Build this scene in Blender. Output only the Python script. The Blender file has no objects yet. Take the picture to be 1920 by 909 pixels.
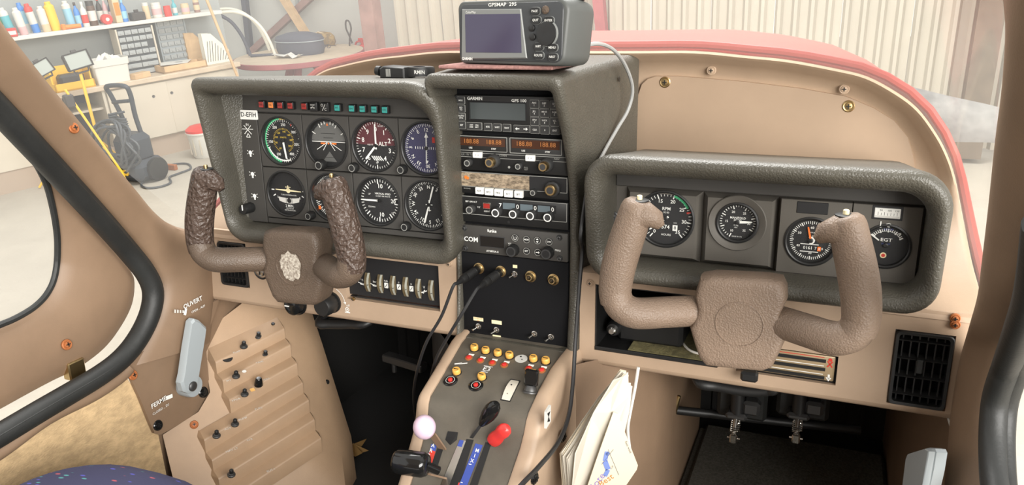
import bpy, math, random
from mathutils import Vector, Matrix
from math import sin, cos, pi, radians as R
random.seed(7)
SC = bpy.context.scene
COL = SC.collection
# ------------------------------------------------------------------ camera
# The aircraft is laid out in the frame of its instrument panel (x right, y forward, z up);
# the panel leans 7 degrees against gravity, so the finished aircraft is turned about the eye point.
EYE = Vector((.412, -.996, .179))
FPX = 1454.0
TILT = R(-7.0)
def _basis():
    y, p, r = R(-22.74), R(15.92), R(-.91)
    f = Vector((sin(y)*cos(p), cos(y)*cos(p), -sin(p)))
    rt = Vector((cos(y), -sin(y), 0)); up = rt.cross(f)
    return rt*cos(r)+up*sin(r), up*cos(r)-rt*sin(r), f
RT, UP, FW = _basis()
GR = Matrix.Rotation(TILT, 3, 'X')
TILTM = Matrix.Translation(EYE) @ Matrix.Rotation(TILT, 4, 'X') @ Matrix.Translation(-EYE)
cam_d = bpy.data.cameras.new('camera'); cam = bpy.data.objects.new('camera', cam_d); COL.objects.link(cam)
cam_d.sensor_width = 36.0; cam_d.lens = FPX/1920*36.0; cam_d.clip_start = .02; cam_d.clip_end = 200
a, b, c = GR@RT, GR@UP, GR@(-FW)
cam.matrix_world = Matrix(((a.x,b.x,c.x,EYE.x),(a.y,b.y,c.y,EYE.y),(a.z,b.z,c.z,EYE.z),(0,0,0,1)))
SC.camera = cam
# ------------------------------------------------------------------ light
w = bpy.data.worlds.new('hangar_daylight'); SC.world = w; w.use_nodes = True
w.node_tree.nodes['Background'].inputs[0].default_value = (1.0, .98, .95, 1)
w.node_tree.nodes['Background'].inputs[1].default_value = .98
def area(name, loc, target, sx, sy, power, col):
    l = bpy.data.lights.new(name, 'AREA'); l.shape = 'RECTANGLE'; l.size = sx; l.size_y = sy; l.energy = power; l.color = col
    o = bpy.data.objects.new(name, l); COL.objects.link(o); o.location = loc
    o.rotation_euler = (Vector(target)-Vector(loc)).to_track_quat('-Z', 'Y').to_euler()
    return o
area('top_fill', (-1.0, 3.2, 4.2), (0, .6, 0), 4.0, 2.5, 560, (1, .985, .96))  # added fill lamp from above and ahead; no roof window is known
area('door_daylight', (4.4, -3.8, 1.6), (0, 0, -.2), 5.0, 3.4, 760, (1, .975, .93))
SC.view_settings.view_transform = 'Standard'; SC.view_settings.look = 'None'
SC.view_settings.exposure = 0.35; SC.view_settings.gamma = 1.0; SC.view_settings.use_curve_mapping = False
# ------------------------------------------------------------------ pixels to points
def ray(px, py): return FW + RT*((px-960)/FPX) - UP*((py-454.5)/FPX)
def hit(px, py, p, n, d=None):
    d = d or ray(px, py); n = Vector(n); return EYE + d*((Vector(p)-EYE).dot(n)/d.dot(n))
def atY(px, py, y): return hit(px, py, (0, y, 0), (0, 1, 0))
def atX(px, py, x): return hit(px, py, (x, 0, 0), (1, 0, 0))
def atZ(px, py, z): return hit(px, py, (0, 0, z), (0, 0, 1))
def gat(px, py, p, n): return hit(px, py, p, n, GR@ray(px, py))      # gravity frame (hangar)
def march(px, py, f, t0=.3, t1=2.5, n=240):                          # first crossing of f(x,y,z)=0
    d = ray(px, py); a = t0; fa = f(EYE+d*a)
    for i in range(1, n+1):
        b = t0+(t1-t0)*i/n; fb = f(EYE+d*b)
        if fa*fb <= 0:
            for _ in range(30):
                m = (a+b)/2; fm = f(EYE+d*m)
                if fa*fm <= 0: b = m
                else: a, fa = m, fm
            return EYE+d*a
        a, fa = b, fb
    return EYE+d*t1
# ------------------------------------------------------------------ materials
MATS = {}
def srgb(r, g, b):
    f = lambda v: (v/255/12.92 if v/255 <= .04045 else ((v/255+.055)/1.055)**2.4)
    return (f(r), f(g), f(b))
def mat(name, col, rough=.5, metal=0, bump=None, vary=None, emit=0, alpha=None, spec=None, stretch=None):
    """bump = (kind, scale, strength); vary = (scale, amount, second colour or None)"""
    m = bpy.data.materials.new(name); m.use_nodes = True; MATS[name] = m
    nt = m.node_tree; N = nt.nodes; L = nt.links; bs = N['Principled BSDF']
    bs.inputs['Base Color'].default_value = (*col, 1); bs.inputs['Roughness'].default_value = rough; bs.inputs['Metallic'].default_value = metal
    if spec is not None: bs.inputs['Specular IOR Level'].default_value = spec
    tc = None
    if bump or vary:
        tc = N.new('ShaderNodeTexCoord'); src = tc.outputs['Object']
        if stretch:
            mp = N.new('ShaderNodeMapping'); mp.inputs['Scale'].default_value = stretch; L.new(src, mp.inputs[0]); src = mp.outputs[0]
    if vary:
        nz = N.new('ShaderNodeTexNoise'); nz.inputs['Scale'].default_value = vary[0]; nz.inputs['Detail'].default_value = 6; nz.inputs['Roughness'].default_value = .65
        L.new(src, nz.inputs['Vector'])
        rp = N.new('ShaderNodeValToRGB'); rp.color_ramp.elements[0].position = .38; rp.color_ramp.elements[1].position = .64
        c2 = vary[2] if len(vary) > 2 and vary[2] else tuple(min(1, v*(1+vary[1])) for v in col)
        c1 = col if len(vary) > 2 and vary[2] else tuple(v*(1-vary[1]) for v in col)
        rp.color_ramp.elements[0].color = (*c1, 1); rp.color_ramp.elements[1].color = (*c2, 1)
        L.new(nz.outputs[0], rp.inputs[0]); L.new(rp.outputs[0], bs.inputs['Base Color'])
    if bump:
        if bump[0] == 'vor':
            t = N.new('ShaderNodeTexVoronoi'); t.feature = 'SMOOTH_F1'; t.inputs['Scale'].default_value = bump[1]
            try: t.inputs['Smoothness'].default_value = .4
            except Exception: pass
            nz2 = N.new('ShaderNodeTexNoise'); nz2.inputs['Scale'].default_value = bump[1]*.8; nz2.inputs['Detail'].default_value = 2
            L.new(src, nz2.inputs['Vector'])
            mx = N.new('ShaderNodeMix'); mx.data_type = 'VECTOR'; mx.inputs[0].default_value = .012
            ad = N.new('ShaderNodeVectorMath'); ad.operation = 'MULTIPLY_ADD'
            L.new(nz2.outputs['Color'], ad.inputs[0]); ad.inputs[1].default_value = (1.2/bump[1],)*3; L.new(src, ad.inputs[2])
            L.new(ad.outputs[0], t.inputs['Vector']); h = t.outputs['Distance']
        else:
            t = N.new('ShaderNodeTexNoise'); t.inputs['Scale'].default_value = bump[1]; t.inputs['Detail'].default_value = 3
            L.new(src, t.inputs['Vector']); h = t.outputs[0]
        bp = N.new('ShaderNodeBump'); bp.inputs['Strength'].default_value = bump[2]; bp.inputs['Distance'].default_value = .6/bump[1]
        L.new(h, bp.inputs['Height']); L.new(bp.outputs[0], bs.inputs['Normal'])
    if emit:
        bs.inputs['Emission Color'].default_value = (*col, 1); bs.inputs['Emission Strength'].default_value = emit
    return m
def glassmat(name, tint, clear, rough, haze=(.9, .9, .88)):
    """a clear pane: most light passes straight, the rest is scattered by a hazy, scratched surface"""
    m = bpy.data.materials.new(name); m.use_nodes = True; MATS[name] = m
    nt = m.node_tree; N = nt.nodes; L = nt.links; N.clear()
    out = N.new('ShaderNodeOutputMaterial'); tr = N.new('ShaderNodeBsdfTransparent'); tr.inputs[0].default_value = (*tint, 1)
    gl = N.new('ShaderNodeBsdfGlossy'); gl.inputs['Roughness'].default_value = rough
    df = N.new('ShaderNodeBsdfDiffuse'); df.inputs[0].default_value = (*haze, 1)
    tl = N.new('ShaderNodeBsdfTranslucent'); tl.inputs[0].default_value = (*haze, 1)
    fr = N.new('ShaderNodeFresnel'); fr.inputs[0].default_value = 1.08
    m0 = N.new('ShaderNodeMixShader'); m0.inputs[0].default_value = .5; L.new(df.outputs[0], m0.inputs[1]); L.new(tl.outputs[0], m0.inputs[2])
    m1 = N.new('ShaderNodeMixShader'); m1.inputs[0].default_value = clear; L.new(m0.outputs[0], m1.inputs[1]); L.new(tr.outputs[0], m1.inputs[2])
    ml = N.new('ShaderNodeMath'); ml.operation = 'MULTIPLY'; ml.inputs[1].default_value = .25; L.new(fr.outputs[0], ml.inputs[0])
    m2 = N.new('ShaderNodeMixShader'); L.new(ml.outputs[0], m2.inputs[0]); L.new(m1.outputs[0], m2.inputs[1]); L.new(gl.outputs[0], m2.inputs[2])
    L.new(m2.outputs[0], out.inputs[0]); return m
mat('leather', srgb(77, 74, 66), .42, bump=('vor', 420, .42), vary=(14, .10))
mat('face_grey', srgb(62, 60, 57), .6, bump=('noise', 900, .12))
mat('pod_grey', srgb(84, 80, 74), .6, bump=('noise', 900, .12))
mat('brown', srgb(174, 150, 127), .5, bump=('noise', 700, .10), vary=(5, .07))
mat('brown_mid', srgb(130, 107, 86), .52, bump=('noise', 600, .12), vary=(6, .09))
mat('brown_cover', srgb(160, 137, 115), .55, bump=('noise', 900, .06), vary=(7, .04))
mat('brown_cab', srgb(170, 142, 114), .5, bump=('noise', 500, .10), vary=(5, .09))
mat('yoke_dark', srgb(88, 74, 62), .5, bump=('vor', 480, .5), vary=(9, .12))
mat('yoke_crackle', srgb(74, 60, 52), .42, bump=('vor', 165, 1.0))
mat('yoke_brown', srgb(122, 104, 89), .52, bump=('vor', 460, .5), vary=(8, .10))
mat('black', (.012, .012, .012), .45)
mat('black_gloss', (.01, .01, .01), .12)
mat('black_matte', (.009, .009, .010), .85, spec=.12)
mat('dull_black', (.018, .017, .016), .9, bump=('noise', 300, .2))  # near-black matt finish of the floor and footwell surfaces
mat('rubber', srgb(36, 37, 36), .55, bump=('noise', 200, .12), vary=(12, .2))
mat('dial', (.011, .011, .012), .6)
mat('white', (.82, .82, .78), .6)
mat('white_soft', (.62, .61, .57), .6)
mat('cream', srgb(235, 222, 180), .6)
mat('yellow_mark', srgb(222, 190, 70), .6)
mat('green_mark', srgb(70, 190, 130), .6)
mat('red_mark', srgb(205, 60, 45), .6)
mat('orange_mark', srgb(240, 120, 45), .55)
mat('blue_mark', srgb(60, 80, 160), .6)
mat('blue_dial', srgb(52, 50, 82), .4)
mat('maroon_dial', srgb(84, 36, 42), .5)
mat('chrome', (.62, .60, .56), .25, 1)
mat('brass', srgb(190, 165, 120), .32, 1)
mat('rust', srgb(168, 102, 58), .6, .3)
mat('steel_dark', (.12, .12, .12), .45, .8)
mat('ai_sky', srgb(92, 92, 90), .5)
mat('lcd_grey', srgb(66, 72, 72), .2)
mat('lcd_violet', srgb(66, 62, 84), .12)
mat('lcd_amber', srgb(64, 34, 16), .2)
mat('seg_amber', srgb(176, 112, 58), .5)
mat('lcd_blue', srgb(96, 108, 114), .3)
mat('gps_body', srgb(78, 80, 78), .5, bump=('noise', 800, .12))
mat('gps_face', srgb(56, 58, 60), .45)
mat('gps_trim', srgb(120, 122, 120), .4)
mat('button', srgb(52, 52, 52), .5)
mat('button_edge', srgb(150, 150, 145), .5)
mat('ped_grey', srgb(95, 89, 79), .5, bump=('noise', 500, .12), vary=(16, .12))
mat('yellow_cap', srgb(226, 172, 84), .4)
mat('red_btn', srgb(205, 50, 44), .35)
mat('pink_knob', srgb(216, 190, 208), .28)
mat('red_knob', srgb(226, 62, 58), .32)
mat('carpet_mauve', srgb(150, 110, 104), .95, bump=('noise', 900, .9), vary=(250, .22))
mat('carpet_black', srgb(84, 81, 73), .98, bump=('noise', 420, 1.0), vary=(240, .35))
mat('fabric_beige', srgb(196, 168, 128), .95, bump=('noise', 500, .7), vary=(90, .16), stretch=(1, .5, 1))
mat('lever_grey', srgb(158, 165, 168), .32)
mat('cowl_red', srgb(214, 62, 54), .35)
mat('cowl_edge', srgb(150, 52, 40), .5)
mat('prop_blade', srgb(88, 88, 86), .6, vary=(9, .3, srgb(126, 126, 122)))
mat('paper', srgb(206, 199, 184), .8, vary=(6, .03))
mat('paper_warm', srgb(206, 194, 170), .85)  # slightly yellower paper, used on every third sheet
mat('cable_grey', srgb(150, 150, 148), .45)
mat('cable_black', (.02, .02, .021), .4)
mat('cable_white', srgb(225, 220, 210), .5)
mat('foam_olive', srgb(128, 120, 82), .95, bump=('noise', 260, .7), vary=(60, .35))
mat('heater_plate', srgb(158, 138, 108), .35, .3)
mat('lamp_teal', srgb(48, 150, 142), .3)
mat('lamp_red', srgb(150, 40, 34), .3)
mat('lamp_orange', srgb(222, 130, 60), .3)
mat('leaf', srgb(150, 116, 66), .8)
glassmat('windscreen_acrylic', (.99, .99, .98), .885, .05)
glassmat('instrument_glass', (.97, .97, .97), .985, .03)
# ------------------------------------------------------------------ mesh builder
class MB:
    def __init__(s): s.v = []; s.f = []; s.m = []
    def add(s, vs, fs, mi=0, X=None):
        o = len(s.v); s.v += [tuple(X@Vector(p)) if X is not None else tuple(p) for p in vs]
        s.f += [tuple(i+o for i in f) for f in fs]; s.m += [mi]*len(fs); return s
    def box(s, x0, x1, y0, y1, z0, z1, mi=0, b=0, X=None):
        if x0 > x1: x0, x1 = x1, x0
        if y0 > y1: y0, y1 = y1, y0
        if z0 > z1: z0, z1 = z1, z0
        if b <= 0:
            vs = [(x, y, z) for x in (x0, x1) for y in (y0, y1) for z in (z0, z1)]
            return s.add(vs, [(0,1,3,2),(4,6,7,5),(0,4,5,1),(2,3,7,6),(0,2,6,4),(1,5,7,3)], mi, X)
        b = min(b, (x1-x0)/2.01, (y1-y0)/2.01, (z1-z0)/2.01)
        vs = []; idx = {}
        for i, x in enumerate((x0, x1)):
            for j, y in enumerate((y0, y1)):
                for k, z in enumerate((z0, z1)):
                    sx, sy, sz = (1, -1)[i]*b, (1, -1)[j]*b, (1, -1)[k]*b
                    for ax, p in enumerate(((x, y+sy, z+sz), (x+sx, y, z+sz), (x+sx, y+sy, z))):
                        idx[i, j, k, ax] = len(vs); vs.append(p)
        g = lambda i, j, k, a: idx[i, j, k, a]
        fs = []
        for i in (0, 1): fs.append((g(i,0,0,0), g(i,0,1,0), g(i,1,1,0), g(i,1,0,0)) if i == 0 else (g(i,0,0,0), g(i,1,0,0), g(i,1,1,0), g(i,0,1,0)))
        for j in (0, 1): fs.append((g(0,j,0,1), g(1,j,0,1), g(1,j,1,1), g(0,j,1,1)) if j == 0 else (g(0,j,0,1), g(0,j,1,1), g(1,j,1,1), g(1,j,0,1)))
        for k in (0, 1): fs.append((g(0,0,k,2), g(0,1,k,2), g(1,1,k,2), g(1,0,k,2)) if k == 0 else (g(0,0,k,2), g(1,0,k,2), g(1,1,k,2), g(0,1,k,2)))
        for i in (0, 1):
            for j in (0, 1): fs.append((g(i,j,0,0), g(i,j,1,0), g(i,j,1,1), g(i,j,0,1)))
        for i in (0, 1):
            for k in (0, 1): fs.append((g(i,0,k,0), g(i,1,k,0), g(i,1,k,2), g(i,0,k,2)))
        for j in (0, 1):
            for k in (0, 1): fs.append((g(0,j,k,1), g(1,j,k,1), g(1,j,k,2), g(0,j,k,2)))
        for i in (0, 1):
            for j in (0, 1):
                for k in (0, 1): fs.append((g(i,j,k,0), g(i,j,k,1), g(i,j,k,2)))
        return s.add(vs, fs, mi, X)
    def loft(s, loops, mi=0, cap0=False, cap1=False, closed=True, X=None):
        n = len(loops[0]); vs = [p for l in loops for p in l]; fs = []
        for i in range(len(loops)-1):
            for j in range(n if closed else n-1):
                k = (j+1) % n; fs.append((i*n+j, i*n+k, (i+1)*n+k, (i+1)*n+j))
        if cap0: fs.append(tuple(range(n))[::-1])
        if cap1: fs.append(tuple(range((len(loops)-1)*n, len(loops)*n)))
        return s.add(vs, fs, mi, X)
    def lathe(s, prof, n=24, mi=0, X=None, cap0=True, cap1=True):
        """profile (radius, height) about local -y (towards the viewer)"""
        loops = [[(r*cos(2*pi*i/n), -h, r*sin(2*pi*i/n)) for i in range(n)] for r, h in prof]
        return s.loft(loops, mi, cap0, cap1, True, X)
    def rod(s, p, q, r0, r1=None, n=12, mi=0, caps=True):
        return s.tube([p, q], [r0, r0 if r1 is None else r1], n, mi, caps)
    def tube(s, path, r, n=8, mi=0, caps=True, flat=1.0):
        path = [Vector(p) for p in path]; rr = r if isinstance(r, (list, tuple)) else [r]*len(path); loops = []; u = None
        for i, p in enumerate(path):
            t = (path[min(i+1, len(path)-1)]-path[max(i-1, 0)]).normalized()
            if u is None: u = t.orthogonal().normalized() if abs(t.z) > .9 else Vector((0, 0, 1)).cross(t).normalized()
            u = (u-t*u.dot(t)).normalized(); v = t.cross(u)
            loops.append([tuple(p+(u*cos(2*pi*k/n)+v*sin(2*pi*k/n)*flat)*rr[i]) for k in range(n)])
        return s.loft(loops, mi, caps, caps)
    def prism(s, poly, y0, y1, mi=0, X=None, bev=0):
        """polygon (x, z) extruded from y0 (back) to y1 (front, nearer the viewer)"""
        loops = [[(x, y0, z) for x, z in poly]]
        if bev > 0:
            cx = sum(p[0] for p in poly)/len(poly); cz = sum(p[1] for p in poly)/len(poly)
            sx = max(abs(p[0]-cx) for p in poly); sz = max(abs(p[1]-cz) for p in poly); sg = 1 if y1 > y0 else -1
            loops.append([(x, y1-sg*bev, z) for x, z in poly])
            loops.append([(cx+(x-cx)*(1-bev/sx), y1, cz+(z-cz)*(1-bev/sz)) for x, z in poly])
        else: loops.append([(x, y1, z) for x, z in poly])
        return s.loft(loops, mi, True, True, True, X)
    def text(s, txt, size, x, z, y=0, rot=0, mi=0, align='CENTER', bold=0, X=None, sx=1):
        vs, fs = text_mesh(txt, align, bold); c_, s_ = cos(R(rot)), sin(R(rot))
        out = [(x+(px*sx*c_+pz*s_)*size, y, z+(-px*sx*s_+pz*c_)*size) for px, pz in vs]
        return s.add(out, fs, mi, X)
    def bar(s, x0, z0, x1, z1, wd, y, mi=0, wd1=None, X=None):
        d = Vector((x1-x0, z1-z0)); l = d.length or 1; nx, nz = -d.y/l, d.x/l; w1 = wd if wd1 is None else wd1
        return s.add([(x0+nx*wd/2, y, z0+nz*wd/2), (x0-nx*wd/2, y, z0-nz*wd/2), (x1-nx*w1/2, y, z1-nz*w1/2), (x1+nx*w1/2, y, z1+nz*w1/2)], [(0,1,2,3)], mi, X)
    def tick(s, ang, r0, r1, wd, y, mi=0, cx=0, cz=0):
        sa, ca = sin(R(ang)), cos(R(ang)); return s.bar(cx+r0*sa, cz+r0*ca, cx+r1*sa, cz+r1*ca, wd, y, mi)
    def arc(s, a0, a1, r0, r1, y, mi=0, cx=0, cz=0, n=14):
        vs = []
        for i in range(n+1):
            a = R(a0+(a1-a0)*i/n); vs += [(cx+r0*sin(a), y, cz+r0*cos(a)), (cx+r1*sin(a), y, cz+r1*cos(a))]
        return s.add(vs, [(2*i, 2*i+1, 2*i+3, 2*i+2) for i in range(n)], mi)
    def disc(s, cx, cz, r, y, mi=0, n=20, rz=None):
        return s.add([(cx+r*cos(2*pi*i/n), y, cz+(rz or r)*sin(2*pi*i/n)) for i in range(n)], [tuple(range(n))], mi)
    def plate(s, x0, x1, z0, z1, holes, y, depth, mi=0, hole_mi=None):
        """front plate at y with rectangular holes whose walls run back to y+depth"""
        xs = sorted({x0, x1, *[h[0] for h in holes], *[h[1] for h in holes]}); zs = sorted({z0, z1, *[h[2] for h in holes], *[h[3] for h in holes]})
        for i in range(len(xs)-1):
            for k in range(len(zs)-1):
                cx, cz = (xs[i]+xs[i+1])/2, (zs[k]+zs[k+1])/2
                if any(h[0] < cx < h[1] and h[2] < cz < h[3] for h in holes): continue
                s.add([(xs[i], y, zs[k]), (xs[i+1], y, zs[k]), (xs[i+1], y, zs[k+1]), (xs[i], y, zs[k+1])], [(0,1,2,3)], mi)
        for a, b, c, d in holes:
            hm = mi if hole_mi is None else hole_mi
            s.add([(a,y,c),(b,y,c),(b,y,d),(a,y,d),(a,y+depth,c),(b,y+depth,c),(b,y+depth,d),(a,y+depth,d)], [(0,4,5,1),(1,5,6,2),(2,6,7,3),(3,7,4,0)], hm)
        return s
_TX = {}
def text_mesh(txt, align, bold):
    k = (txt, align, bold)
    if k not in _TX:
        cu = bpy.data.curves.new('tx', 'FONT'); cu.body = txt; cu.size = 1; cu.align_x = align; cu.align_y = 'CENTER'; cu.resolution_u = 2; cu.offset = bold
        o = bpy.data.objects.new('tx', cu); COL.objects.link(o)
        bpy.context.view_layer.update()
        me = bpy.data.meshes.new_from_object(o.evaluated_get(bpy.context.evaluated_depsgraph_get()))
        _TX[k] = ([(v.co.x, v.co.y) for v in me.vertices], [tuple(p.vertices) for p in me.polygons])
        bpy.data.objects.remove(o); bpy.data.curves.remove(cu); bpy.data.meshes.remove(me)
    return _TX[k]
def rrect(x0, x1, z0, z1, r, n=6):
    """rounded rectangle, counter-clockwise seen from the viewer (x right, z up)"""
    rs = r if isinstance(r, (list, tuple)) else [r]*4            # bl, br, tr, tl
    pts = []
    for (cx, cz, q, a0) in ((x0+rs[0], z0+rs[0], rs[0], 180), (x1-rs[1], z0+rs[1], rs[1], 270), (x1-rs[2], z1-rs[2], rs[2], 0), (x0+rs[3], z1-rs[3], rs[3], 90)):
        for i in range(n+1):
            a = R(a0+90*i/n); pts.append((cx+q*cos(a), cz+q*sin(a)))
    return pts
def catmull(pts, n=6, closed=False):
    P = [Vector(p) for p in pts]; out = []; m = len(P)
    for i in range(m if closed else m-1):
        g = (lambda k: P[k % m]) if closed else (lambda k: P[max(0, min(m-1, k))])
        p0, p1, p2, p3 = g(i-1), g(i), g(i+1), g(i+2)
        for k in range(n):
            t = k/n; out.append(.5*((2*p1)+(p2-p0)*t+(2*p0-5*p1+4*p2-p3)*t*t+(3*p1-p0-3*p2+p3)*t**3))
    if not closed: out.append(P[-1])
    return out
def obj(name, mb, mats, parent=None, smooth=40, X=None):
    me = bpy.data.meshes.new(name); me.from_pydata(mb.v, [], mb.f)
    ml = mats if isinstance(mats, (list, tuple)) else [mats]
    for n_ in ml: me.materials.append(MATS[n_])
    if len(ml) > 1: me.polygons.foreach_set('material_index', mb.m)
    if smooth:
        me.polygons.foreach_set('use_smooth', [True]*len(me.polygons)); me.set_sharp_from_angle(angle=R(smooth))
    o = bpy.data.objects.new(name, me); COL.objects.link(o)
    if parent: o.parent = parent
    if X is not None: o.matrix_local = X
    return o
def tag(o, label=None, cat=None, group=None, kind=None):
    if label: o['label'] = label
    if cat: o['category'] = cat
    if group: o['group'] = group
    if kind: o['kind'] = kind
    return o
def thing(name, label, cat, loc=(0, 0, 0), X=None, group=None):
    o = bpy.data.objects.new(name, None); COL.objects.link(o); o.empty_display_size = .02
    if X is not None: o.matrix_world = X
    else: o.location = loc
    return tag(o, label, cat, group)
def frame(origin, xax, zax):
    """matrix whose local x, z lie in a surface and whose -y looks out of it"""
    x = Vector(xax).normalized(); z = Vector(zax); z = (z-x*z.dot(x)).normalized(); y = z.cross(x)
    o = Vector(origin); return Matrix(((x.x,y.x,z.x,o.x),(x.y,y.y,z.y,o.y),(x.z,y.z,z.z,o.z),(0,0,0,1)))
def inframe(X, px, py, d=0):
    """pixel -> local (x, z) on the frame's plane, d metres towards the viewer"""
    n = X.to_3x3() @ Vector((0, 1, 0)); p = X @ Vector((0, -d, 0)); q = X.inverted() @ hit(px, py, p, n); return q.x, q.z
def dup(root):
    r = root.copy(); COL.objects.link(r)
    for ch in list(root.children):
        c_ = ch.copy(); COL.objects.link(c_); c_.parent = r
        for g in ch.children:
            d_ = g.copy(); COL.objects.link(d_); d_.parent = c_
    return r
# ================================================================== cabin shell
AIR = []                       # every top-level aircraft object is turned by TILTM at the end
_marker = set(o.name for o in bpy.data.objects)
def side_x(z): return .59-.25*max(0.0, z+.15)
def onside(px, py, s, off=0.0):            # s=-1 left, +1 right; off>0 towards the cabin
    return march(px, py, lambda p: s*p.x-(side_x(p.z)-off))
def strip(rows, n=10, bulge=0.0, inward=(0, 0, 0), edge=.0):
    """rows of (pointA, pointB): grid of quads, bulged towards `inward`"""
    loops = []; iv = Vector(inward)
    for a_, b_ in rows:
        l = []
        for k in range(n+1):
            t = k/n; q = a_.lerp(b_, t)+iv*(bulge*(4*t*(1-t)))
            if edge and k in (0, n): q = q-iv*edge
            l.append(tuple(q))
        loops.append(l)
    return MB().loft(loops, closed=False)
def resample(pts, n):
    d = [0]
    for i in range(1, len(pts)): d.append(d[-1]+(Vector(pts[i])-Vector(pts[i-1])).length)
    out = []
    for k in range(n):
        t = d[-1]*k/(n-1); i = max(j for j in range(len(d)) if d[j] <= t+1e-9); i = min(i, len(d)-2)
        f = (t-d[i])/max(1e-9, d[i+1]-d[i]); out.append(Vector(pts[i]).lerp(Vector(pts[i+1]), f))
    return out
def smoothpx(px, n=5): return [(q.x, q.y) for q in [Vector((v.x, v.y)) for v in catmull([(x, y, 0) for x, y in px], n)]]
IN_L, IN_R = Vector((1, 0, .25)).normalized(), Vector((-1, 0, .25)).normalized()
# --- left A-pillar and side panel
WR = [(-60,-60),(5,40),(62,116),(135,207),(215,305),(250,347),(290,394),(335,423),(412,445),(412,500),(407,567),(400,640)]
SLe = [(-60,128),(0,188),(70,258),(142,332),(205,402),(245,447),(271,477),(288,505),(298,540),(292,585),(268,635),(236,690)]
rows = [(onside(*a_, -1), onside(*b_, -1)) for a_, b_ in zip(smoothpx(SLe), smoothpx(WR))]
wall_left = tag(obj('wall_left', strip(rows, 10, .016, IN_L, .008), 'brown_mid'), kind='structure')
pl = [onside(*p, -1, .004) for p in ((236,690),(262,745),(280,790),(290,812),(300,815),(318,806),(384,765),(394,750),(394,735),(385,640),(412,560),(330,600))]
m = MB(); m.loft([[tuple(p) for p in pl], [tuple(p+Vector((-.006, 0, 0))) for p in pl]], cap0=True)
obj('handle_plate', m, 'brown_mid', wall_left)
# fabric-lined lower side wall
fl = [onside(*p, -1, -.004) for p in ((-80,905),(0,852),(88,790),(175,746),(236,705),(262,745),(297,815),(318,920),(320,1050),(-80,1050))]
m = MB(); m.loft([[tuple(p) for p in fl], [tuple(p+Vector((-.01, 0, 0))) for p in fl]], cap0=True)
obj('fabric_lining', m, 'fabric_beige', wall_left)
m = MB(); m.tube([onside(*p, -1, .0) for p in smoothpx([(-60,880),(0,846),(88,783),(175,739),(222,708),(240,690)])], .011, 10)
obj('sill_roll', m, 'brown_mid', wall_left)
def washer_screw(parent, p, n, r, mt, name='screw'):
    X = frame(p, Vector(n).cross((0, 0, 1)) if abs(Vector(n).z) < .9 else (1, 0, 0), (0, 0, 1))
    # local -y must look along n
    y = -Vector(n).normalized(); x = y.cross(Vector((0, 0, 1))).normalized(); z = x.cross(y)
    X = Matrix(((x.x,y.x,z.x,p[0]),(x.y,y.y,z.y,p[1]),(x.z,y.z,z.z,p[2]),(0,0,0,1)))
    m = MB(); m.lathe([(r, -.001), (r, .0012), (r*.85, .0022), (r*.62, .0018), (r*.58, .0034), (r*.2, .004)], 16)
    m.box(-r*.4, r*.4, -.0047, -.004, -r*.09, r*.09, 1); m.box(-r*.09, r*.09, -.0047, -.004, -r*.4, r*.4, 1)
    return obj(name, m, [mt, 'black'], parent, X=(parent.matrix_world.inverted() if parent.parent is None else Matrix())@X)
for px, py, mt, r in ((138,240,'rust',.0075),(249,703,'rust',.008),(296,797,'black_gloss',.009),(381,735,'black_gloss',.010)):
    washer_screw(wall_left, onside(px, py, -1, .014 if py < 300 else .005), IN_L, r, mt)
# --- left door
DO = [(-60,166),(0,231),(45,282),(92,335),(160,410),(224,480),(250,508),(257,530),(252,570),(231,612),(199,653),(150,690),(105,712),(58,737),(0,769),(-60,800)]
DW = [(-60,185),(0,237),(30,262),(60,295),(85,340),(98,385),(106,430),(108,465),(106,500),(99,530),(85,555),(66,574),(45,588),(22,600),(0,609),(-60,635)]
rows = [(onside(*a_, -1, -.03), onside(*b_, -1, -.038)) for a_, b_ in zip(smoothpx(DO), smoothpx(DW))]
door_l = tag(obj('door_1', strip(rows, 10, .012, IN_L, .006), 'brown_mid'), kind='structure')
m = MB(); m.tube([onside(*p, -1, -.034) for p in smoothpx(DW)], .0045, 8); obj('window_seal', m, 'rubber', door_l)
pane = [tuple(onside(*p, -1, -.045)) for p in DW]
m = MB(); m.add(pane, [tuple(range(len(pane)))]); obj('pane', m, 'windscreen_acrylic', door_l)
washer_screw(door_l, onside(125, 646, -1, -.018), IN_L, .008, 'rust')
m = MB()
p0 = onside(146, 690, -1, -.03); m.box(-.008, .008, -.02, .008, -.012, .016, b=.002, X=Matrix.Translation(p0))
m.tube([p0+Vector((.006, .0, -.012)), p0+Vector((.012, .012, -.022)), p0+Vector((.016, .03, -.02))], .004, 8); obj('latch', m, 'brass', door_l)
# --- rubber door seals
seal_px = smoothpx([(-60,147),(0,208),(60,272),(117,333),(185,407),(247,478),(275,515),(287,548),(281,588),(260,632),(230,670),(188,703),(130,738),(72,772),(0,815),(-60,850)], 6)
m = MB(); m.tube([onside(*p, -1, .004) for p in seal_px], .0165, 12)
m.tube([onside(p[0]+9, p[1]-3, -1, .012) for p in seal_px], .008, 8)
tag(obj('door_seal', m, 'rubber'), 'black rubber door seal around the left door opening beside the beige fabric', 'seal')
seal_px = smoothpx([(1960,420),(1940,545),(1912,625),(1886,690),(1868,745),(1862,800),(1862,860),(1866,915),(1880,1000)], 6)
m = MB(); m.tube([onside(*p, 1, .004) for p in seal_px], .0125, 12)
m.tube([onside(p[0]+18, p[1]+6, 1, -.006) for p in seal_px], .0115, 12)
tag(obj('door_seal', m, 'rubber'), 'black rubber door seal beside the pale floor on the copilot side', 'seal')
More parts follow.
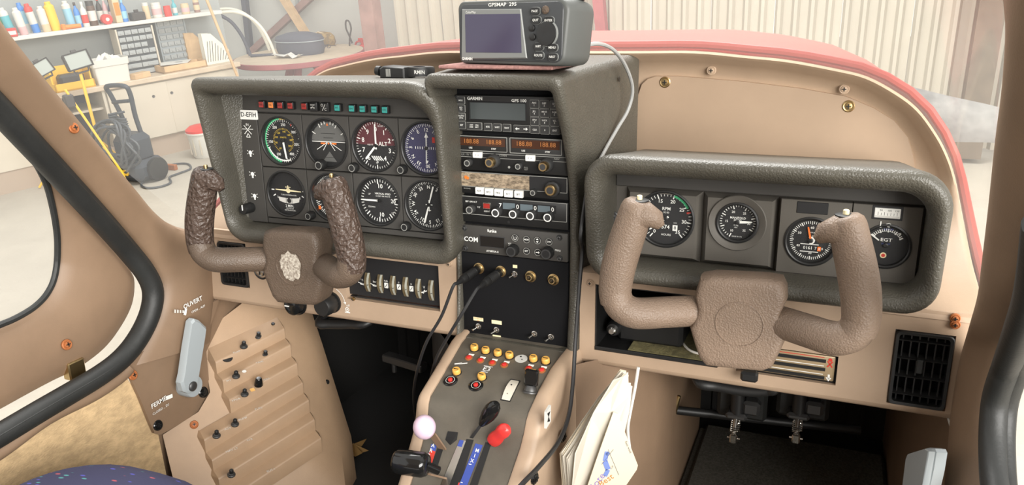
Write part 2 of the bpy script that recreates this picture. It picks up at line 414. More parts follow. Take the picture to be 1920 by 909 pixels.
# --- right A-pillar and side panel
WR2 = [(1878,-90),(1893,0),(1904,60),(1898,150),(1881,260),(1863,400),(1849,500),(1842,560),(1826,612),(1806,680),(1790,775),(1782,850),(1770,960)]
SR2 = [(2110,-90),(2060,0),(2030,100),(2005,230),(1985,320),(1965,420),(1945,500),(1920,562),(1893,625),(1870,680),(1850,770),(1846,850),(1850,960)]
rows = [(onside(*a_, 1, .01), onside(*b_, 1)) for a_, b_ in zip(smoothpx(WR2), smoothpx(SR2))]
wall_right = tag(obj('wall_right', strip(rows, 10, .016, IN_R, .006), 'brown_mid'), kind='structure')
rows = [(onside(1790,770,1,-.01), onside(1700,760,1,-.012)), (onside(1782,850,1,-.01), onside(1690,850,1,-.012)), (onside(1770,960,1,-.01), onside(1660,960,1,-.012))]
m = strip(rows, 6, .006, IN_R); obj('lower_lining', m, 'brown_mid', wall_right)
# writing by the door handles
def side_text(parent, s, px, py, ang, size, sgn, mi='white', bold=0):
    p = onside(px, py, sgn, .019 if py < 620 else .0075)
    x = Vector((0, 1, 0)) if sgn < 0 else Vector((0, -1, 0))
    X = frame(p, x*cos(R(ang))+Vector((0, 0, 1))*sin(R(ang)), Vector((0, 0, 1))*cos(R(ang))-x*sin(R(ang)))
    m = MB(); m.text(s, size, 0, 0, -.001, bold=bold); return obj('lettering', m, mi, parent, X=X)
side_text(wall_left, 'OUVERT', 361, 567, 3, .0112, -1, bold=.012); side_text(wall_left, 'OPEN .. AUF', 371, 579, 3, .0058, -1)
side_text(wall_left, 'FERME', 297, 754, 3, .0112, -1, bold=.012); side_text(wall_left, 'CLOSED .. ZU', 301, 767, 3, .0058, -1)
def flat_patch(parent, name, pxs, sgn, mt, off=.012):
    m = MB(); ps = [tuple(onside(*p, sgn, off)) for p in pxs]; m.add(ps, [tuple(range(len(ps)))]); return obj(name, m, mt, parent, smooth=0)
flat_patch(wall_left, 'marking', [(311,743),(323,738),(324,745),(312,750)], -1, 'white', .0085)
flat_patch(wall_left, 'marking', [(347,578),(351,578),(349,591),(344,590)], -1, 'white', .022)
for k in range(4): flat_patch(wall_left, 'marking', [(327+5*k,580+.4*k),(330+5*k,580.5+.4*k),(330+5*k,586.5),(327+5*k,586.5)], -1, 'white_soft', .022)
for dx in (0, 5): flat_patch(wall_right, 'marking', [(1775+dx,782),(1778+dx,780),(1786+dx,805),(1782+dx,806)], 1, 'white', .013)
flat_patch(wall_right, 'marking', [(1782,812),(1785,812),(1786,832),(1783,832)], 1, 'white', .013)
flat_patch(wall_right, 'marking', [(1788,820),(1799,830),(1797,834),(1787,824)], 1, 'white', .013)
# --- upper bulkhead under the windscreen
def yb(z):
    if z > -.02: return .19
    if z < -.175: return -.002
    t = (-.02-z)/.155; return .19-.192*t*t*(3-2*t)
OUT = [(1185,96),(1302,96),(1401,105),(1479,113),(1566,129),(1626,144),(1682,174),(1721,204),(1751,243),(1773,282),(1790,330),(1806,410),(1822,490),(1838,555),(1835,608)]
outR = [march(px, py, lambda p: p.y-yb(p.z)) for px, py in OUT]
outl = [Vector((-p.x, p.y, p.z)) for p in reversed(outR)]+outR
outl = catmull(outl, 4)
inner = [Vector((p.x*.5, 0, -.17)) for p in outl]
def ins(p, q, d):
    v = Vector((q.x-p.x, 0, q.z-p.z)); L_ = v.length; r_ = Vector((p.x, 0, p.z))+v*min(1, d/L_); return r_
loops = []
for d, dy in ((0, .02), (0, -.002), (.003, -.005), (.008, 0), (.016, .016), (.028, .028), (.042, .034), (.07, .035), (.11, .035), (.16, .035), (.24, .03)):
    l = []
    for p, q in zip(outl, inner):
        r_ = ins(p, q, d); yy = yb(r_.z); f = yy/.19 if yy > 0 else 0
        l.append((r_.x, yy+dy*f if d else p.y+dy*max(.2, f), r_.z))
    loops.append(l)
bulk = tag(obj('wall_front', MB().loft(loops, closed=False), 'brown'), kind='structure')
CV = [(1189,278),(1191,230),(1194,183),(1203,157),(1214,147),(1230,142),(1272,142),(1393,152),(1501,165),(1587,180),(1639,202),(1678,226),(1704,258),(1713,290),(1716,310),(1714,330),(1190,330)]
cv = [atY(px, py, .221) for px, py in CV]
m = MB(); m.prism([(p.x, p.z) for p in cv], .226, .2185, bev=.0015); obj('cover_plate', m, 'brown_cover', bulk)
for px, py, y, mt in ((1247,154,.219,'brass'),(1591,199,.219,'brass'),(1334,132,.214,'brown'),(1583,167,.214,'brown')):
    washer_screw(bulk, atY(px, py, y), (0, -1, 0), .0085 if mt == 'brass' else .0072, mt)
# --- engine cowling seen over the bulkhead
def cowl_sec(y, hw, top, drop, k):
    l = []
    for i in range(-24, 25):
        t = i/24; x = hw*sin(t*pi/2); l.append((x, y, top-drop*(1-max(0, cos(t*pi/2))**k)))
    return l
base = [(p.x*1.012, p.y+.020, p.z+.007) for p in catmull(outl[::4], 4)]
base = [tuple(v) for v in resample(base, 49)]
def lerp_sec(s, y, dz, sx): return [(x*sx, y+(yy-.19)*.3, z+dz) for x, yy, z in s]
m = MB(); secs = [base]
for y, dz, sx in ((.26, .008, .985), (.40, .015, .95), (.60, .018, .90), (.85, .014, .84), (1.05, .0, .78), (1.18, -.03, .70), (1.26, -.09, .58)): secs.append(lerp_sec(base, y, dz, sx))
m.loft(secs, closed=False)
cowl = thing('engine_cowling', 'red painted engine cowling ahead of the windscreen', 'cowling')
obj('cowl_skin', m, 'cowl_red', cowl)
m = MB(); m.tube([(x*.999, y-.002, z+.002) for x, y, z in base], .006, 8); obj('sealant_edge', m, 'cowl_edge', cowl)
bl = MB()
pa = [atY(px, py, 1.42) for px, py in ((1690,158),(1780,180),(1850,195),(1925,214))]; pb = [atY(px, py, 1.36) for px, py in ((1720,262),(1790,266),(1850,267),(1925,272))]
sa = [[tuple(a_), tuple(a_.lerp(b_, .3)+Vector((0, -.018, 0))), tuple(a_.lerp(b_, .7)+Vector((0, -.02, 0))), tuple(b_), tuple(a_.lerp(b_, .6)+Vector((0, .012, 0)))] for a_, b_ in zip(pa, pb)]
t0 = [tuple(Vector(p)+Vector((-.35, 0, .02))) for p in sa[0]]; t1 = [tuple(Vector(p)+Vector((.35, 0, -.06))) for p in sa[-1]]
bl.loft([t0]+sa+[t1], cap0=True, cap1=True)
prop = thing('propeller', 'worn grey propeller blade showing beyond the red cowling', 'propeller', (0, 1.4, -.3))
obj('blade', bl, 'prop_blade', prop).location = (0, -1.4, .3)
m = MB(); m.lathe([(.12, -.10), (.13, -.02), (.11, .05), (.07, .12)], 24, X=Matrix.Rotation(pi, 4, 'Z')); obj('spinner', m, 'cowl_red', prop)
# --- windscreen
edge_l = [onside(*p, -1, -.004) for p in smoothpx(WR[1:9])]; 
bot = [Vector((p.x, p.y+.008, p.z-.004)) for p in outl]
m = MB(); loops = []
n_ = len(bot)
top = []
for i in range(n_):
    s = 2*i/(n_-1)-1; top.append(Vector(((.462*sin(s*pi/2)), -.66+.42*cos(s*pi/2)**1.2 if abs(s) < 1 else -.66, .40+.06*cos(s*pi/2))))
for k in range(9):
    t = k/8; loops.append([tuple(b_.lerp(t_, t)+Vector((0, .07, .05))*(4*t*(1-t)*sin(pi*i/(n_-1))**.5)) for i, (b_, t_) in enumerate(zip(bot, top))])
m.loft(loops, closed=False)
tag(obj('window_1', m, 'windscreen_acrylic'), 'hazy one piece acrylic windscreen', kind='structure')
# --- lower instrument board (brown)
LB = [(-.585, -.098, -.283, -.158), (.098, .588, -.2935, -.162)]
hl = [(-.559, -.498, -.258, -.178), (-.300, -.128, -.252, -.178)]
vr = [atY(1668, 690, 0).x, atY(1784, 690, 0).x]
p1_, p2_ = atY(1115, 665, 0), atY(1345, 692, 0)
hr = [(atY(1115, 600, 0).x, atY(1345, 690, 0).x, atY(1118, 656, 0).z, -.178), (atY(1380, 692, 0).x, atY(1570, 690, 0).x, atY(1562, 722, 0).z, atY(1562, 667, 0).z), (atY(1670, 690, 0).x, atY(1784, 690, 0).x, atY(1725, 764, 0).z, atY(1725, 622, 0).z)]
boards = []
for (x0, x1, z0, z1), hs, lab in ((LB[0], hl, 'brown lower instrument board with air vent and engine gauges under the pilot panel'), (LB[1], hr, 'brown lower instrument board with open glove tray and heater levers under the copilot panel')):
    t = thing('lower_board', lab, 'dashboard', (0, 0, 0)); boards.append(t)
    m = MB(); m.plate(x0, x1, z0, z1, hs, 0, .05)
    # rounded lower lip and top ledge
    prof = [(0, z0), (.0015, z0-.005), (.006, z0-.0085), (.012, z0-.0095), (.03, z0-.006), (.06, z0)]
    m.loft([[(x0, y, z) for y, z in prof], [(x1, y, z) for y, z in prof]], closed=False)
    m.add([(x0,0,z1),(x1,0,z1),(x1,.06,z1+.004),(x0,.06,z1+.004),(x0,0,z0),(x0,.06,z0),(x1,0,z0),(x1,.06,z0)], [(0,1,2,3),(0,3,5,4),(1,6,7,2)])
    obj('board', m, 'brown', t)
board_l, board_r = boards
# --- footwells and floor
m = MB(); m.box(-.625, -.612, -1.1, .02, -.66, -.42); m.box(-.63, -.605, -.08, .14, -.66, -.19); obj('side_backing', m, 'brown_mid', wall_left)
ZF = -.66
m = MB(); m.box(-.66, .66, -1.3, .62, ZF-.03, ZF); floor = tag(obj('floor', m, 'dull_black'), kind='structure')
m = MB(); m.box(.205, .56, -.3, .50, ZF+.001, ZF+.014, b=.004); m.box(.22, .555, .18, .50, ZF+.012, ZF+.024, b=.004); tag(obj('floor_carpet', m, 'carpet_black'), 'black ribbed carpet on the floor of the copilot footwell', 'carpet')
m = MB(); m.box(-.58, .56, .60, .64, ZF, -.24)
for i in range(30): m.box(-.56+i*.037, -.552+i*.037, .592, .60, ZF, -.24)
tag(obj('wall_firewall', m, 'dull_black'), kind='structure')
m = MB(); m.box(-.59, -.58, .16, .6, ZF, -.24); tag(obj('wall_footwell_left', m, 'dull_black'), kind='structure')
m = MB(); m.loft([[(.60, -.12, z), (.597, .0, z), (.585, .08, z), (.565, .22, z), (.56, .40, z), (.56, .60, z)] for z in (ZF, -.45, -.24)], closed=False); tag(obj('wall_footwell_right', m, 'brown_mid'), kind='structure')
m = MB(); m.box(-.57, .555, .06, .6, -.245, -.235); tag(obj('ceiling_footwell', m, 'dull_black'), kind='structure')

# --- the rest of the cabin around the camera: roof, fuselage sides below the windows, rear bulkhead
mat('headliner', srgb(196, 186, 168), .9)
m = MB(); m.loft([[(x, y, .50+.05*cos(x/.5*pi/2)-.03*abs(x)) for x in (-.50, -.35, -.15, 0, .15, .35, .50)] for y in (-.62, -1.2, -2.1)], closed=False)
m.loft([[(x, y, .53+.05*cos(x/.5*pi/2)-.03*abs(x)) for x in (-.52, -.35, -.15, 0, .15, .35, .52)] for y in (-.60, -1.2, -2.1)], closed=False); tag(obj('ceiling_cabin', m, 'headliner'), kind='structure')
m = MB(); m.box(.612, .63, -2.1, -.36, ZF, -.24); m.box(-.645, -.63, -2.1, -1.05, ZF, -.24); m.box(-.63, .63, -2.12, -2.1, ZF, .5); tag(obj('wall_cabin_rear', m, 'brown_mid'), kind='structure')
# ================================================================== instrument panels
def binnacle(parent, rect_outer, rect_inner, ro, ri, ylip, yface, backs):
    """moulded hood: ring of loops from the back, over the lip and into the opening"""
    def loop(t, rad, yf): return [(x, yf(x, z), z) for x, z in rrect(*t, rad, 8)]
    mixr = lambda f: tuple(a_+(b_-a_)*f for a_, b_ in zip(rect_outer, rect_inner))
    mrr = lambda f: [a_+(b_-a_)*f for a_, b_ in zip(ro, ri)]
    loops = [[(x, y, z) for x, z in rrect(*rc, rr, 8)] for rc, rr, y in backs]
    for f, dy in ((0, .022), (.0, .012), (.06, .006), (.18, .0015), (.36, 0), (.56, .0015), (.78, .007), (.92, .014), (1, .024)):
        loops.append(loop(mixr(f), mrr(f), lambda x, z: ylip(z)+dy))
    rf = tuple(v+d for v, d in zip(rect_inner, (-.002, .002, -.002, .002)))
    loops.append([(x, yface, z) for x, z in rrect(*rf, ri, 8)])
    return obj('hood', MB().loft(loops), 'leather', parent, smooth=60)
def interp(tab):
    def f(z):
        if z <= tab[0][0]: return tab[0][1]
        for (a_, b_), (c_, d_) in zip(tab, tab[1:]):
            if z <= c_: return b_+(d_-b_)*(z-a_)/(c_-a_)
        return tab[-1][1]
    return f
def tile(m, x0, x1, z0, z1, y, cx=None, cz=None, r=0, depth=.012, g=.0009, mi=0):
    """panel field with a round instrument hole"""
    x0 += g; x1 -= g; z0 += g; z1 -= g
    if not r: return m.box(x0, x1, y, y+depth*.4, z0, z1, mi, b=.0006)
    an = sorted([2*pi*i/40 for i in range(40)]+[math.atan2(z-cz, x-cx) % (2*pi) for x in (x0, x1) for z in (z0, z1)])
    sq, ci = [], []
    for a_ in an:
        dx, dz = cos(a_), sin(a_); t = 1e9
        if dx > 1e-9: t = min(t, (x1-cx)/dx)
        if dx < -1e-9: t = min(t, (x0-cx)/dx)
        if dz > 1e-9: t = min(t, (z1-cz)/dz)
        if dz < -1e-9: t = min(t, (z0-cz)/dz)
        sq.append((cx+dx*t, cz+dz*t)); ci.append((cx+dx*r, cz+dz*r))
    e = .0007; sc = lambda p: (p[0]+(cx-p[0])*.012, p[1]+(cz-p[1])*.012)
    m.loft([[(x, y+depth, z) for x, z in sq], [(x, y+e, z) for x, z in sq], [(*[sc(p)[0]], y, sc(p)[1]) for p in sq], [(x, y, z) for x, z in ci], [(x, y+depth, z) for x, z in ci]], mi)
    return m
MK = ['white', 'yellow_mark', 'green_mark', 'red_mark', 'orange_mark', 'white_soft', 'black', 'blue_mark', 'cream', 'ai_sky']
def ridged_knob(m, cx, cz, r, h, y=0, mi=0, n=20, mi2=None):
    prof = []
    for rr, hh in ((r*.92, 0), (r, h*.12), (r*.97, h*.85), (r*.85, h)):
        prof.append([(cx+rr*(1+(.05 if (i % 2) and hh < h*.9 else 0))*cos(2*pi*i/n), y-hh, cz+rr*(1+(.05 if (i % 2) and hh < h*.9 else 0))*sin(2*pi*i/n)) for i in range(n)])
    m.loft(prof, mi, False, True)
    if mi2 is not None: m.arc(0, 360, r*.62, r*.74, y-h-.0003, mi2, cx, cz, 20)
    return m
def gauge(name, label, p, r, draw, needles=(), dial='dial', knob=None, rim='black', group=None, cat='gauge', glass=True):
    t = thing(name, label, cat, p, group=group)
    m = MB(); m.lathe([(r, -.007), (r, .0006), (r+.0014, .0016), (r+.0034, .0010), (r+.0036, -.0005)], 44, cap0=False, cap1=False); obj('bezel', m, rim, t)
    m = MB(); m.disc(0, 0, r, .0066, n=44); dl = obj('dial', m, dial, t)
    m = MB(); draw(m, r, .0061); obj('dial_markings', m, MK, dl, smooth=0)
    for ang, r0, r1, w0, w1, mt in needles:
        m = MB(); sa, ca = sin(R(ang)), cos(R(ang)); q = [(r0*r, -w0/2), (r1*r*.55, -max(w0, w1)/2), (r1*r, -w1/2), (r1*r*1.04, 0), (r1*r, w1/2), (r1*r*.55, max(w0, w1)/2), (r0*r, w0/2)]
        m.prism([(a_*sa+b_*ca, a_*ca-b_*sa) for a_, b_ in q], .0050, .0042); m.lathe([(.0028, -.0052), (.0028, -.0035), (.0015, -.003)], 14, mi=1)
        obj('needle', m, [mt, 'black'], t, smooth=0)
    if glass:
        m = MB(); m.disc(0, 0, r, .0008, n=36); obj('glass', m, 'instrument_glass', t)
    if knob:
        kx, kz, kr, kh = knob; m = MB(); m.rod((kx, .004, kz), (kx, -.004, kz), kr*.55, n=12); ridged_knob(m, kx, kz, kr, kh, -.002, 0, 24, 1); obj('knob', m, ['black', 'button_edge'], t)
    return t
def ring_ticks(m, r, y, n, a0, a1, r0, r1, w, every=None, rl=None, wl=None, mi=0):
    for i in range(n+1):
        a_ = a0+(a1-a0)*i/n; big = every and i % every == 0
        m.tick(a_, (rl if big else r0)*r, r1*r, (wl if big else w), y, mi)
def ring_nums(m, r, y, items, rad, size, mi=0, turn=False, bold=.01):
    for s_, a_ in items: m.text(s_, size*r, rad*r*sin(R(a_)), rad*r*cos(R(a_)), y, rot=a_ if turn else 0, mi=mi, bold=bold)
# ---------------------------------------------------------------- pilot's panel
Ppl = thing('instrument_panel', 'hooded dark grey flight instrument panel in front of the pilot yoke', 'instrument panel')
ylipL = interp([(-.16, -.036), (-.1, -.040), (-.036, -.044), (.029, -.054), (.064, -.064), (.085, -.074), (.105, -.08)])
binnacle(Ppl, (-.503, -.082, -.166, .104), (-.488, -.104, -.137, .077), [.035, .03, .045, .012], [.022, .02, .05, .010], ylipL, .012,
         [((-.33, -.10, -.14, .094), [.03, .03, .04, .012], .165), ((-.458, -.085, -.16, .101), [.035, .03, .045, .012], .02)])
gpx = {'ASI': (527,265.5), 'AI': (616,270), 'ALT': (706.2,275), 'HSI': (795.7,282), 'TC': (535.7,363.5), 'HI': (622,370.5), 'VSI': (712,377.5), 'ADF': (799,386)}
G0 = atY(*gpx['ASI'], 0); GP = {}
x_a = atY(527, 265.5, 0).x; x_h = atY(796.5, 282, 0).x; sp = (x_h-x_a)/3
for i, (a_, b_) in enumerate((('ASI', 'TC'), ('AI', 'HI'), ('ALT', 'VSI'), ('HSI', 'ADF'))):
    GP[a_] = (x_a+sp*i, .001); GP[b_] = (x_a+sp*i, -.0845)
xe = [x_a-sp*.5, x_a+sp*.5, x_a+sp*1.5, x_a+sp*2.5, -.1055]; ze = [.045, -.042, -.127]
m = MB(); m.box(-.486, -.102, .0085, .015, -.139, .079); obj('backing', m, 'face_grey', Ppl)
m = MB(); tile(m, -.487, xe[0], -.137, .045, 0); obj('panel_field', m, 'face_grey', Ppl)
m = MB(); tile(m, -.487, -.103, .045, .079, .002); obj('panel_field', m, 'face_grey', Ppl)
m = MB(); tile(m, xe[0], -.103, -.137, -.127, .001); obj('panel_field', m, 'face_grey', Ppl)
RAD = {'ASI': .0362, 'AI': .0366, 'ALT': .0368, 'HSI': .0372, 'TC': .0350, 'HI': .0362, 'VSI': .0362, 'ADF': .0362}
for k, (gx, gz) in GP.items():
    i = min(range(4), key=lambda q: abs(gx-(x_a+sp*q))); j = 0 if gz > -.02 else 1
    m = MB(); tile(m, xe[i], xe[i+1], ze[j+1], ze[j], 0, gx, gz, RAD[k]+.0004); obj('panel_field', m, 'pod_grey' if False else 'face_grey', Ppl)
# registration plate
rx, rz = atY(467, 215, 0).x, atY(467, 215, 0).z
m = MB(); m.prism(rrect(-.0175, .0175, -.0075, .0075, .0015, 3), 0, -.0015); pl_ = obj('registration_plate', m, 'white', Ppl, X=Matrix.Translation((rx, .0, rz)))
m = MB(); m.text('D-EFIH', .0104, 0, 0, -.0017, bold=.015); obj('lettering', m, 'black', pl_)
# warning lamps
for i, (px, c_, lab) in enumerate(((493,'lamp_red','red'),(511,'lamp_orange','orange'),(528,'lamp_red','red'),(547,'lamp_red','red'),(573,'lamp_red','red'),(590,'black','black'),(611,'black','black'),(635,'lamp_teal','teal'),(662,'lamp_teal','teal'),(682,'lamp_teal','teal'),(704,'lamp_teal','teal'),(724,'lamp_teal','teal'))):
    py = 195.5+(px-493)*.0435; q = atY(px, py, -.002); w_ = .0068 if c_ == 'black' else .0056
    m = MB(); m.box(-w_, w_, -.004, .004, -w_*1.05, w_*1.05, 1, b=.0008); m.box(-w_*.8, w_*.8, -.0052, -.004, -w_*.8, w_*.8, 0, b=.0005)
    o = obj('warning_lamp', m, [c_, 'black'], Ppl, X=Matrix.Translation(q)); o['label'] = lab+' warning lamp'
    m = MB(); yy = -.0056
    if i == 5: m.bar(-.004, .003, .004, .003, .001, yy); m.bar(-.004, -.0015, -.001, -.0015, .001, yy); m.bar(.001, -.0015, .004, -.0015, .001, yy); m.arc(-90, 90, .001, .002, yy, 0, 0, -.0015, 6)
    elif i == 6: m.bar(-.003, -.005, .003, .005, .0008, yy); m.text('O', .006, -.003, .003, yy); m.text('C', .006, .003, -.003, yy)
    else: m.text(('FUEL','OIL','ALT','BAT','STB','','','PIT','LDG','NAV','TAXI','STR')[i], .0035, 0, 0, yy)
    obj('legend', m, 'white_soft' if 4 < i < 7 else 'black', o, smooth=0)
# lamp symbols and dimmer knob in the left column
for px, py, k in ((465,243,'w'),(470,286,'b'),(474,326,'b'),(478,367,'b')):
    m = MB(); q = atY(px, py, 0); x, z = q.x, q.z; y = -.0008
    if k == 'w':
        for a_ in (45, 135): m.bar(x-.010*sin(R(a_)), z+.010*cos(R(a_)), x+.010*sin(R(a_)), z-.010*cos(R(a_)), .0012, y)
        m.bar(x-.011, z+.001, x+.011, z+.001, .001, y); m.text('IN', .006, x, z+.008, y); m.bar(x-.004, z-.012, x+.004, z-.012, .0012, y); m.bar(x-.004, z-.012, x, z-.006, .0012, y); m.bar(x+.004, z-.012, x, z-.006, .0012, y)
    else:
        m.disc(x, z, .0035, y, n=14); m.box(x-.0016, x+.0016, y, y+.0001, z-.0065, z-.003)
        for a_ in (-110, -60, 60, 110): m.tick(a_, .0048, .0072, .001, y, 0, x, z)
    obj('symbol', m, 'white', Ppl, smooth=0)
q = atY(472, 388, 0); m = MB(); ridged_knob(m, 0, 0, .0085, .022, 0); m.box(-.0008, .0008, -.0228, -.0215, -.001, .008, 1); obj('dimmer_knob', m, ['black', 'white'], Ppl, X=Matrix.Translation(q))
# -- faces
def d_asi(m, r, y):
    m.arc(-168, -8, .93*r, 1.0*r, y, 2); m.arc(-8, 32, .93*r, 1.0*r, y, 1); m.tick(34, .80*r, 1.0*r, .0016, y, 3); m.arc(-200, -112, .86*r, .92*r, y, 0)
    ring_ticks(m, r, y-.0002, 54, -190, 160, .84, .97, .0006, 6, .80, .0010)
    ring_nums(m, r, y-.0002, (('250', 5), ('200', -36), ('150', -96), ('100', -152), ('300', 56), ('350', 102), ('400', 146)), .70, .165)
    ring_ticks(m, r, y, 40, -150, 150, .48, .56, .0005, mi=1)
    ring_nums(m, r, y-.0002, (('140', 10), ('120', -35), ('100', -70), ('80', -105), ('60', -150), ('160', 50), ('180', 85), ('200', 125)), .40, .12, 1, bold=0)
    m.text('KNOTS', .10*r, 0, .14*r, y, mi=1)
def d_ai(m, r, y):
    m.disc(0, 0, r*.86, y+.0003, 6, 36); m.arc(-84, 84, 0, r*.86, y+.0002, 9, 0, .02*r)
    for s_ in (-1, 1):
        for a_, l in ((10, .1), (20, .1), (30, .16), (60, .16)): m.tick(s_*a_, .9*r-l*r, .92*r, .0012, y-.0001, 0)
        m.bar(s_*.08*r, .02*r, s_*.62*r, -.3*r, .0009, y-.0002, 0); m.bar(s_*.06*r, .02*r, s_*.30*r, -.32*r, .0009, y-.0002, 0)
        m.bar(s_*.16*r, -.02*r, s_*.40*r, -.02*r, .0022, y-.0004, 4)
    m.bar(-.84*r, .05*r, .84*r, .05*r, .0010, y-.0003, 0)
    for z_, l in ((.22, .24), (.4, .36)): m.bar(-l*r, z_*r, l*r, z_*r, .0008, y-.0002, 6)
    m.disc(0, -.02*r, .0014, y-.0005, 4); m.add([(0, y-.0004, .86*r), (-.05*r, y-.0004, .74*r), (.05*r, y-.0004, .74*r)], [(0, 1, 2)], 4)
    m.add([(-.36*r, y-.0002, -.80*r), (.36*r, y-.0002, -.80*r), (.02*r, y-.0002, -.36*r)], [(0, 1, 2)], 9); m.bar(-.7*r, -.62*r, .7*r, -.62*r, .0008, y-.0003, 6)
def d_alt(m, r, y):
    ring_ticks(m, r, y, 50, 0, 360, .88, .97, .0007, 5, .80, .0015)
    ring_nums(m, r, y, [(str(i), 36*i) for i in range(10)], .66, .27)
    for k in range(5): m.bar(-.26*r+k*.1*r, -.44*r, -.10*r+k*.1*r, -.62*r, .0016, y, 0)
    m.text('ALT', .24*r, .32*r, .07*r, y, bold=.01); m.text('1000 FT', .09*r, -.3*r, .02*r, y); m.text('100 FEET', .08*r, .25*r, .8*r, y)
def d_hsi(m, r, y):
    ring_ticks(m, r, y, 72, 0, 360, .88, .97, .0006, 2, .84, .0008)
    ring_nums(m, r, y, (('12', 0), ('15', 30), ('S', 60), ('21', 90), ('24', 120), ('W', 145), ('30', 178), ('33', 212), ('N', 240), ('3', 270), ('6', 300), ('E', 330)), .72, .2, turn=True)
    m.add([(0, y, .60*r), (-.09*r, y, .42*r), (.09*r, y, .42*r)], [(0, 1, 2)], 0)
    for k in range(-5, 6):
        if k: m.bar(k*.1*r, -.05*r, k*.1*r, .05*r, .001, y, 0); m.bar(-.04*r, k*.08*r, .04*r, k*.08*r, .0006, y, 5)
    m.box(.26*r, .40*r, y-.0003, y, .22*r, .44*r, 3); m.add([(.0, y, -.62*r), (-.06*r, y, -.5*r), (.06*r, y, -.5*r)], [(0, 1, 2)], 0)
def d_tc(m, r, y):
    m.bar(-.72*r, .14*r, 0, .12*r, .0014, y-.0003, 8, .0032); m.bar(.72*r, .10*r, 0, .12*r, .0014, y-.0003, 8, .0032); m.disc(0, .12*r, .0042, y-.0004, 8); m.bar(0, .12*r, 0, .36*r, .002, y-.0004, 8); m.bar(-.15*r, .28*r, .15*r, .28*r, .0012, y-.0004, 8)
    for s_ in (-1, 1): m.bar(s_*.80*r, .12*r, s_*.96*r, .12*r, .0018, y); m.bar(s_*.74*r, -.10*r, s_*.88*r, -.18*r, .0018, y)
    m.text('TURN COORDINATOR', .085*r, 0, -.10*r, y); m.text('L', .15*r, -.62*r, -.22*r, y); m.text('R', .15*r, .62*r, -.22*r, y)
    vs = []; n_ = 12
    for i in range(n_+1):
        a_ = -1+2*i/n_; vs += [(a_*.60*r, y, (-.20-.05*(1-a_*a_))*r), (a_*.56*r, y, (-.40-.10*(1-a_*a_))*r)]
    m.add(vs, [(2*i, 2*i+1, 2*i+3, 2*i+2) for i in range(n_)], 5); m.disc(0, -.36*r, .12*r, y-.0003, 6, 18); m.bar(-.16*r, -.24*r, -.16*r, -.48*r, .0008, y-.0004, 6); m.bar(.16*r, -.24*r, .16*r, -.48*r, .0008, y-.0004, 6)
    m.text('2 MIN.', .17*r, 0, -.62*r, y, bold=.01); m.text('NO PITCH', .09*r, 0, -.74*r, y); m.text('INFORMATION', .09*r, 0, -.83*r, y)
def d_hi(m, r, y):
    ring_ticks(m, r, y, 72, 0, 360, .82, .95, .0008, 2, .74, .0011)
    ring_nums(m, r, y, (('N', 60), ('3', 30), ('6', 0), ('33', 90), ('30', 120), ('W', 150), ('24', -62), ('21', -98), ('S', -130), ('15', 178), ('12', 210)), .58, .22, turn=True)
    m.box(-.95*r, -.83*r, y-.0006, y, .18*r, .40*r, 4); m.box(-.80*r, -.68*r, y-.0006, y, -.62*r, -.46*r, 4)
    m.bar(0, -.4*r, 0, .45*r, .0014, y-.0004, 4); m.bar(-.3*r, .1*r, .3*r, .1*r, .0018, y-.0004, 4); m.bar(-.12*r, -.3*r, .12*r, -.3*r, .0014, y-.0004, 4)
def d_vsi(m, r, y):
    ring_ticks(m, r, y, 20, -90, 82, .80, .93, .0010, 5, .72, .0018); ring_ticks(m, r, y, 20, -90, -262, .80, .93, .0010, 5, .72, .0018)
    m.text('10', .26*r, .05*r, .62*r, y, bold=.01); m.text('10', .26*r, .05*r, -.62*r, y, bold=.01); m.text('20', .24*r, .66*r, 0, y, bold=.01); m.text('15', .14*r, .60*r, .50*r, y); m.text('15', .14*r, .60*r, -.52*r, y)
    m.text('VERTICAL SPEED', .105*r, .16*r, .30*r, y, bold=.01); m.text('100 FEET PER MINUTE', .075*r, .16*r, .19*r, y); m.text('UP', .1*r, -.5*r, .26*r, y); m.text('DOWN', .1*r, -.42*r, -.30*r, y)
def d_adf(m, r, y):
    ring_ticks(m, r, y, 72, 0, 360, .90, .98, .0006, 2, .86, .0009)
    ring_nums(m, r, y, (('N', 0), ('3', 30), ('6', 60), ('E', 90), ('12', 120), ('15', 150), ('S', 180), ('21', 210), ('24', 240), ('W', 270), ('30', 300), ('33', 330)), .74, .2, turn=True)
    m.bar(-.16*r, 0, .16*r, 0, .0012, y-.0008, 0); m.bar(0, -.28*r, 0, .2*r, .0012, y-.0008, 0); m.bar(-.08*r, -.24*r, .08*r, -.24*r, .001, y-.0008, 0)
IG = 'round flight instruments on the pilot panel'
gp = lambda k: (GP[k][0], 0, GP[k][1])
gauge('airspeed_indicator', 'round airspeed gauge with green arc and yellow inner scale on the pilot panel', gp('ASI'), RAD['ASI'], d_asi, [(172, -.05, .78, .0030, .0026, 'white')], group=IG)
gauge('attitude_indicator', 'round artificial horizon gauge with converging white lines on the pilot panel', gp('AI'), RAD['AI'], d_ai, knob=(-.008, -.0325, .0082, .012), group=IG)
gauge('altimeter', 'round altimeter with maroon upper dial and digits zero to nine', gp('ALT'), RAD['ALT'], d_alt, [(0, -.15, .86, .0024, .0018, 'white'), (222, -.1, .76, .0030, .0030, 'white')], dial='dial', knob=(-.0345, -.0335, .0075, .011), group=IG)
gauge('course_indicator', 'round course indicator with violet blue dial and red flag', gp('HSI'), RAD['HSI'], d_hsi, [(2, -.62, .60, .0012, .0012, 'white')], dial='blue_dial', knob=(-.0355, -.0315, .0072, .011), group=IG)
gauge('turn_coordinator', 'round turn coordinator with small white aeroplane symbol and slip ball', gp('TC'), RAD['TC'], d_tc, group=IG)
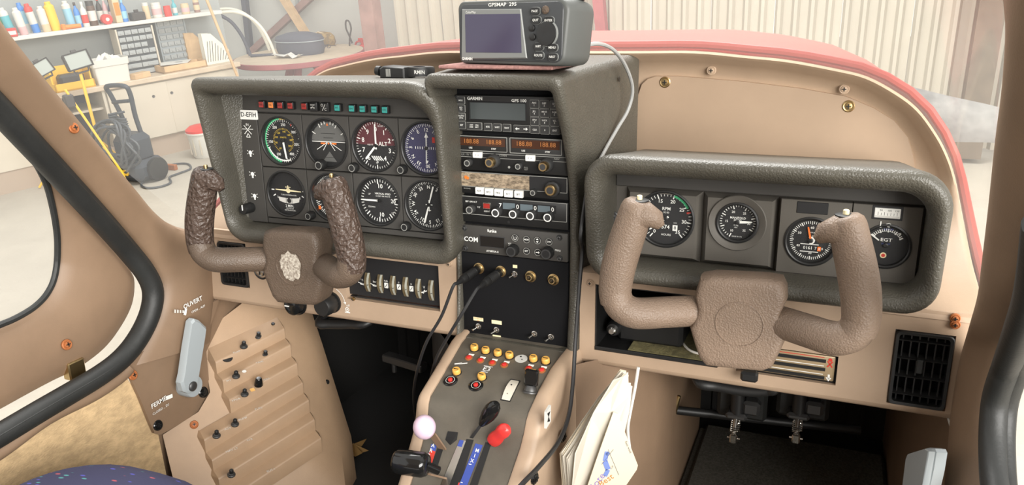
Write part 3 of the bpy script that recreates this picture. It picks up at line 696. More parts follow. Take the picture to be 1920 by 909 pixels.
gauge('heading_indicator', 'round heading gyro partly hidden behind the pilot yoke grip', gp('HI'), RAD['HI'], d_hi, knob=(-.036, -.0305, .0068, .013), group=IG)
gauge('vertical_speed_indicator', 'round vertical speed gauge with white needle pointing level', gp('VSI'), RAD['VSI'], d_vsi, [(-90, -.02, .90, .0026, .0014, 'white'), (-90, .02, .15, .003, .003, 'white')], group=IG)
gauge('radio_compass', 'round black compass card gauge with slanting white needle below the violet dial', gp('ADF'), RAD['ADF'], d_adf, [(17, -.02, .80, .0010, .0022, 'white'), (197, -.02, .80, .0010, .0026, 'white')], knob=(-.0345, -.0335, .0072, .011), group=IG)
# maroon upper half of the altimeter dial
for o in bpy.data.objects:
    if o.name == 'altimeter':
        m = MB(); m.arc(-88, 88, 0, .0365, .0063, 0, n=30); obj('dial_sector', m, 'maroon_dial', o, smooth=0)
# ---------------------------------------------------------------- copilot's panel
Pcp = thing('instrument_panel', 'hooded dark grey engine instrument panel behind the copilot yoke', 'instrument panel')
ylipR = interp([(-.17, -.050), (-.1, -.056), (0, -.070), (.02, -.075)])
binnacle(Pcp, (.120, .539, -.156, .0165), (.148, .517, -.131, -.011), [.04, .038, .045, .04], [.022, .022, .032, .014], ylipR, .012,
         [((.120, .528, -.15, -.012), [.03, .03, .04, .03], .17), ((.118, .536, -.155, .004), [.04, .038, .045, .04], .04)])
m = MB(); m.box(.144, .521, .010, .016, -.135, -.007); obj('backing', m, 'pod_grey', Pcp)
m = MB(); tile(m, .146, .519, -.036, -.009, .002); obj('panel_field', m, 'face_grey', Pcp)
def pod(x0, x1, cx, cz, r, y1, y0=.010, z0=-.133, z1=-.037):
    c_ = .007; m = MB(); ins_ = (x0+c_, x1-c_, z0+c_, z1-c_*.6)
    m.loft([[(x, y0, z) for x, z in ((x0, z0), (x1, z0), (x1, z1), (x0, z1))], [(x, y1+.0006, z) for x, z in ((ins_[0], ins_[2]), (ins_[1], ins_[2]), (ins_[1], ins_[3]), (ins_[0], ins_[3]))]])
    tile(m, *ins_, y1, cx, cz, r, depth=.010, g=0); return obj('gauge_pod', m, 'pod_grey', Pcp)
yp = -.004
def at_r(px, py): q = atY(px, py, yp); return q.x, q.z
rpm, mp_, fu, eg = at_r(1247, 411), at_r(1382, 418), at_r(1520, 453), at_r(1661, 462)
pod(.160, .262, rpm[0], rpm[1], .0358, yp); pod(.262, .356, mp_[0], mp_[1], .0330, yp)
m = MB(); tile(m, .358, .440, -.132, -.0365, yp, fu[0], fu[1], .0285, g=.0004); obj('panel_field', m, 'pod_grey', Pcp)
m = MB(); tile(m, .440, .516, -.132, -.0365, yp, eg[0], eg[1], .0248, g=.0004); obj('panel_field', m, 'pod_grey', Pcp)
m = MB(); m.box(.358, .516, yp, .012, -.1335, -.132); obj('ledge', m, 'pod_grey', Pcp)
def d_rpm(m, r, y):
    ring_ticks(m, r, y, 35, -142, 138, .84, .95, .0008, 5, .78, .0015)
    ring_nums(m, r, y, (('0', -142), ('5', -102), ('10', -60), ('15', -20), ('20', 20), ('25', 58), ('30', 98), ('35', 138)), .68, .19)
    m.arc(18, 62, .86*r, .97*r, y-.0002, 2); m.tick(72, .80*r, .97*r, .0022, y-.0002, 3)
    m.text('RPM', .17*r, 0, .36*r, y, bold=.01); m.text('X100', .10*r, 0, .22*r, y); m.text('HOURS', .11*r, .02*r, -.64*r, y)
    m.text('1574', .21*r, -.06*r, -.34*r, y, bold=.01); m.box(.26*r, .44*r, y-.0003, y, -.46*r, -.24*r, 0); m.text('8', .18*r, .35*r, -.35*r, y-.0005, mi=6, bold=.01); m.text('1/10', .07*r, .34*r, -.16*r, y)
def d_mp(m, r, y):
    ring_ticks(m, r, y, 30, -155, 120, .84, .96, .0008, 5, .74, .0013)
    ring_nums(m, r, y, (('10', -150), ('15', -90), ('20', -26), ('25', 34), ('30', 96), ('35', 142)), .60, .18)
    m.text('MANIFOLD', .17*r, 0, .22*r, y, bold=.012); m.text('PRESS', .17*r, 0, .07*r, y, bold=.012); m.text('IN Hg', .10*r, -.08*r, -.2*r, y); m.text('ABS.', .10*r, -.08*r, -.32*r, y); m.text('MADE IN USA', .09*r, 0, -.84*r, y)
def d_fu(m, r, y):
    m.arc(0, 360, .9*r, .96*r, y+.0001, 6, n=36)
    ring_ticks(m, r, y, 60, 0, 360, .76, .88, .0008, 5, .72, .0013)
    ring_nums(m, r, y, (('60', 2), ('50', -58), ('40', -118), ('30', 180), ('20', 128), ('10', 64)), .58, .15)
    m.arc(-40, 200, .10*r, .17*r, y, 0); m.text('HOURS', .08*r, .06*r, .36*r, y); m.text('SERVICE', .08*r, .16*r, .20*r, y)
    m.bar(-.42*r, -.18*r, .34*r, -.18*r, .0010, y); m.bar(-.42*r, -.52*r, .34*r, -.52*r, .0010, y)
    m.text('0161', .20*r, -.10*r, -.35*r, y, bold=.01); m.text('7', .17*r, .22*r, -.35*r, y); m.box(.30*r, .44*r, y-.0003, y, -.46*r, -.26*r, 4); m.text('8', .14*r, .37*r, -.36*r, y-.0005)
def d_eg(m, r, y):
    ring_ticks(m, r, y, 16, -52, 60, .72, .84, .0009, 4, .66, .0016); m.arc(-52, 60, .70*r, .72*r, y, 0); m.text('EGT', .24*r, 0, .26*r, y, bold=.012, sx=1.2)
    m.text('25\u00b0F/ DIV', .10*r, 0, .06*r, y, mi=7); m.text('ALCOR', .14*r, .04*r, .80*r, y, mi=7); m.disc(.58*r, .62*r, .0012, y, 0); m.disc(-.06*r, -.52*r, .0036, y-.0006, 8); m.disc(-.06*r, -.52*r, .0022, y-.0009, 3)
EG = 'engine gauges on the copilot panel'
gauge('tachometer', 'round rpm gauge with green arc and hour counter behind the copilot yoke', (rpm[0], yp, rpm[1]), .0354, d_rpm, [(-128, -.12, .74, .0026, .0018, 'white')], group=EG)
t = gauge('manifold_pressure_gauge', 'small manifold pressure gauge in a wide grey ring on the copilot panel', (mp_[0], yp, mp_[1]), .0232, d_mp, [(86, -.05, .76, .0030, .0016, 'white')], group=EG)
m = MB(); m.lathe([(.0362, -.0005), (.0362, .0015), (.0352, .0026), (.0300, .0010), (.0240, -.002)], 44, cap0=False, cap1=False); obj('mounting_ring', m, 'pod_grey', t)
gauge('hour_meter', 'round gauge with orange needle and counter reading 01617', (fu[0], yp, fu[1]), .0281, d_fu, [(-14, -.1, .62, .0022, .0016, 'orange_mark')], group=EG)
gauge('exhaust_temperature_gauge', 'round exhaust temperature gauge marked EGT with red dot', (eg[0], yp, eg[1]), .0244, d_eg, [(-54, .40, .86, .0014, .0016, 'white')], group=EG)
# blank window, outside-air gauge, screw
q0, q1 = at_r(1495, 377), at_r(1552, 403); m = MB(); m.box(q0[0], q1[0], yp-.0008, yp+.002, q1[1], q0[1], b=.0006); obj('blank_window', m, 'dial', Pcp)
q = at_r(1664, 399); t = thing('temperature_gauge', 'small rectangular oil temperature gauge with white scale above the EGT dial', 'gauge', (q[0], yp, q[1]))
m = MB(); m.box(-.0165, .0165, -.0006, .003, -.0085, .0085, b=.0004); obj('frame', m, 'dial', t)
m = MB(); m.box(-.0140, .0140, -.0016, 0, -.0062, .0058, b=.0005); m.bar(-.013, -.0045, .013, -.0045, .0022, -.0018, 1); obj('scale_plate', m, ['white', 'white_soft'], t)
m = MB()
for k in range(7): m.bar(-.010+k*.0034, -.003, -.010+k*.0034, .0 if k % 2 else .001, .0004, -.0018)
m.text('50', .003, -.007, .003, -.0018); m.text('100', .003, .002, .003, -.0018); m.text('150', .003, .010, .003, -.0018); obj('scale_markings', m, 'black', t, smooth=0)
m = MB(); m.tube([(-.006, -.0008, -.016), (-.006, -.0008, -.0105)], .0008, 6); m.disc(-.006, -.0165, .0018, -.0009); m.arc(0, 360, .0018, .0026, -.0009, 0, .003, -.0145, 12); m.bar(.0, -.0132, .008, -.0160, .0008, -.0009); m.bar(.003, -.0120, .008, -.0160, .0008, -.0009); obj('symbol', m, 'white', t, smooth=0)
washer_screw(Pcp, atY(1150, 406, -.002), (0, -1, 0), .0075, 'steel_dark')
# ---------------------------------------------------------------- centre console shell
Con = thing('radio_console', 'leather grained centre console hood that houses the stacked radios', 'console')
ylipC = interp([(-.285, -.012), (-.2, -.002), (-.12, 0), (-.06, -.003), (-.015, -.013), (.035, -.036), (.076, -.065), (.095, -.076), (.112, -.08)])
YR = .006
def con_loop(x, zt, zb, r, yf, dx=0):
    pts = rrect(-x+dx, x+dx, zb, zt, [.002, .002, r, r], 8)
    out = []
    n_ = len(pts)
    for i, (px, pz) in enumerate(pts):                       # subdivide the long legs so the visor curve shows
        out.append((px, yf(pz), pz)); nx, nz = pts[(i+1) % n_]
        if abs(nz-pz) > .1:
            for k in range(1, 16): zz = pz+(nz-pz)*k/16; xx = px+(nx-px)*k/16; out.append((xx, yf(zz), zz))
    return out
loops = [con_loop(.126, .128, -.29, .012, lambda z: .20), con_loop(.104, .119, -.288, .012, lambda z: .03)]
for f, dy in ((0, .016), (0, .008), (.1, .003), (.3, .0), (.55, 0), (.8, .002), (.95, .006), (1, .010)):
    loops.append(con_loop(.097-.0125*f, .1145-.0200*f, -.285+.003*f, .012-.006*f, lambda z: ylipC(z)+dy, -.0045*f))
loops.append(con_loop(.0862, .094, -.283, .004, lambda z: YR+.012, -.005))
obj('hood', MB().loft(loops), 'leather', Con, smooth=60)
m = MB(); m.box(-.092, .082, YR+.004, YR+.012, -.285, .096); obj('backing', m, 'black_matte', Con)
m = MB(); q = atX(1161, 148, .118); m.lathe([(.0038, 0), (.0038, .0006)], 12, X=frame(q, (0, 1, 0), (0, 0, 1))); obj('hole', m, 'black', Con)
# ================================================================== radio stack
c1 = lambda x, y: (780+x/3.247, 120+y/3.247)
c2 = lambda x, y: (780+x/3.247, 380+y/3.247)
def unit(name, label, top, bot, x0=-.0905, x1=.0790, r=.0015, body='black', th=.004, cat='radio'):
    zt, zb = atY(*top, YR-th).z, atY(*bot, YR-th).z; zc = (zt+zb)/2
    t = thing(name, label, cat, (0, YR, zc)); t['_h'] = (zt-zb)/2
    m = MB(); m.prism(rrect(x0, x1, zb-zc, zt-zc, r, 4), .004, -th, bev=.0008); obj('case', m, body, t)
    def L(px, d=0): q = atY(*px, YR-th-d); return q.x, q.z-zc
    return t, L, -th, (zt-zb)/2
def pad(parent, name, x0, x1, z0, z1, y0, h, mats, txt=None, ts=.0035, tm='white', r=.001, edge=True, bold=.01):
    cx, cz = (x0+x1)/2, (z0+z1)/2; m = MB()
    if edge: m.prism(rrect(x0-cx-.0004, x1-cx+.0004, z0-cz-.0004, z1-cz+.0004, r, 3), 0, -h*.6, 1)
    m.prism(rrect(x0-cx, x1-cx, z0-cz, z1-cz, r, 3), 0, -h, 0, bev=.0003)
    o = obj(name, m, mats, parent, X=Matrix.Translation((cx, y0, cz)))
    if txt:
        m = MB(); ls = txt.split('\n')
        for i, s_ in enumerate(ls): m.text(s_, ts, 0, ((len(ls)-1)/2-i)*ts*.95, -h-.0003, bold=bold)
        obj('legend', m, tm, o, smooth=0)
    return o
def letter(parent, s_, size, x, z, y, mt='white', bold=0, align='CENTER', sx=1):
    m = MB(); m.text(s_, size, 0, 0, 0, bold=bold, align=align, sx=sx); return obj('lettering', m, mt, parent, smooth=0, X=Matrix.Translation((x, y, z)))
def dual_knob(parent, x, z, y, r, h, inner=True, mats=('button', 'button_edge'), n=22):
    m = MB(); ridged_knob(m, 0, 0, r, h, 0, 0, n)
    if inner: ridged_knob(m, 0, 0, r*.72, h*.75, -h, 1, n); m.disc(0, 0, r*.45, -h*1.76, 0, 16)
    else: m.arc(0, 360, r*.62, r*.84, -h-.0003, 1, n=20)
    return obj('knob', m, list(mats), parent, X=Matrix.Translation((x, y, z)))
def frame_line(parent, x0, x1, z0, z1, y, w=.0007, mt='button_edge', r=.001):
    a_ = rrect(x0, x1, z0, z1, r, 3); b_ = rrect(x0+w, x1-w, z0+w, z1-w, max(r-w, .0002), 3)
    m = MB(); m.loft([[(x, y, z) for x, z in a_], [(x, y-.0004, z) for x, z in a_], [(x, y-.0004, z) for x, z in b_], [(x, y, z) for x, z in b_]]); return obj('frame_line', m, mt, parent)
# --- satellite navigator
t, L, yf, hh = unit('panel_navigator', 'black rack navigator with wide grey screen and keypad topmost in the radio stack', c1(240,186), c1(247,404), th=.006, r=.003)
frame_line(t, -.0890, .0775, -hh+.001, hh-.001, yf, .0008, 'button', .003)
a_, b_ = L(c1(330,232)), L(c1(668,345)); s0, s1 = L(c1(318,226)), L(c1(675,352))
m = MB(); m.box(a_[0]-.003, b_[0]+.0015, yf-.0008, yf+.001, b_[1]-.0015, a_[1]+.0015, b=.0005); sc_ = obj('screen_bezel', m, 'dial', t)
m = MB(); m.box(a_[0], b_[0], yf-.0012, yf, b_[1], a_[1], b=.0003); obj('screen', m, 'lcd_grey', t)
q = L(c1(358,210)); letter(t, 'GARMIN', .0062, q[0], q[1], yf-.0004, bold=.02); q = L(c1(627,224)); letter(t, 'GPS 100', .0056, q[0], q[1], yf-.0004, bold=.02, sx=1.15)
BM = ['button', 'button_edge']
for (x, y), s_ in zip(((275,221),(277,271),(279,321),(281,371)), ('MSG', 'GO\nTO', 'AUTO\nSTO', 'SET')):
    q = L(c1(x, y)); pad(t, 'key', q[0]-.0058, q[0]+.0058, q[1]-.0048, q[1]+.0048, yf, .0016, BM, s_, .0032)
q = L(c1(357,377)); pad(t, 'key', q[0]-.0115, q[0]+.0115, q[1]-.0048, q[1]+.0048, yf, .0016, BM, 'OFF    ON\nDIM    BRT', .0030)
for (x, y), s_ in zip(((440,382),(497,385),(555,388)), ('RTE', 'WPT', 'NAV')):
    q = L(c1(x, y)); pad(t, 'key', q[0]-.0058, q[0]+.0058, q[1]-.0048, q[1]+.0048, yf, .0016, BM, s_, .0034)
q = L(c1(645,394)); k_ = pad(t, 'key', q[0]-.0118, q[0]+.0118, q[1]-.0048, q[1]+.0048, yf, .0016, BM)
m = MB()
for s_ in (-1, 1): m.bar(s_*.003, 0, s_*.007, 0, .0012, -.0019); m.add([(s_*.0095, -.0019, 0), (s_*.0065, -.0019, .0022), (s_*.0065, -.0019, -.0022)], [(0, 1, 2)])
obj('legend', m, 'white', k_, smooth=0)
keys = ['ABC\n1','DEF\n2','GHI\n3','JKL\n4','MNO\n5','PQR\n6','STU\n7','VWX\n8','YZ-\n9','CLR','0','ENT']
for i, s_ in enumerate(keys):
    r_, c_ = divmod(i, 3); q = L(c1(722+61*c_+1.2*r_, 243+52*r_+3*c_+(0 if r_ < 3 else 0))); pad(t, 'key', q[0]-.0062, q[0]+.0062, q[1]-.0052, q[1]+.0052, yf, .0016, BM, s_, .0034)
# --- nav/com
t, L, yf, hh = unit('nav_com_radio', 'dark radio with two amber digit displays and ridged knobs', c1(252,428), c1(270,642))
for k, (p_, q_) in enumerate((((252,430),(556,545)), ((570,446),(888,560)))):
    a_, b_ = L(c1(*p_)), L(c1(q_[0], q_[1])); w_ = b_[0]-a_[0]; zt = L(c1((p_[0]+q_[0])/2, p_[1]+(10 if k == 0 else 8)))[1]; zb = L(c1((p_[0]+q_[0])/2, q_[1]-(14 if k == 0 else 10)))[1]
    frame_line(t, a_[0], b_[0], zb, zt, yf, .0008)
    m = MB(); m.box(a_[0]+.003, b_[0]-.003, yf-.0005, yf+.001, zb+.0075, zt-.0025); d_ = obj('display', m, 'lcd_amber', t)
    m = MB(); m.text('188.88', .0090, (a_[0]+b_[0])/2-.017, (zb+zt)/2+.0028, yf-.0007); m.text('188.88', .0090, (a_[0]+b_[0])/2+.018, (zb+zt)/2+.0028, yf-.0007); obj('digits', m, 'seg_amber', d_, smooth=0)
    letter(t, 'USE', .0034, (a_[0]+b_[0])/2-.018, zb+.0042, yf-.0006, bold=.01); letter(t, 'STBY', .0034, (a_[0]+b_[0])/2+.018, zb+.0042, yf-.0006, bold=.01)
a_, b_ = L(c1(258,535)), L(c1(258,560)); e_ = L(c1(888,600)); frame_line(t, -.0885, .0775, b_[1]-.0005, a_[1]+.0002, yf, .0006)
letter(t, 'KX 170 TSO', .0038, -.073, (a_[1]+b_[1])/2, yf-.0006, 'button_edge'); q = L(c1(530,558)); letter(t, 'COMM', .0038, q[0], q[1], yf-.0006, 'button_edge'); q = L(c1(858,578)); letter(t, 'NAV', .0038, q[0], q[1], yf-.0006, 'button_edge')
for x, y in ((378,552),(699,571)):
    q = L(c1(x, y)); k_ = pad(t, 'transfer_button', q[0]-.0068, q[0]+.0068, q[1]-.004, q[1]+.004, yf, .004, ['white', 'white_soft'], '<  >', .0035, 'black')
for x, y, r_, h_, inn in ((318,605,.0055,.010,False),(470,595,.0095,.012,True),(622,627,.0048,.008,False),(792,620,.0095,.012,True)):
    q = L(c1(x+10, y-8)); dual_knob(t, q[0], q[1], yf, r_, h_, inn, ('button', 'brass' if inn else 'button_edge'))
q = L(c1(567,628)); m = MB(); m.lathe([(.0018, -.0002), (.0018, .0003)], 12, X=Matrix.Translation((q[0], yf, q[1]))); obj('screw_hole', m, 'button_edge', t)
letter(t, 'PULL\nTEST', .0028, L(c1(670,640))[0], L(c1(670,636))[1], yf-.0006, 'button_edge')
# --- ADF receiver
t, L, yf, hh = unit('adf_receiver', 'worn radio with scratched film window and five white buttons', c1(270,648), c1(279,782))
zt, zb = L(c1(272,652))[1], L(c1(278,738))[1]
frame_line(t, -.0890, .0778, zb-.0010, zt, yf, .0008)
mat('worn_film', srgb(96, 84, 70), .35, vary=(120, .5, srgb(176, 158, 134)), stretch=(1, 1, 2.2))
x1_ = L(c1(690,700))[0]; m = MB(); m.box(-.0875, x1_, yf-.0006, yf+.001, zb+.0002, zt-.0012); obj('film_window', m, 'worn_film', t)
m = MB(); m.box(x1_+.0005, .0765, yf-.0003, yf+.001, zb+.0002, zt-.0012); obj('dial_window', m, 'dial', t)
q = L(c1(305,688)); m = MB(); m.disc(q[0], q[1], .0026, yf-.0009, n=10); m.disc(q[0]+.003, q[1]-.001, .0022, yf-.0010, n=9); obj('orange_flag', m, 'orange_mark', t, smooth=0)
for (x, y), s_ in zip(((393,768),(450,775),(508,780),(568,787),(630,790)), ('ADF', 'BFO', 'FRQ', 'FLT', 'SET')):
    q = L(c1(x, y)); pad(t, 'push_button', q[0]-.0062, q[0]+.0062, q[1]-.0048, q[1]+.0048, yf, .005, ['white', 'white_soft'], s_, .0036, 'black')
q = L(c1(722,778)); dual_knob(t, q[0], q[1], yf, .0046, .008, False); q = L(c1(840,756)); dual_knob(t, q[0], q[1], yf, .0108, .010, True, ('button', 'brass'))
letter(t, 'RECEIVER', .0026, L(c1(312,745))[0], L(c1(312,748))[1]-.002, yf-.0006, 'button_edge')
# --- transponder
t, L, yf, hh = unit('transponder', 'transponder with red lens, four code digits 7000 and four knobs', c1(279,797), c2(292,112))
zt, zb = L(c1(281,800))[1], L(c2(290,52))[1]; frame_line(t, -.0885, .0775, zb-.0035, zt, yf, .0008)
q = L(c1(342,880)); dual_knob(t, q[0], q[1], yf, .0065, .010, False); letter(t, 'SBY ON ALT', .0034, q[0]-.001, q[1]+.0105, yf-.0006, bold=.01); letter(t, 'TST', .0032, q[0]+.011, q[1]+.003, yf-.0006)
q = L(c1(433,862)); m = MB(); m.box(-.0062, .0062, -.002, .001, -.0048, .0048, 1, b=.0006); m.box(-.005, .005, -.0032, -.002, -.0036, .0036, 0, b=.0008); obj('reply_lamp', m, ['lamp_red', 'chrome'], t, X=Matrix.Translation((q[0], yf, q[1]))); letter(t, 'IDENT', .0034, q[0], q[1]-.0085, yf-.0006)
za = L(c1(620,845))[1]; zc_ = L(c1(620,893))[1]; xa, xb = L(c1(490,850))[0], L(c1(853,885))[0]
m = MB(); m.box(xa, xb, yf-.0004, yf+.001, zc_, za); obj('code_window', m, 'dial', t)
xs_ = [L(c1(x, 870))[0] for x in (515,620,727,833)]
for i in range(3): m = MB(); m.box(xs_[i]+.004, xs_[i+1]-.004, yf-.0009, yf, zc_+.0012, za-.0012); obj('code_drum', m, 'lcd_blue', t)
for x_, s_ in zip(xs_, '7000'): letter(t, s_, .0088, x_, (za+zc_)/2, yf-.0011, bold=.01)
for x, y in ((490,62),(595,70),(700,80),(805,90)):
    q = L(c2(x+12, y-10)); dual_knob(t, q[0], q[1], yf, .0070, .0115, False, ('button', 'white'))
m = MB(); q = L(c2(565,117)); m.lathe([(.0022, 0), (.0022, .0004)], 10, X=Matrix.Translation((q[0], yf, q[1]))); obj('screw_hole', m, 'black', t)
# --- com radio
t, L, yf, hh = unit('com_radio', 'dark grey com radio marked COM with dark square display', c2(281,131), c2(292,297), body='face_grey', th=.005)
for x, y in ((296,153),(303,276),(874,212),(877,338)): washer_screw(t, Vector((L(c2(x, y))[0], yf, L(c2(x, y))[1]))+t.location, (0, -1, 0), .0042, 'steel_dark').matrix_local = Matrix.Translation((L(c2(x, y))[0], yf, L(c2(x, y))[1]))
q = L(c2(336,223)); letter(t, 'COM', .0100, q[0], q[1], yf-.0005, bold=.02); q = L(c2(463,172)); letter(t, 'funke', .0066, q[0], q[1], yf-.0005, bold=.02); q = L(c2(466,296)); letter(t, 'ATR833A-II', .0040, q[0], q[1], yf-.0005, bold=.015)
a_, b_ = L(c2(390,184)), L(c2(540,276)); m = MB(); m.box(a_[0]-.001, b_[0]+.001, yf-.0006, yf+.001, b_[1]-.0012, a_[1]-.003, b=.0004); m.box(a_[0]+.0006, b_[0]-.0006, yf-.0010, yf, b_[1], a_[1]-.0042, 1); obj('display', m, ['button', 'black_gloss'], t)
for (x, y), s_ in zip(((606,212),(676,222),(742,228),(813,236),(676,292),(745,300)), ('I', 'MEM', '', 'DW', 'SET', '')):
    q = L(c2(x, y)); m = MB(); m.lathe([(.0052, 0), (.0052, .0016), (.0046, .0022)], 20); m.arc(0, 360, .0045, .0052, -.0024, 1, n=20); o = obj('round_key', m, ['black', 'button_edge'], t, X=Matrix.Translation((q[0], yf, q[1])))
    m = MB()
    if s_: m.text(s_, .0036, 0, 0, -.0026, bold=.015)
    elif x == 742: m.add([(0, -.0026, .0036), (-.002, -.0026, .001), (.002, -.0026, .001), (0, -.0026, -.0036), (-.002, -.0026, -.001), (.002, -.0026, -.001)], [(0, 1, 2), (3, 5, 4)])
    else: m.bar(-.003, 0, .001, 0, .0012, -.0026); m.add([(.0034, -.0026, 0), (.0006, -.0026, .002), (.0006, -.0026, -.002)], [(0, 1, 2)])
    if s_ == 'I': m.arc(30, 330, .0022, .0028, -.0026, n=16)
    obj('legend', m, 'white', o, smooth=0)
for x, y in ((592,290),(803,305)): q = L(c2(x+6, y-6)); dual_knob(t, q[0], q[1], yf, .0088, .013, False, ('black', 'button'))
q = L(c2(864,290)); letter(t, 'FREQ', .0036, q[0], q[1], yf-.0005, bold=.01); q = L(c2(572,254)); letter(t, 'VOL\nSEL', .0030, q[0], q[1], yf-.0005, bold=.01)
# --- jack and switch panel
t, L, yf, hh = unit('jack_panel', 'plain black panel with headset jacks and toggle switches below the radios', c2(296,300), c2(318,806), body='black_matte', th=.002, cat='panel')
JP = (t, L, yf)
def toggle(parent, q, y, s=1.0, ang=-20, mt='chrome'):
    m = MB(); m.lathe([(.0058*s, 0), (.0058*s, .0015), (.0040*s, .0020), (.0036*s, .0045), (.0030*s, .0050)], 12)
    d = Vector((-sin(R(35)), -cos(R(35)), sin(R(ang)))).normalized()
    m.tube([Vector((0, -.004, 0))*s, Vector((0, -.004, 0))*s+d*.006*s, Vector((0, -.004, 0))*s+d*.012*s], [.0012*s, .0015*s, .0022*s], 8)
    return obj('toggle_switch', m, mt, parent, X=Matrix.Translation((q[0], y, q[1])))
for x, y in ((602,433),(382,750),(492,772),(722,796),(823,815)): toggle(t, L(c2(x, y)), yf, .82)
for x0, y0, x1, y1 in ((590,372,617,402),(350,690,410,726),(461,708,522,746),(467,798,517,836)):
    a_, b_ = L(c2(x0, y0)), L(c2(x1, y1)); m = MB(); m.box(a_[0], b_[0], yf-.0006, yf, b_[1]+.001, a_[1]-.001); o = obj('paper_label', m, 'cream', t)
    if x0 == 350: m = MB(); m.text('INTERCOM', .0028, (a_[0]+b_[0])/2, (a_[1]+b_[1])/2+.001, yf-.0008); m.text('ON', .0028, (a_[0]+b_[0])/2, (a_[1]+b_[1])/2-.002, yf-.0008); obj('lettering', m, 'orange_mark', o, smooth=0)
def jack(parent, q, y):
    m = MB(); m.lathe([(.0086, 0), (.0086, .0016), (.0072, .0020), (.0072, .0040), (.0060, .0050), (.0050, .0095), (.0044, .0100), (.0032, .0098), (.0032, .004)], 20, cap1=False); m.disc(0, 0, .0033, -.005, 1, 14)
    return obj('jack_socket', m, ['brass', 'black'], parent, X=Matrix.Translation((q[0], y, q[1])))
for x, y in ((700,447),(838,466),(385,398),(518,416)): jack(t, L(c2(x, y)), yf)
# --- headset plugs with their cords
def plug(label, cxy, cable_px, ys):
    q = L(c2(*cxy)); p0 = Vector((q[0], YR+yf-.010, q[1]+t.location.z)); tt = thing('headset_plug', label, 'plug', p0)
    m = MB(); pr = [(.0040, -.006), (.0062, -.001), (.0066, .004), (.0062, .008)]
    for k in range(9): pr += [(.0068, .010+k*.0032), (.0060, .0112+k*.0032), (.0068, .0126+k*.0032)]
    pr += [(.0064, .041), (.0056, .048)]
    for k in range(6): pr += [(.0046-.0003*k, .050+k*.0024), (.0040-.0003*k, .0512+k*.0024)]
    pr += [(.0022, .066)]
    m.lathe(pr, 16); obj('plug_body', m, 'black', tt)
    e = Vector((0, -.064, 0)); pts = [e, e+Vector((-.001, -.012, -.002))]
    for (px, py), y_ in zip(cable_px, ys): pts.append(atY(px, py, y_)-p0)
    m = MB(); m.tube(catmull(pts, 8), .0023, 8); obj('cord', m, 'cable_black', tt)
plug('black ribbed headset plug in the outer jack with its thin cord', (385,398), [(828,592),(798,645),(780,705),(776,750),(782,800)], (-.085, -.085, -.06, -.03, .03))
plug('black ribbed headset plug in the inner jack beside the toggle switch', (518,416), [(868,585),(842,628),(818,672),(806,720),(800,770)], (-.10, -.10, -.085, -.05, .0))
# ================================================================== on top of the console
mt_ = thing('console_mat', 'mauve carpet offcut lying on top of the radio console', 'mat', (0, 0, .1195))
m = MB(); m.box(-.082, .079, -.062, .075, .0, .005, b=.0015); obj('pile', m, 'carpet_mauve', mt_)
pL, pR = atZ(857, 118, .1255), atZ(1062, 124, .1255)
gx = (pR-pL).normalized(); gw = (pR-pL).length; gz = Vector((0, .06, 1)); gz = (gz-gx*gz.dot(gx)).normalized()
GX = frame((pL+pR)/2, gx, gz); gn = thing('portable_navigator', 'grey portable satellite navigator with dark violet screen standing on the mauve mat', 'navigator', X=GX)
hgt = inframe(GX, 960, -1)[1]; W = gw/2
m = MB(); loops = []
for f, y_ in ((.97, .058), (1.0, .045), (1.015, .02), (1.0, .004), (.985, .001), (.96, 0)):
    loops.append([(x*f, y_, (z-hgt/2)*f+hgt/2) for x, z in [(q_[0]*(1-.04*(q_[1] < .02)), q_[1]) for q_ in rrect(-W, W, .0, hgt, [.008, .014, .016, .010], 6)]])
m.loft(loops[::-1], 0, True, True); obj('case', m, 'gps_body', gn, smooth=50)
k1 = lambda x, y: (780+x/3.031, y/3.031)
LG = lambda x, y, d=.001: inframe(GX, *k1(x, y), d)
a_, b_ = LG(232, 40), LG(830, 350); m = MB(); m.prism(rrect(-W*.94, W*.93, .004, hgt-.004, .010, 5), .0, -.0014, bev=.0008); obj('front_panel', m, 'gps_face', gn)
q = [LG(265, 52), LG(600, 50), LG(634, 332), LG(262, 336)]; m = MB(); m.prism([(x, z) for x, z in q][::-1], -.001, -.0030, bev=.0012); obj('screen_bezel', m, 'gps_trim', gn)
q = [LG(280, 82, .003), LG(592, 78, .003), LG(600, 300, .003), LG(284, 298, .003)]; m = MB(); m.prism(q[::-1], -.0028, -.0034); obj('screen', m, 'lcd_violet', gn)
q = LG(492, 31); letter(gn, 'GPSMAP  295', .0062, q[0], q[1]+.001, -.0018, bold=.015, sx=1.35); q = LG(312, 70, .003); letter(gn, 'ColorMap', .0044, q[0], q[1], -.0036); q = LG(288, 343); letter(gn, 'GARMIN', .0050, q[0]+.003, q[1]+.002, -.0032, bold=.03)
for (x, y), s_ in zip(((682,64),(687,115),(760,117),(702,265),(781,271),(703,315),(782,324)), ('PAGE', 'QUIT', 'ENTER', 'WPT', 'MENU', 'ROUTE', 'NRST')):
    q = LG(x, y, .0015); k_ = pad(gn, 'key', q[0]-.0075, q[0]+.0075, q[1]-.0046, q[1]+.0046, -.0012, .003, ['black', 'gps_trim'], s_, .0040, 'white', r=.0044)
for x, y, r_ in ((738,56,.0050),(662,160,.0042),(666,211,.0042)):
    q = LG(x, y, .0015); m = MB(); m.lathe([(r_, 0), (r_, .0022), (r_*.7, .0032)], 16); o = obj('round_key', m, 'yoke_dark' if x == 738 else 'black', gn, X=Matrix.Translation((q[0], -.0012, q[1])))
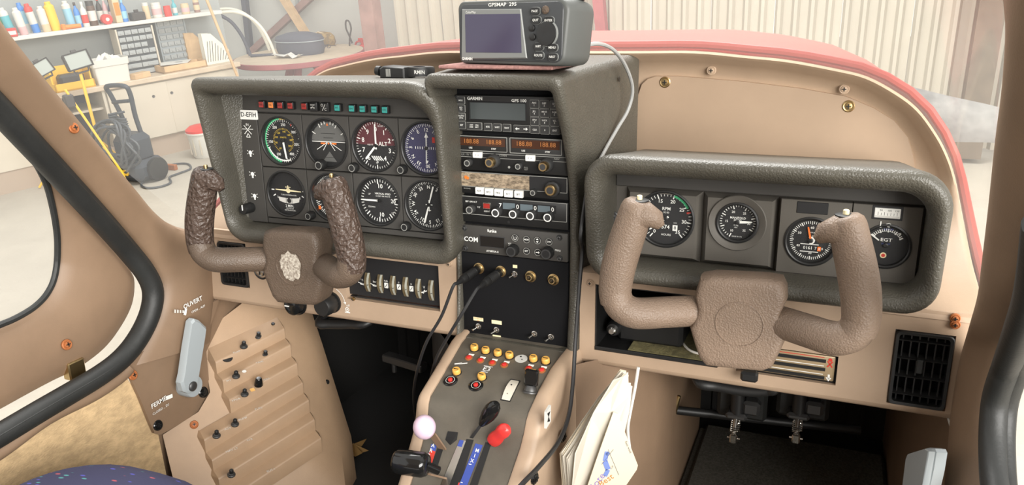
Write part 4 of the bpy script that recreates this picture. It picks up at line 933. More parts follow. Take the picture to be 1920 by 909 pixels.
q = LG(749, 191, .002); m = MB(); m.lathe([(.0158, 0), (.0158, .0020), (.0145, .0030)], 28, mi=1); m.lathe([(.0148, .0022), (.0142, .0045), (.010, .0052), (.004, .0046)], 28); obj('rocker_pad', m, ['black', 'gps_trim'], gn, X=Matrix.Translation((q[0], -.0012, q[1])))
# antenna and power lead
A0 = inframe(GX, 1052, 12, -.04); m = MB(); ax = Vector((A0[0], .045, A0[1])); m.tube([ax+Vector((-.004, 0, -.010)), ax+Vector((.02, .004, .010)), ax+Vector((.05, .006, .034)), ax+Vector((.12, .012, .085))], [.011, .010, .009, .007], 12, flat=.7); an_ = obj('antenna', m, 'black', gn)
m = MB(); m.text('GARMIN', .010, 0, 0, 0, bold=.02); obj('lettering', m, 'button_edge', an_, smooth=0, X=Matrix.Translation(ax+Vector((.028, -.0075, .018)))@Matrix.Rotation(R(-38), 4, 'Y'))
lead = [atY(px, py, y_) for px, py, y_ in ((1088,88,-.02),(1120,82,.0),(1148,92,.04),(1172,122,.09),(1186,165,.12),(1178,205,.12),(1158,240,.10),(1138,275,.07),(1124,302,.03))]
low = [Vector((.110, -.01, -.04)), Vector((.108, -.03, -.10))]+[atX(px, py, .107) for px, py in ((1092,470),(1086,540),(1079,640))]+[atX(1074, 720, .112), atX(1066, 780, .118), atX(1046, 830, .122), atX(1010, 875, .122), atX(975, 912, .12), atX(940, 960, .115)]
m = MB(); m.tube(catmull(lead, 6), .0026, 8); tag(obj('power_cable', m, 'cable_grey'), 'thin grey power cable running from the portable navigator down beside the console', 'cable')
m = MB(); m.tube(catmull(low, 6), .0030, 8); tag(obj('cable', m, 'cable_black'), 'black cable hanging down the copilot side of the centre pedestal', 'cable')
# ================================================================== mount lying on the pilot's hood
mz = .1005; M0 = atZ(750, 146, mz); mo = thing('navigator_mount', 'black plastic navigator mounting bracket lying on the pilot panel hood', 'mount', M0)
def zl(px, py, z=mz): q = atZ(px, py, z); return q-M0
m = MB(); a_, b_ = zl(713, 147), zl(757, 148)
m.prism([(a_.x, .0), (b_.x, .0), (b_.x, .016), (a_.x+.006, .018), (a_.x, .014)], b_.y+.034, a_.y-.002, bev=.002); obj('clamp', m, 'black', mo)
m = MB(); pts = [(.010+.030*cos(2*pi*i/28)*(1.25 if cos(2*pi*i/28) > 0 else 1), .018+.024*sin(2*pi*i/28)) for i in range(28)]; hol = [(.016+.015*cos(2*pi*i/28), .020+.013*sin(2*pi*i/28)) for i in range(28)]
Lp = lambda P, z: [(x, y, z) for x, y in P]
m.loft([Lp(hol, .004), Lp(pts, .002), Lp(pts, .013), Lp([(x*.96, y*.97) for x, y in pts], .0155), Lp(hol, .0155), Lp(hol, .004)]); obj('cradle_ring', m, 'black', mo, smooth=50)
m = MB(); q = zl(703, 136); m.tube([(a_.x+.004, a_.y+.010, .010), (a_.x-.004, a_.y+.010, .010), (a_.x-.005, a_.y+.010, .010), (a_.x-.012, a_.y+.010, .011)], [.004, .004, .0075, .0068], 12); obj('clamp_knob', m, 'black', mo)
m = MB()
for k in range(4): m.box(a_.x+.012+k*.002, a_.x+.013+k*.002, a_.y-.003, a_.y-.002, .003, .014)
obj('grip_ribs', m, 'button_edge', mo); letter(mo, 'GARMIN', .0075, .030, .0085, -.0035, 'white', .02)
# ================================================================== control yokes
YH = Vector((.3207, -.1285, -.1577))
def yl(px, py, y=-.13): q = atY(px, py, y); return Vector((q.x-YH.x, q.y-YH.y, q.z-YH.z))
HUB = [(1314,517),(1340,513),(1440,518),(1468,523),(1476,540),(1477,558),(1466,582),(1468,596),(1479,622),(1464,655),(1449,685),(1432,692),(1380,688),(1325,682),(1312,668),(1303,640),(1294,610),(1306,588),(1309,572),(1304,548)]
def yoke(label, loc, m_hub, m_arm, m_grip, worn):
    t = thing('control_yoke', label, 'yoke', loc)
    hub = [yl(*p, -.095) for p in HUB]; pol = [(p.x, p.z) for p in hub][::-1]
    cx = sum(p[0] for p in pol)/len(pol); cz = sum(p[1] for p in pol)/len(pol); hy = .0335
    m = MB(); loops = []
    for s_, y in ((.80, .034), (.93, .030), (.985, .020), (1.0, .008), (1.0, 0), (.985, -.006), (.955, -.0105), (.91, -.0130), (.80, -.0138)):
        loops.append([(cx+(x-cx)*s_, y+hy, cz+(z-cz)*s_) for x, z in pol])
    m.loft(loops, 0, True, True)
    m.lathe([(.0285, .0130), (.0280, .0146), (.0268, .0148), (.0262, .0136)], 40, X=Matrix.Translation((cx, hy, cz)), cap0=False, cap1=False)
    obj('hub', m, m_hub, t, smooth=50)
    if worn:
        m = MB(); random.seed(3); vs = []
        for i in range(26):
            a_ = 2*pi*i/26; rr = 1+random.uniform(-.12, .12); vs.append((cx+.019*rr*cos(a_), hy-.0150, cz+.003+.0225*rr*sin(a_)))
        m.add(vs, [tuple(range(26))]); obj('worn_patch', m, 'worn_patch', t)
    m = MB(); m.tube([(cx, .03, cz+.004), (cx, .127, cz+.006)], .014, 16); obj('shaft', m, 'steel_dark', t)
    for sgn in (-1, 1):
        arm = [(sgn*.026, .050, -.010), (sgn*.052, .040, -.009), (sgn*.082, .016, -.006), (sgn*.111, -.005, -.003), (sgn*.129, -.008, .006), (sgn*.1355, -.008, .023)]
        m = MB(); m.tube(catmull(arm, 6), .0205, 16, flat=.92); obj('arm', m, m_arm, t, smooth=60)
        gr = [(sgn*.134, -.008, .009), (sgn*.1355, -.008, .027), (sgn*.132, -.008, .054), (sgn*.1255, -.007, .081), (sgn*.1185, -.006, .105), (sgn*.1125, -.005, .126)]
        pts = catmull(gr, 5); rr = [.0190+.0018*sin(pi*i/(len(pts)-1)) for i in range(len(pts))]
        tp = pts[-1]; up_ = (pts[-1]-pts[-2]).normalized(); pts += [tp+up_*.006, tp+up_*.010]; rr += [.0172, .0128]
        m = MB(); m.tube(pts, rr, 18); 
        m.tube([tp+up_*-.014, tp+up_*-.004+Vector((-sgn*.012, 0, -.002)), tp+up_*-.006+Vector((-sgn*.024, 0, -.006)), tp+up_*-.008+Vector((-sgn*.031, 0, -.012))], [.0180, .0172, .0115, .005], 14)
        g_ = obj('grip', m, m_grip, t, smooth=60)
        m = MB(); c_ = tp+up_*.0095; X = frame(c_, (1, 0, 0), (0, 1, 0)); m.lathe([(.011, 0), (.011, .0012), (.009, .0018)], 16, X=Matrix.Translation(c_)@Matrix.Rotation(R(-90), 4, 'X')); m.lathe([(.0032, .001), (.0032, .006), (.0022, .0068)], 12, 1, X=Matrix.Translation(c_)@Matrix.Rotation(R(-90), 4, 'X'))
        obj('push_button', m, ['black', 'cream' if not worn else 'brass'], g_)
    return t
mat('worn_patch', srgb(120, 108, 96), .8, vary=(260, .3, srgb(196, 188, 174)), bump=('noise', 500, .5))
yoke('dark brown pilot yoke with crackled grips and a worn patch on its hub', (-YH.x-.003, YH.y, YH.z), 'yoke_dark', 'yoke_dark', 'yoke_crackle', True)
yoke('smooth light brown copilot yoke with a plain round hub emblem', tuple(YH), 'yoke_brown', 'yoke_brown', 'yoke_brown', False)
# ================================================================== fittings of the lower boards
def vent(label, x0, x1, z0, z1, parent=None):
    cx, cz = (x0+x1)/2, (z0+z1)/2; hx, hz = (x1-x0)/2, (z1-z0)/2; t = thing('air_vent', label, 'vent', (cx, 0, cz))
    a_ = rrect(-hx+.0006, hx-.0006, -hz+.0006, hz-.0006, .006, 5); b_ = rrect(-hx+.005, hx-.005, -hz+.005, hz-.005, .004, 5)
    m = MB(); P = lambda q, y: [(x, y, z) for x, z in q]
    m.loft([P(a_, .004), P(a_, -.0022), P([(x*.97, z*.98) for x, z in a_], -.0034), P(b_, -.0028), P(b_, .020)]); obj('vent_frame', m, 'black', t)
    m = MB(); m.box(-hx+.004, hx-.004, .02, .022, -hz+.004, hz-.004); obj('vent_back', m, 'black_matte', t)
    for k in range(6):
        x = -hx+.010+(2*hx-.020)*k/5; m = MB(); m.box(-.0008, .0008, .004, .018, -hz+.005, hz-.005); obj('vent_fin', m, 'black', t, X=Matrix.Translation((x, 0, 0)))
    for k in range(4):
        z = -hz+.014+(2*hz-.028)*k/3; m = MB(); m.box(-hx+.005, hx-.005, .001, .012, -.0008, .0008); obj('vent_slat', m, 'black', t, X=Matrix.Translation((0, 0, z))@Matrix.Rotation(R(18), 4, 'X'))
    m = MB(); m.box(-.004, .004, -.006, .004, -.009, .009, b=.0012); m.box(-.003, .003, -.007, -.006, .004, .008, b=.0004); obj('direction_tab', m, 'rubber', t, X=Matrix.Translation((-.002, 0, .006)))
    return t
vent('black air vent beside the pilot yoke under the flight panel', *hl[0]); vent('black air vent beside the copilot door under the engine panel', *hr[2])
# engine gauge cluster
k4 = lambda x, y: (640+x/5.682, 480+y/5.682)
x0, x1, z0, z1 = hl[1]; cx, cz = (x0+x1)/2, (z0+z1)/2
ec = thing('engine_gauge_cluster', 'black strip of six small vertical engine gauges with white symbols', 'gauge cluster', (cx, .010, cz))
zs = atY(*k4(640, 475), .01).z-cz
m = MB(); m.box(x0-cx+.0006, x1-cx-.0006, .0, .006, zs, z1-cz-.0006); obj('cluster_face', m, 'dial', ec)
m = MB(); m.box(x0-cx+.012, x1-cx-.001, -.002, .006, z0-cz+.0006, zs-.003, b=.001); obj('cover_flap', m, 'face_grey', ec)
m = MB(); m.box(x0-cx+.0006, x0-cx+.0115, .001, .006, z0-cz+.0006, zs-.003); obj('side_gap', m, 'black', ec)
mat('tube_glass', srgb(100, 88, 66), .18, vary=(60, .25)); mat('tube_scale', srgb(158, 158, 146), .3)
for i, (x, ya, yb_) in enumerate(((283,175,375),(418,195,390),(553,208,410),(688,222,428),(823,240,447),(960,255,470))):
    a_, b_ = atY(*k4(x, ya), .010), atY(*k4(x+10, yb_), .010); h_ = (a_.z-b_.z)/2; q = ((a_.x+b_.x)/2-cx, (a_.z+b_.z)/2-cz)
    t = bpy.data.objects.new('vertical_gauge', None); COL.objects.link(t); t.parent = ec; t.location = (q[0], 0, q[1])
    pr = [(-.0055*(1-(k/8*2-1)**2)-.0008, -h_+2*h_*k/8) for k in range(9)]
    m = MB(); m.loft([[(-.0042, y, z) for y, z in pr], [(.0006, y-.0004, z) for y, z in pr]], 0, closed=False); m.loft([[(.0006, y-.0004, z) for y, z in pr], [(.0042, y, z) for y, z in pr]], 1, closed=False)
    m.loft([[(-.0042, .0, z) for y, z in pr], [(-.0042, y, z) for y, z in pr]], 0, closed=False); m.loft([[(.0042, y, z) for y, z in pr], [(.0042, 0, z) for y, z in pr]], 0, closed=False)
    m.box(-.0042, .0042, -.0012, 0, -h_, -h_*.8, 0); m.bar(.001, -h_*.2, .004, -h_*.2+.001, .001, -.0066, 2)
    obj('gauge_lens', m, ['tube_glass', 'tube_scale', 'black'], t)
    m = MB(); u_ = -.0135; zc = -.002 if i < 5 else -.004
    if i in (0, 1): m.bar(u_-.006, zc, u_+.005, zc-.003, .0012, -.0006); m.bar(u_-.002, zc-.002, u_+.005, zc-.003, .003, -.0006); m.text(('\u00b0C', 'bar')[i], .005, u_+.002, zc+.004, -.0006)
    elif i == 5: m.bar(u_-.005, zc-.002, u_+.005, zc+.002, .0018, -.0006); m.bar(u_-.002, zc-.003, u_+.001, zc+.003, .0018, -.0006); m.text('V', .006, u_, zc+.007, -.0006)
    else:
        m.prism(rrect(u_-.0035, u_+.0035, zc-.0045, zc+.0045, .001, 3), 0, -.0006); m.bar(u_-.002, zc-.003, u_+.002, zc+.003, .001, -.0009, 1)
        m.text(('', '', 'FUEL', 'G', 'D', '')[i], .0035, u_, zc+.0075, -.0006)
    obj('symbol', m, ['white', 'black'], t, smooth=0)
# switches left of the cluster
q = atY(622, 566, 0); t = thing('dimmer_knob', 'large ridged black knob left of the engine gauge strip', 'knob', q)
m = MB(); m.lathe([(.0185, 0), (.0185, .003)], 28); ridged_knob(m, 0, 0, .0165, .026, -.003, 0, 36); obj('knob_cap', m, 'black', t)
m = MB(); m.arc(25, 85, .026, .027, -.0008, n=16); m.add([(.0275, -.0008, -.001), (.0235, -.0008, .003), (.029, -.0008, .004)], [(0, 1, 2)]); m.arc(0, 360, .0028, .0040, -.0008, 0, .030, -.009, 14); m.disc(.030, -.009, .0014, -.0008); m.bar(.025, -.014, .035, -.014, .002, -.0008); m.text('off', .006, .032, -.002, -.0008); obj('marking', m, 'white', t, smooth=0)
q = atY(557, 569, 0); t = thing('rotary_switch', 'black rotary switch with white pointer line below the pilot yoke hub', 'knob', q)
m = MB(); m.lathe([(.020, 0), (.020, .002), (.017, .004), (.016, .014), (.013, .016)], 24); m.box(-.013, -.004, -.0168, -.0155, -.0008, .0012, 1); obj('knob_cap', m, ['black_gloss', 'white'], t)
q = atY(490, 507, 0); t = thing('key_switch', 'round ignition key switch half hidden under the pilot yoke arm', 'switch', q)
m = MB(); m.lathe([(.016, -.001), (.016, .001), (.0145, .0015), (.012, -.0005)], 24); m.lathe([(.010, 0), (.010, .004), (.0085, .005)], 20, 1); m.box(-.001, .001, -.0056, -.005, -.006, .006, 0); obj('lock_barrel', m, ['black', 'chrome'], t)
for px, py in ((663,522),(663,560)): washer_screw(board_l, atY(px, py, -.001), (0, -1, 0), .0032, 'brass')
washer_screw(board_l, Vector((-.108, -.001, -.172)), (0, -1, 0), .0045, 'brown'); washer_screw(board_r, atY(1107, 530, -.001), (0, -1, 0), .0050, 'brown')
for px, py in ((1791,596),(1791,608)): washer_screw(board_r, atY(px, py, -.002), (0, -1, 0), .0058, 'rust')
# glove tray with its contents
x0, x1, z0, z1 = hr[0]; cx = (x0+x1)/2
tr = thing('glove_tray', 'black open tray lined with olive foam under the copilot panel', 'tray', (cx, .0, z0))
m = MB(); w_ = (x1-x0)/2-.0004; hgt_ = z1-z0; m.box(-w_, w_, .002, .22, .0004, .003); m.box(-w_, -w_+.002, .002, .22, .0004, hgt_); m.box(w_-.002, w_, .002, .22, .0004, hgt_); m.box(-w_, w_, .217, .22, .0004, hgt_); m.box(-w_, w_, .002, .22, hgt_-.002, hgt_)
m.box(-w_, w_, -.001, .003, .0004, .006, b=.001); obj('tray_body', m, 'black', tr)
m = MB(); m.box(-w_*.45, w_-.006, .006, .19, .003, .0055); obj('foam_lining', m, 'foam_olive', tr)
bx_ = thing('black_box', 'black hard case lying in the glove tray', 'case', (cx-.018, .07, z0+.003)); m = MB(); m.box(-.045, .050, -.035, .09, .0, .040, b=.006); obj('case_body', m, 'black', bx_); m = MB(); m.box(-.040, .02, -.037, -.034, .036, .0385, b=.0008); obj('case_edge', m, 'button', bx_)
cn = thing('connector', 'small chrome tipped connector at the side of the glove tray', 'connector', (x0+.020, .035, z0+.024)); m = MB(); m.lathe([(.011, -.02), (.011, .006), (.009, .010)], 16); m.lathe([(.006, .009), (.006, .016), (.004, .018)], 14, 1); obj('connector_body', m, ['black', 'chrome'], cn)
m = MB(); m.tube(catmull([(cx+.03, .05, z0+.008), (cx+.045, .028, z0+.0075), (cx+.065, .022, z0+.0075), (cx+.082, .035, z0+.008)], 6), .0018, 8); tag(obj('wire', m, 'cable_white'), 'short white wire lying on the foam of the glove tray', 'wire')
# heater panel
x0, x1, z0, z1 = hr[1]; cx, cz = (x0+x1)/2, (z0+z1)/2
hp = thing('heater_panel', 'bronze coloured heater control plate with three black slots under the copilot yoke', 'control panel', (cx, .006, cz)); hx, hz = (x1-x0)/2, (z1-z0)/2
m = MB(); m.box(-hx+.0004, hx-.0004, .0, .003, -hz+.0004, hz-.0004); obj('surround', m, 'black_gloss', hp)
m = MB(); m.prism(rrect(-hx+.003, hx-.003, -hz+.003, hz-.003, .002, 4), 0, -.0016, bev=.0004); obj('plate', m, 'heater_plate', hp)
for k in range(3):
    z = hz*.58-k*hz*.58; m = MB(); m.box(-hx+.010, hx-.014, -.0028, -.001, -.0022, .0022); obj('slot', m, 'black', hp, X=Matrix.Translation((0, 0, z-.002)))
    m = MB(); m.box(-hx+.006, hx-.016, -.0022, -.0014, -.0004, .0004); obj('slot_line', m, 'red_mark' if k == 0 else 'white', hp, X=Matrix.Translation((0, 0, z+.0028)))
m = MB(); m.bar(hx-.009, -hz*.4, hx-.009, -hz*.75, .0026, -.0019); m.add([(hx-.0125, -.0019, -hz*.62), (hx-.0055, -.0019, -hz*.62), (hx-.009, -.0019, -hz*.88)], [(0, 1, 2)]); obj('marking', m, 'white', hp, smooth=0)
m = MB(); m.bar(hx-.012, hz*.5, hx-.006, hz*.1, .0018, -.0019); m.bar(hx-.006, hz*.5, hx-.012, hz*.1, .0018, -.0019); m.disc(hx-.009, hz*.6, .0025, -.0019); obj('marking', m, 'red_mark', hp, smooth=0)
q = atY(1406, 700, -.014); m = MB(); m.box(-.003, .003, .0, .022, -.002, .002); m.box(-.011, .011, -.012, .002, -.008, .006, b=.003); obj('lever_knob', m, 'black', hp, X=Matrix.Translation((q.x-cx, q.y-.006, q.z-cz)))
# padded bars below the boards
for pxs, lab in (([(600,603),(620,607),(655,607),(690,603)], 'black padded bar below the pilot side board'), ([(1310,712),(1345,722),(1400,731),(1440,730),(1455,722)], 'black padded bar below the copilot side board above the pedals')):
    m = MB(); ps = [atY(px, py, .035) for px, py in pxs]; ps = [ps[0]+Vector((0, .06, .02))]+ps+[ps[-1]+Vector((0, .06, .02))]; m.tube(catmull(ps, 5), .0095, 12, flat=.75); tag(obj('padded_bar', m, 'black'), lab, 'bar')
# rudder pedals on the copilot side
def pedal(px, lab):
    y_ = .20; p = atY(px, 745, y_); b_ = atY(px-12, 822, y_-.03)
    t = thing('rudder_pedal', lab, 'pedal', (p.x, y_, b_.z))
    h_ = p.z-b_.z
    m = MB(); m.tube([(0, .0, h_+.06), (0, -.004, h_*.55)], .011, 12); obj('pedal_arm', m, 'black', t)
    m = MB(); m.box(-.017, .017, -.016, .014, h_*.42, h_*.62, b=.004); m.box(.008, .036, -.012, .012, h_*.58, h_*1.0, b=.005); obj('pedal_bracket', m, 'steel_dark', t)
    m = MB(); m.rod((0, -.012, h_*.45), (0, -.030, .004), .0042, n=10); 
    m.tube([(.0072*cos(k*.9), -.012-.016*k/40+.0072*sin(k*.9)*.3, h_*.40-(h_*.40-.012)*k/40+.0) for k in range(41)], .0012, 6); obj('return_spring', m, 'chrome', t)
    m = MB(); m.box(-.006, .006, -.036, -.024, -.006, .010, b=.002); m.rod((-.010, -.030, .002), (.010, -.030, .002), .0022, n=8); obj('clevis', m, 'chrome', t)
    m = MB(); m.box(-.035, .045, .016, .028, h_*.2, h_+.03, b=.006); obj('pedal_pad', m, 'rubber', t)
pedal(1384, 'dark rudder pedal with spring and clevis beside the pedestal on the copilot side'); pedal(1500, 'dark rudder pedal with spring and clevis nearer the copilot door')
m = MB(); a_, b_ = atY(1262, 768, .22), atY(1612, 806, .30); m.rod(a_, b_, .0075, n=12); m.tube([a_+Vector((-.004, -.006, -.006)), a_+Vector((.002, -.006, .0)), a_+Vector((.010, -.004, .03))], [.006, .0065, .003], 10, 1); tag(obj('torque_tube', m, ['black', 'brass']), 'black cross tube with brass end behind the copilot pedals', 'tube')
# pilot side pedal rail and a dry leaf
a_, b_ = atY(722, 668, .22), atY(795, 690, .20); m = MB(); m.box(0, (b_-a_).length, -.01, .012, -.008, .008, b=.002, X=frame(a_, b_-a_, (0, 0, 1))); m.rod(a_+Vector((.02, 0, -.01)), a_+Vector((.02, 0, -.03)), .005, n=8); tag(obj('pedal_rail', m, 'steel_dark'), 'dark metal pedal rail in the pilot footwell', 'rail')
c_ = atZ(665, 848, ZF+.004); random.seed(4); m = MB(); vs = [tuple(c_+Vector((0, 0, .02)))]
for i in range(14): a2 = 2*pi*i/14; rr = .03*(1 if i % 2 else .55)*random.uniform(.8, 1.2); vs.append(tuple(c_+Vector((rr*cos(a2), rr*sin(a2), random.uniform(.0, .018)))))
m.add(vs, [(0, i+1, (i+1) % 14+1) for i in range(14)]); tag(obj('dry_leaf', m, 'leaf', smooth=0), 'crumpled dry brown leaf on the pilot footwell floor', 'leaf')
# ================================================================== centre pedestal
ST = [(.004,-.2825,.0805),(-.03,-.286,.078),(-.06,-.2925,.075),(-.10,-.305,.073),(-.140,-.320,.073),(-.147,-.328,.0725),(-.153,-.343,.0715),(-.163,-.360,.070),(-.20,-.395,.0665),(-.26,-.445,.063),(-.34,-.51,.061)]
zp = interp(sorted((y, z) for y, z, w_ in ST)); hwp = interp(sorted((y, w_) for y, z, w_ in ST))
def onped(px, py, h=0): return march(px, py, lambda p: p.z-zp(p.y)-h, .4, 1.6)
ped = thing('centre_pedestal', 'grey topped centre pedestal with brown side rails below the radio stack', 'pedestal', (0, 0, 0))
m = MB(); m.loft([[(w_*k/6, y, z+(.0012 if abs(k) < 6 else 0)) for k in range(-6, 7)] for y, z, w_ in ST], closed=False); obj('top_plate', m, 'ped_grey', ped, smooth=30)
for s_ in (-1, 1):
    m = MB(); loops = []
    for y, z, w_ in ST:
        o_ = .019 if s_ < 0 else .021; zr = z+.004
        loops.append([(s_*w_, y, z-.004), (s_*w_, y, zr-.001), (s_*(w_+.003), y, zr+.001), (s_*(w_+.012), y, zr+.0005), (s_*(w_+o_-.003), y, zr-.002), (s_*(w_+o_), y, zr-.008), (s_*(w_+o_+.004), y+.01, z-.06), (s_*(w_+o_+.008), y+.04, ZF+.02)])
    m.loft(loops, closed=False); obj('side_rail', m, 'brown', ped, smooth=50)
k5 = lambda x, y: (720+x/2.9425, 600+y/2.9425)
def pedX(px, py, h=.001):
    p = onped(px, py, h); e = .004; y0, y1 = p.y-e, p.y+e; zd = Vector((0, 2*e, zp(y1)-zp(y0))).normalized(); return frame(p, (1, 0, 0), zd)
for x, y in ((500,162),(562,177),(629,191),(693,204),(825,223),(893,234),(402,292),(541,321)):
    m = MB(); m.lathe([(.0072, -.0005), (.0072, .0006), (.0064, .0010)], 18, 1); ridged_knob(m, 0, 0, .0058, .0075, -.0004, 0, 28); m.box(-.0034, .0034, -.0084, -.0078, -.0006, .0006, 1); o = obj('circuit_breaker', m, ['yellow_cap', 'black'], ped, X=pedX(*k5(x, y))); o['label'] = 'yellow breaker cap'
for x, y in ((468,209),(532,225),(598,238),(664,250),(798,269),(870,279)):
    m = MB(); m.lathe([(.0058, 0), (.0058, .0012), (.0048, .0016)], 16, 1); m.lathe([(.0036, .001), (.0036, .0030), (.0028, .0036)], 14); o = obj('indicator_button', m, ['red_btn', 'rust'], ped, X=pedX(*k5(x, y))); o['label'] = 'small red button'
    m = MB(); m.box(-.003, .0055, -.0012, -.001, .0045, .0085); obj('legend', m, 'white', o, smooth=0)
for x, y in ((367,335),(508,363)):
    m = MB(); m.lathe([(.0105, 0), (.0105, .0014), (.0092, .0022), (.0070, .0016)], 24, 1); m.arc(0, 360, .0060, .0067, -.0022, 2, n=20); m.lathe([(.0034, .001), (.0034, .0036), (.0026, .0042)], 14); o = obj('push_switch', m, ['red_btn', 'black_gloss', 'white_soft'], ped, X=pedX(*k5(x, y))); o['label'] = 'black ringed push switch with red centre'
m = MB(); m.lathe([(.0092, 0), (.0092, .0008)], 24); m.disc(-.002, .004, .0015, -.001, 1); m.disc(.002, -.002, .0012, -.001, 1); obj('blanking_plate', m, ['white_soft', 'black'], ped, X=pedX(*k5(757, 214)))
m = MB(); m.bar(-.009, -.003, .001, .001, .0030, -.0006); m.bar(-.002, -.001, .009, .003, .0024, -.0006); obj('lightning_symbol', m, 'white', ped, smooth=0, X=pedX(*k5(425, 241)))
m = MB(); m.text('E3', .012, 0, 0, -.0006, bold=.01); m.bar(-.007, .006, .007, .006, .001, -.0006); m.bar(-.007, -.006, .004, -.006, .001, -.0006); obj('symbol', m, 'white', ped, smooth=0, X=pedX(*k5(567, 272)))
# trim indicator and flap switch
m = MB(); a_ = pedX(*k5(698, 388)); pts = []
m.box(-.0072, .0072, -.0008, .002, -.0200, .0200, 1); pr = [(-.0008-.0045*(1-(k/8*2-1)**2), -.0185+.037*k/8) for k in range(9)]; m.loft([[(-.006, y, z) for y, z in pr], [(.006, y, z) for y, z in pr]], 0, closed=False); m.loft([[(-.006, 0, z) for y, z in pr], [(-.006, y, z) for y, z in pr]], 0, closed=False); m.loft([[(.006, y, z) for y, z in pr], [(.006, 0, z) for y, z in pr]], 0, closed=False)
m.disc(0, .006, .0012, -.0052, 1, 10); m.disc(0, -.010, .0008, -.0046, 1, 8); obj('trim_indicator', m, ['paper', 'black'], ped, X=a_)
m = MB(); a_ = pedX(*k5(806, 400)); m.lathe([(.0105, 0), (.0105, .002), (.0090, .003), (.0078, .008), (.006, .010)], 22, 1); m.box(-.0095, .0095, -.032, -.009, -.0045, .0045, 0, b=.0022); obj('flap_switch', m, ['black_gloss', 'steel_dark'], ped, X=a_@Matrix.Rotation(R(-38), 4, 'X')@Matrix.Rotation(R(-4), 4, 'Y'))
# lever quadrant
def strip_on_ped(name, pxs, mt, h=.0018, parent=ped):
    m = MB(); ps = [onped(*k5(*p), h) for p in pxs]; m.add([tuple(p) for p in ps], [tuple(range(len(ps)))]); return obj(name, m, mt, parent, smooth=0)
strip_on_ped('slot', [(352,612),(408,618),(402,660),(365,690),(338,660)], 'black', .0016)
strip_on_ped('slot', [(300,690),(330,700),(285,840),(250,832)], 'black', .0016)
strip_on_ped('colour_scale', [(262,682),(292,690),(262,800),(232,790)], 'blue_mark', .0020); strip_on_ped('colour_scale', [(254,716),(284,724),(262,800),(232,790)], 'red_mark', .0023)
strip_on_ped('slot', [(455,655),(495,660),(400,960),(340,960)], 'black', .0016); strip_on_ped('slot', [(560,672),(592,680),(500,960),(455,960)], 'black', .0016)
strip_on_ped('colour_scale', [(418,660),(452,665),(350,940),(300,940)], 'chrome', .0022); strip_on_ped('colour_scale', [(418,660),(440,664),(428,700),(404,694)], 'blue_mark', .0026)
strip_on_ped('colour_scale', [(505,680),(545,690),(440,960),(398,950)], 'blue_mark', .0022); strip_on_ped('colour_scale', [(412,895),(436,900),(424,940),(396,935)], 'red_mark', .0026)
def ped_letters(s_, p0, p1, size, rot=0):
    for i, ch in enumerate(s_):
        f = i/max(1, len(s_)-1); m = MB(); m.text(ch, size, 0, 0, 0, bold=.02, rot=rot); obj('lettering', m, 'white', ped, smooth=0, X=pedX(*k5(p0[0]+(p1[0]-p0[0])*f, p0[1]+(p1[1]-p0[1])*f), .0030))
ped_letters('ARB', (271,692), (247,748), .0072); ped_letters('MIXTURE', (514,720), (430,888), .0068)
def lever(name, lab, base, tip, dy, w, mt):
    t = thing(name, lab, 'lever', onped(*k5(*base), -.004)); b_ = t.location; e = atY(*k5(*tip), b_.y+dy)-b_
    m = MB(); d_ = e.normalized(); sx = Vector((1, 0, 0)); n2 = d_.cross(sx).normalized()
    m.loft([[tuple(p+sx*a*w/2+n2*c*.0012) for a, c in ((-1,-1),(1,-1),(1,1),(-1,1))] for p in (Vector((0,0,0)), e)], 0, True, True); obj('lever_arm', m, mt, t); return t, e, d_
t, e, d_ = lever('propeller_lever', 'lever with glossy black paddle knob in the middle of the pedestal', (478,655), (548,560), -.006, .005, 'steel_dark')
X = frame(e, d_.cross(Vector((0, -1, 0))), d_); m = MB(); loops = []
for z_, w_, th in ((-.006,.0042,.004),(.002,.0072,.0055),(.014,.0100,.0072),(.026,.0105,.0070),(.036,.0085,.0060),(.041,.005,.004)): loops.append([(w_*cos(2*pi*k/16), th*sin(2*pi*k/16), z_) for k in range(16)])
m.loft(loops, 0, True, True); obj('knob', m, 'black_gloss', t, X=X, smooth=60)
t, e, d_ = lever('mixture_lever', 'lever with red sculpted knob on the pedestal', (575,692), (608,660), -.004, .008, 'steel_dark')
X = frame(e, d_.cross(Vector((0, -1, 0))), d_); m = MB(); loops = []
for z_, w_, th in ((-.006,.0085,.0055),(.000,.0100,.0068),(.008,.0098,.0055),(.016,.0085,.0055),(.024,.0098,.0070),(.032,.0090,.0068),(.037,.0055,.004)): loops.append([(w_*cos(2*pi*k/16), th*sin(2*pi*k/16), z_) for k in range(16)])
m.loft(loops, 0, True, True); obj('knob', m, 'red_knob', t, X=X, smooth=60)
t, e, d_ = lever('carburettor_lever', 'lever with pale pink round knob at the pilot side of the pedestal', (330,720), (262,622), -.012, .012, 'brown_mid')
m = MB(); c_ = atY(*k5(223, 590), t.location.y-.020)-t.location; m.add(*(lambda n1, n2: ([tuple(c_+Vector((.0152*sin(pi*i/n1)*cos(2*pi*j/n2), .0152*sin(pi*i/n1)*sin(2*pi*j/n2), .0165*cos(pi*i/n1)))) for i in range(n1+1) for j in range(n2)], [(i*n2+j, i*n2+(j+1) % n2, (i+1)*n2+(j+1) % n2, (i+1)*n2+j) for i in range(n1) for j in range(n2)]))(14, 22)); obj('knob', m, 'pink_knob', t, smooth=60)
t, e, d_ = lever('throttle_lever', 'lever with thick black barrel knob below the pink knob', (330,870), (230,845), -.03, .016, 'brown_mid')
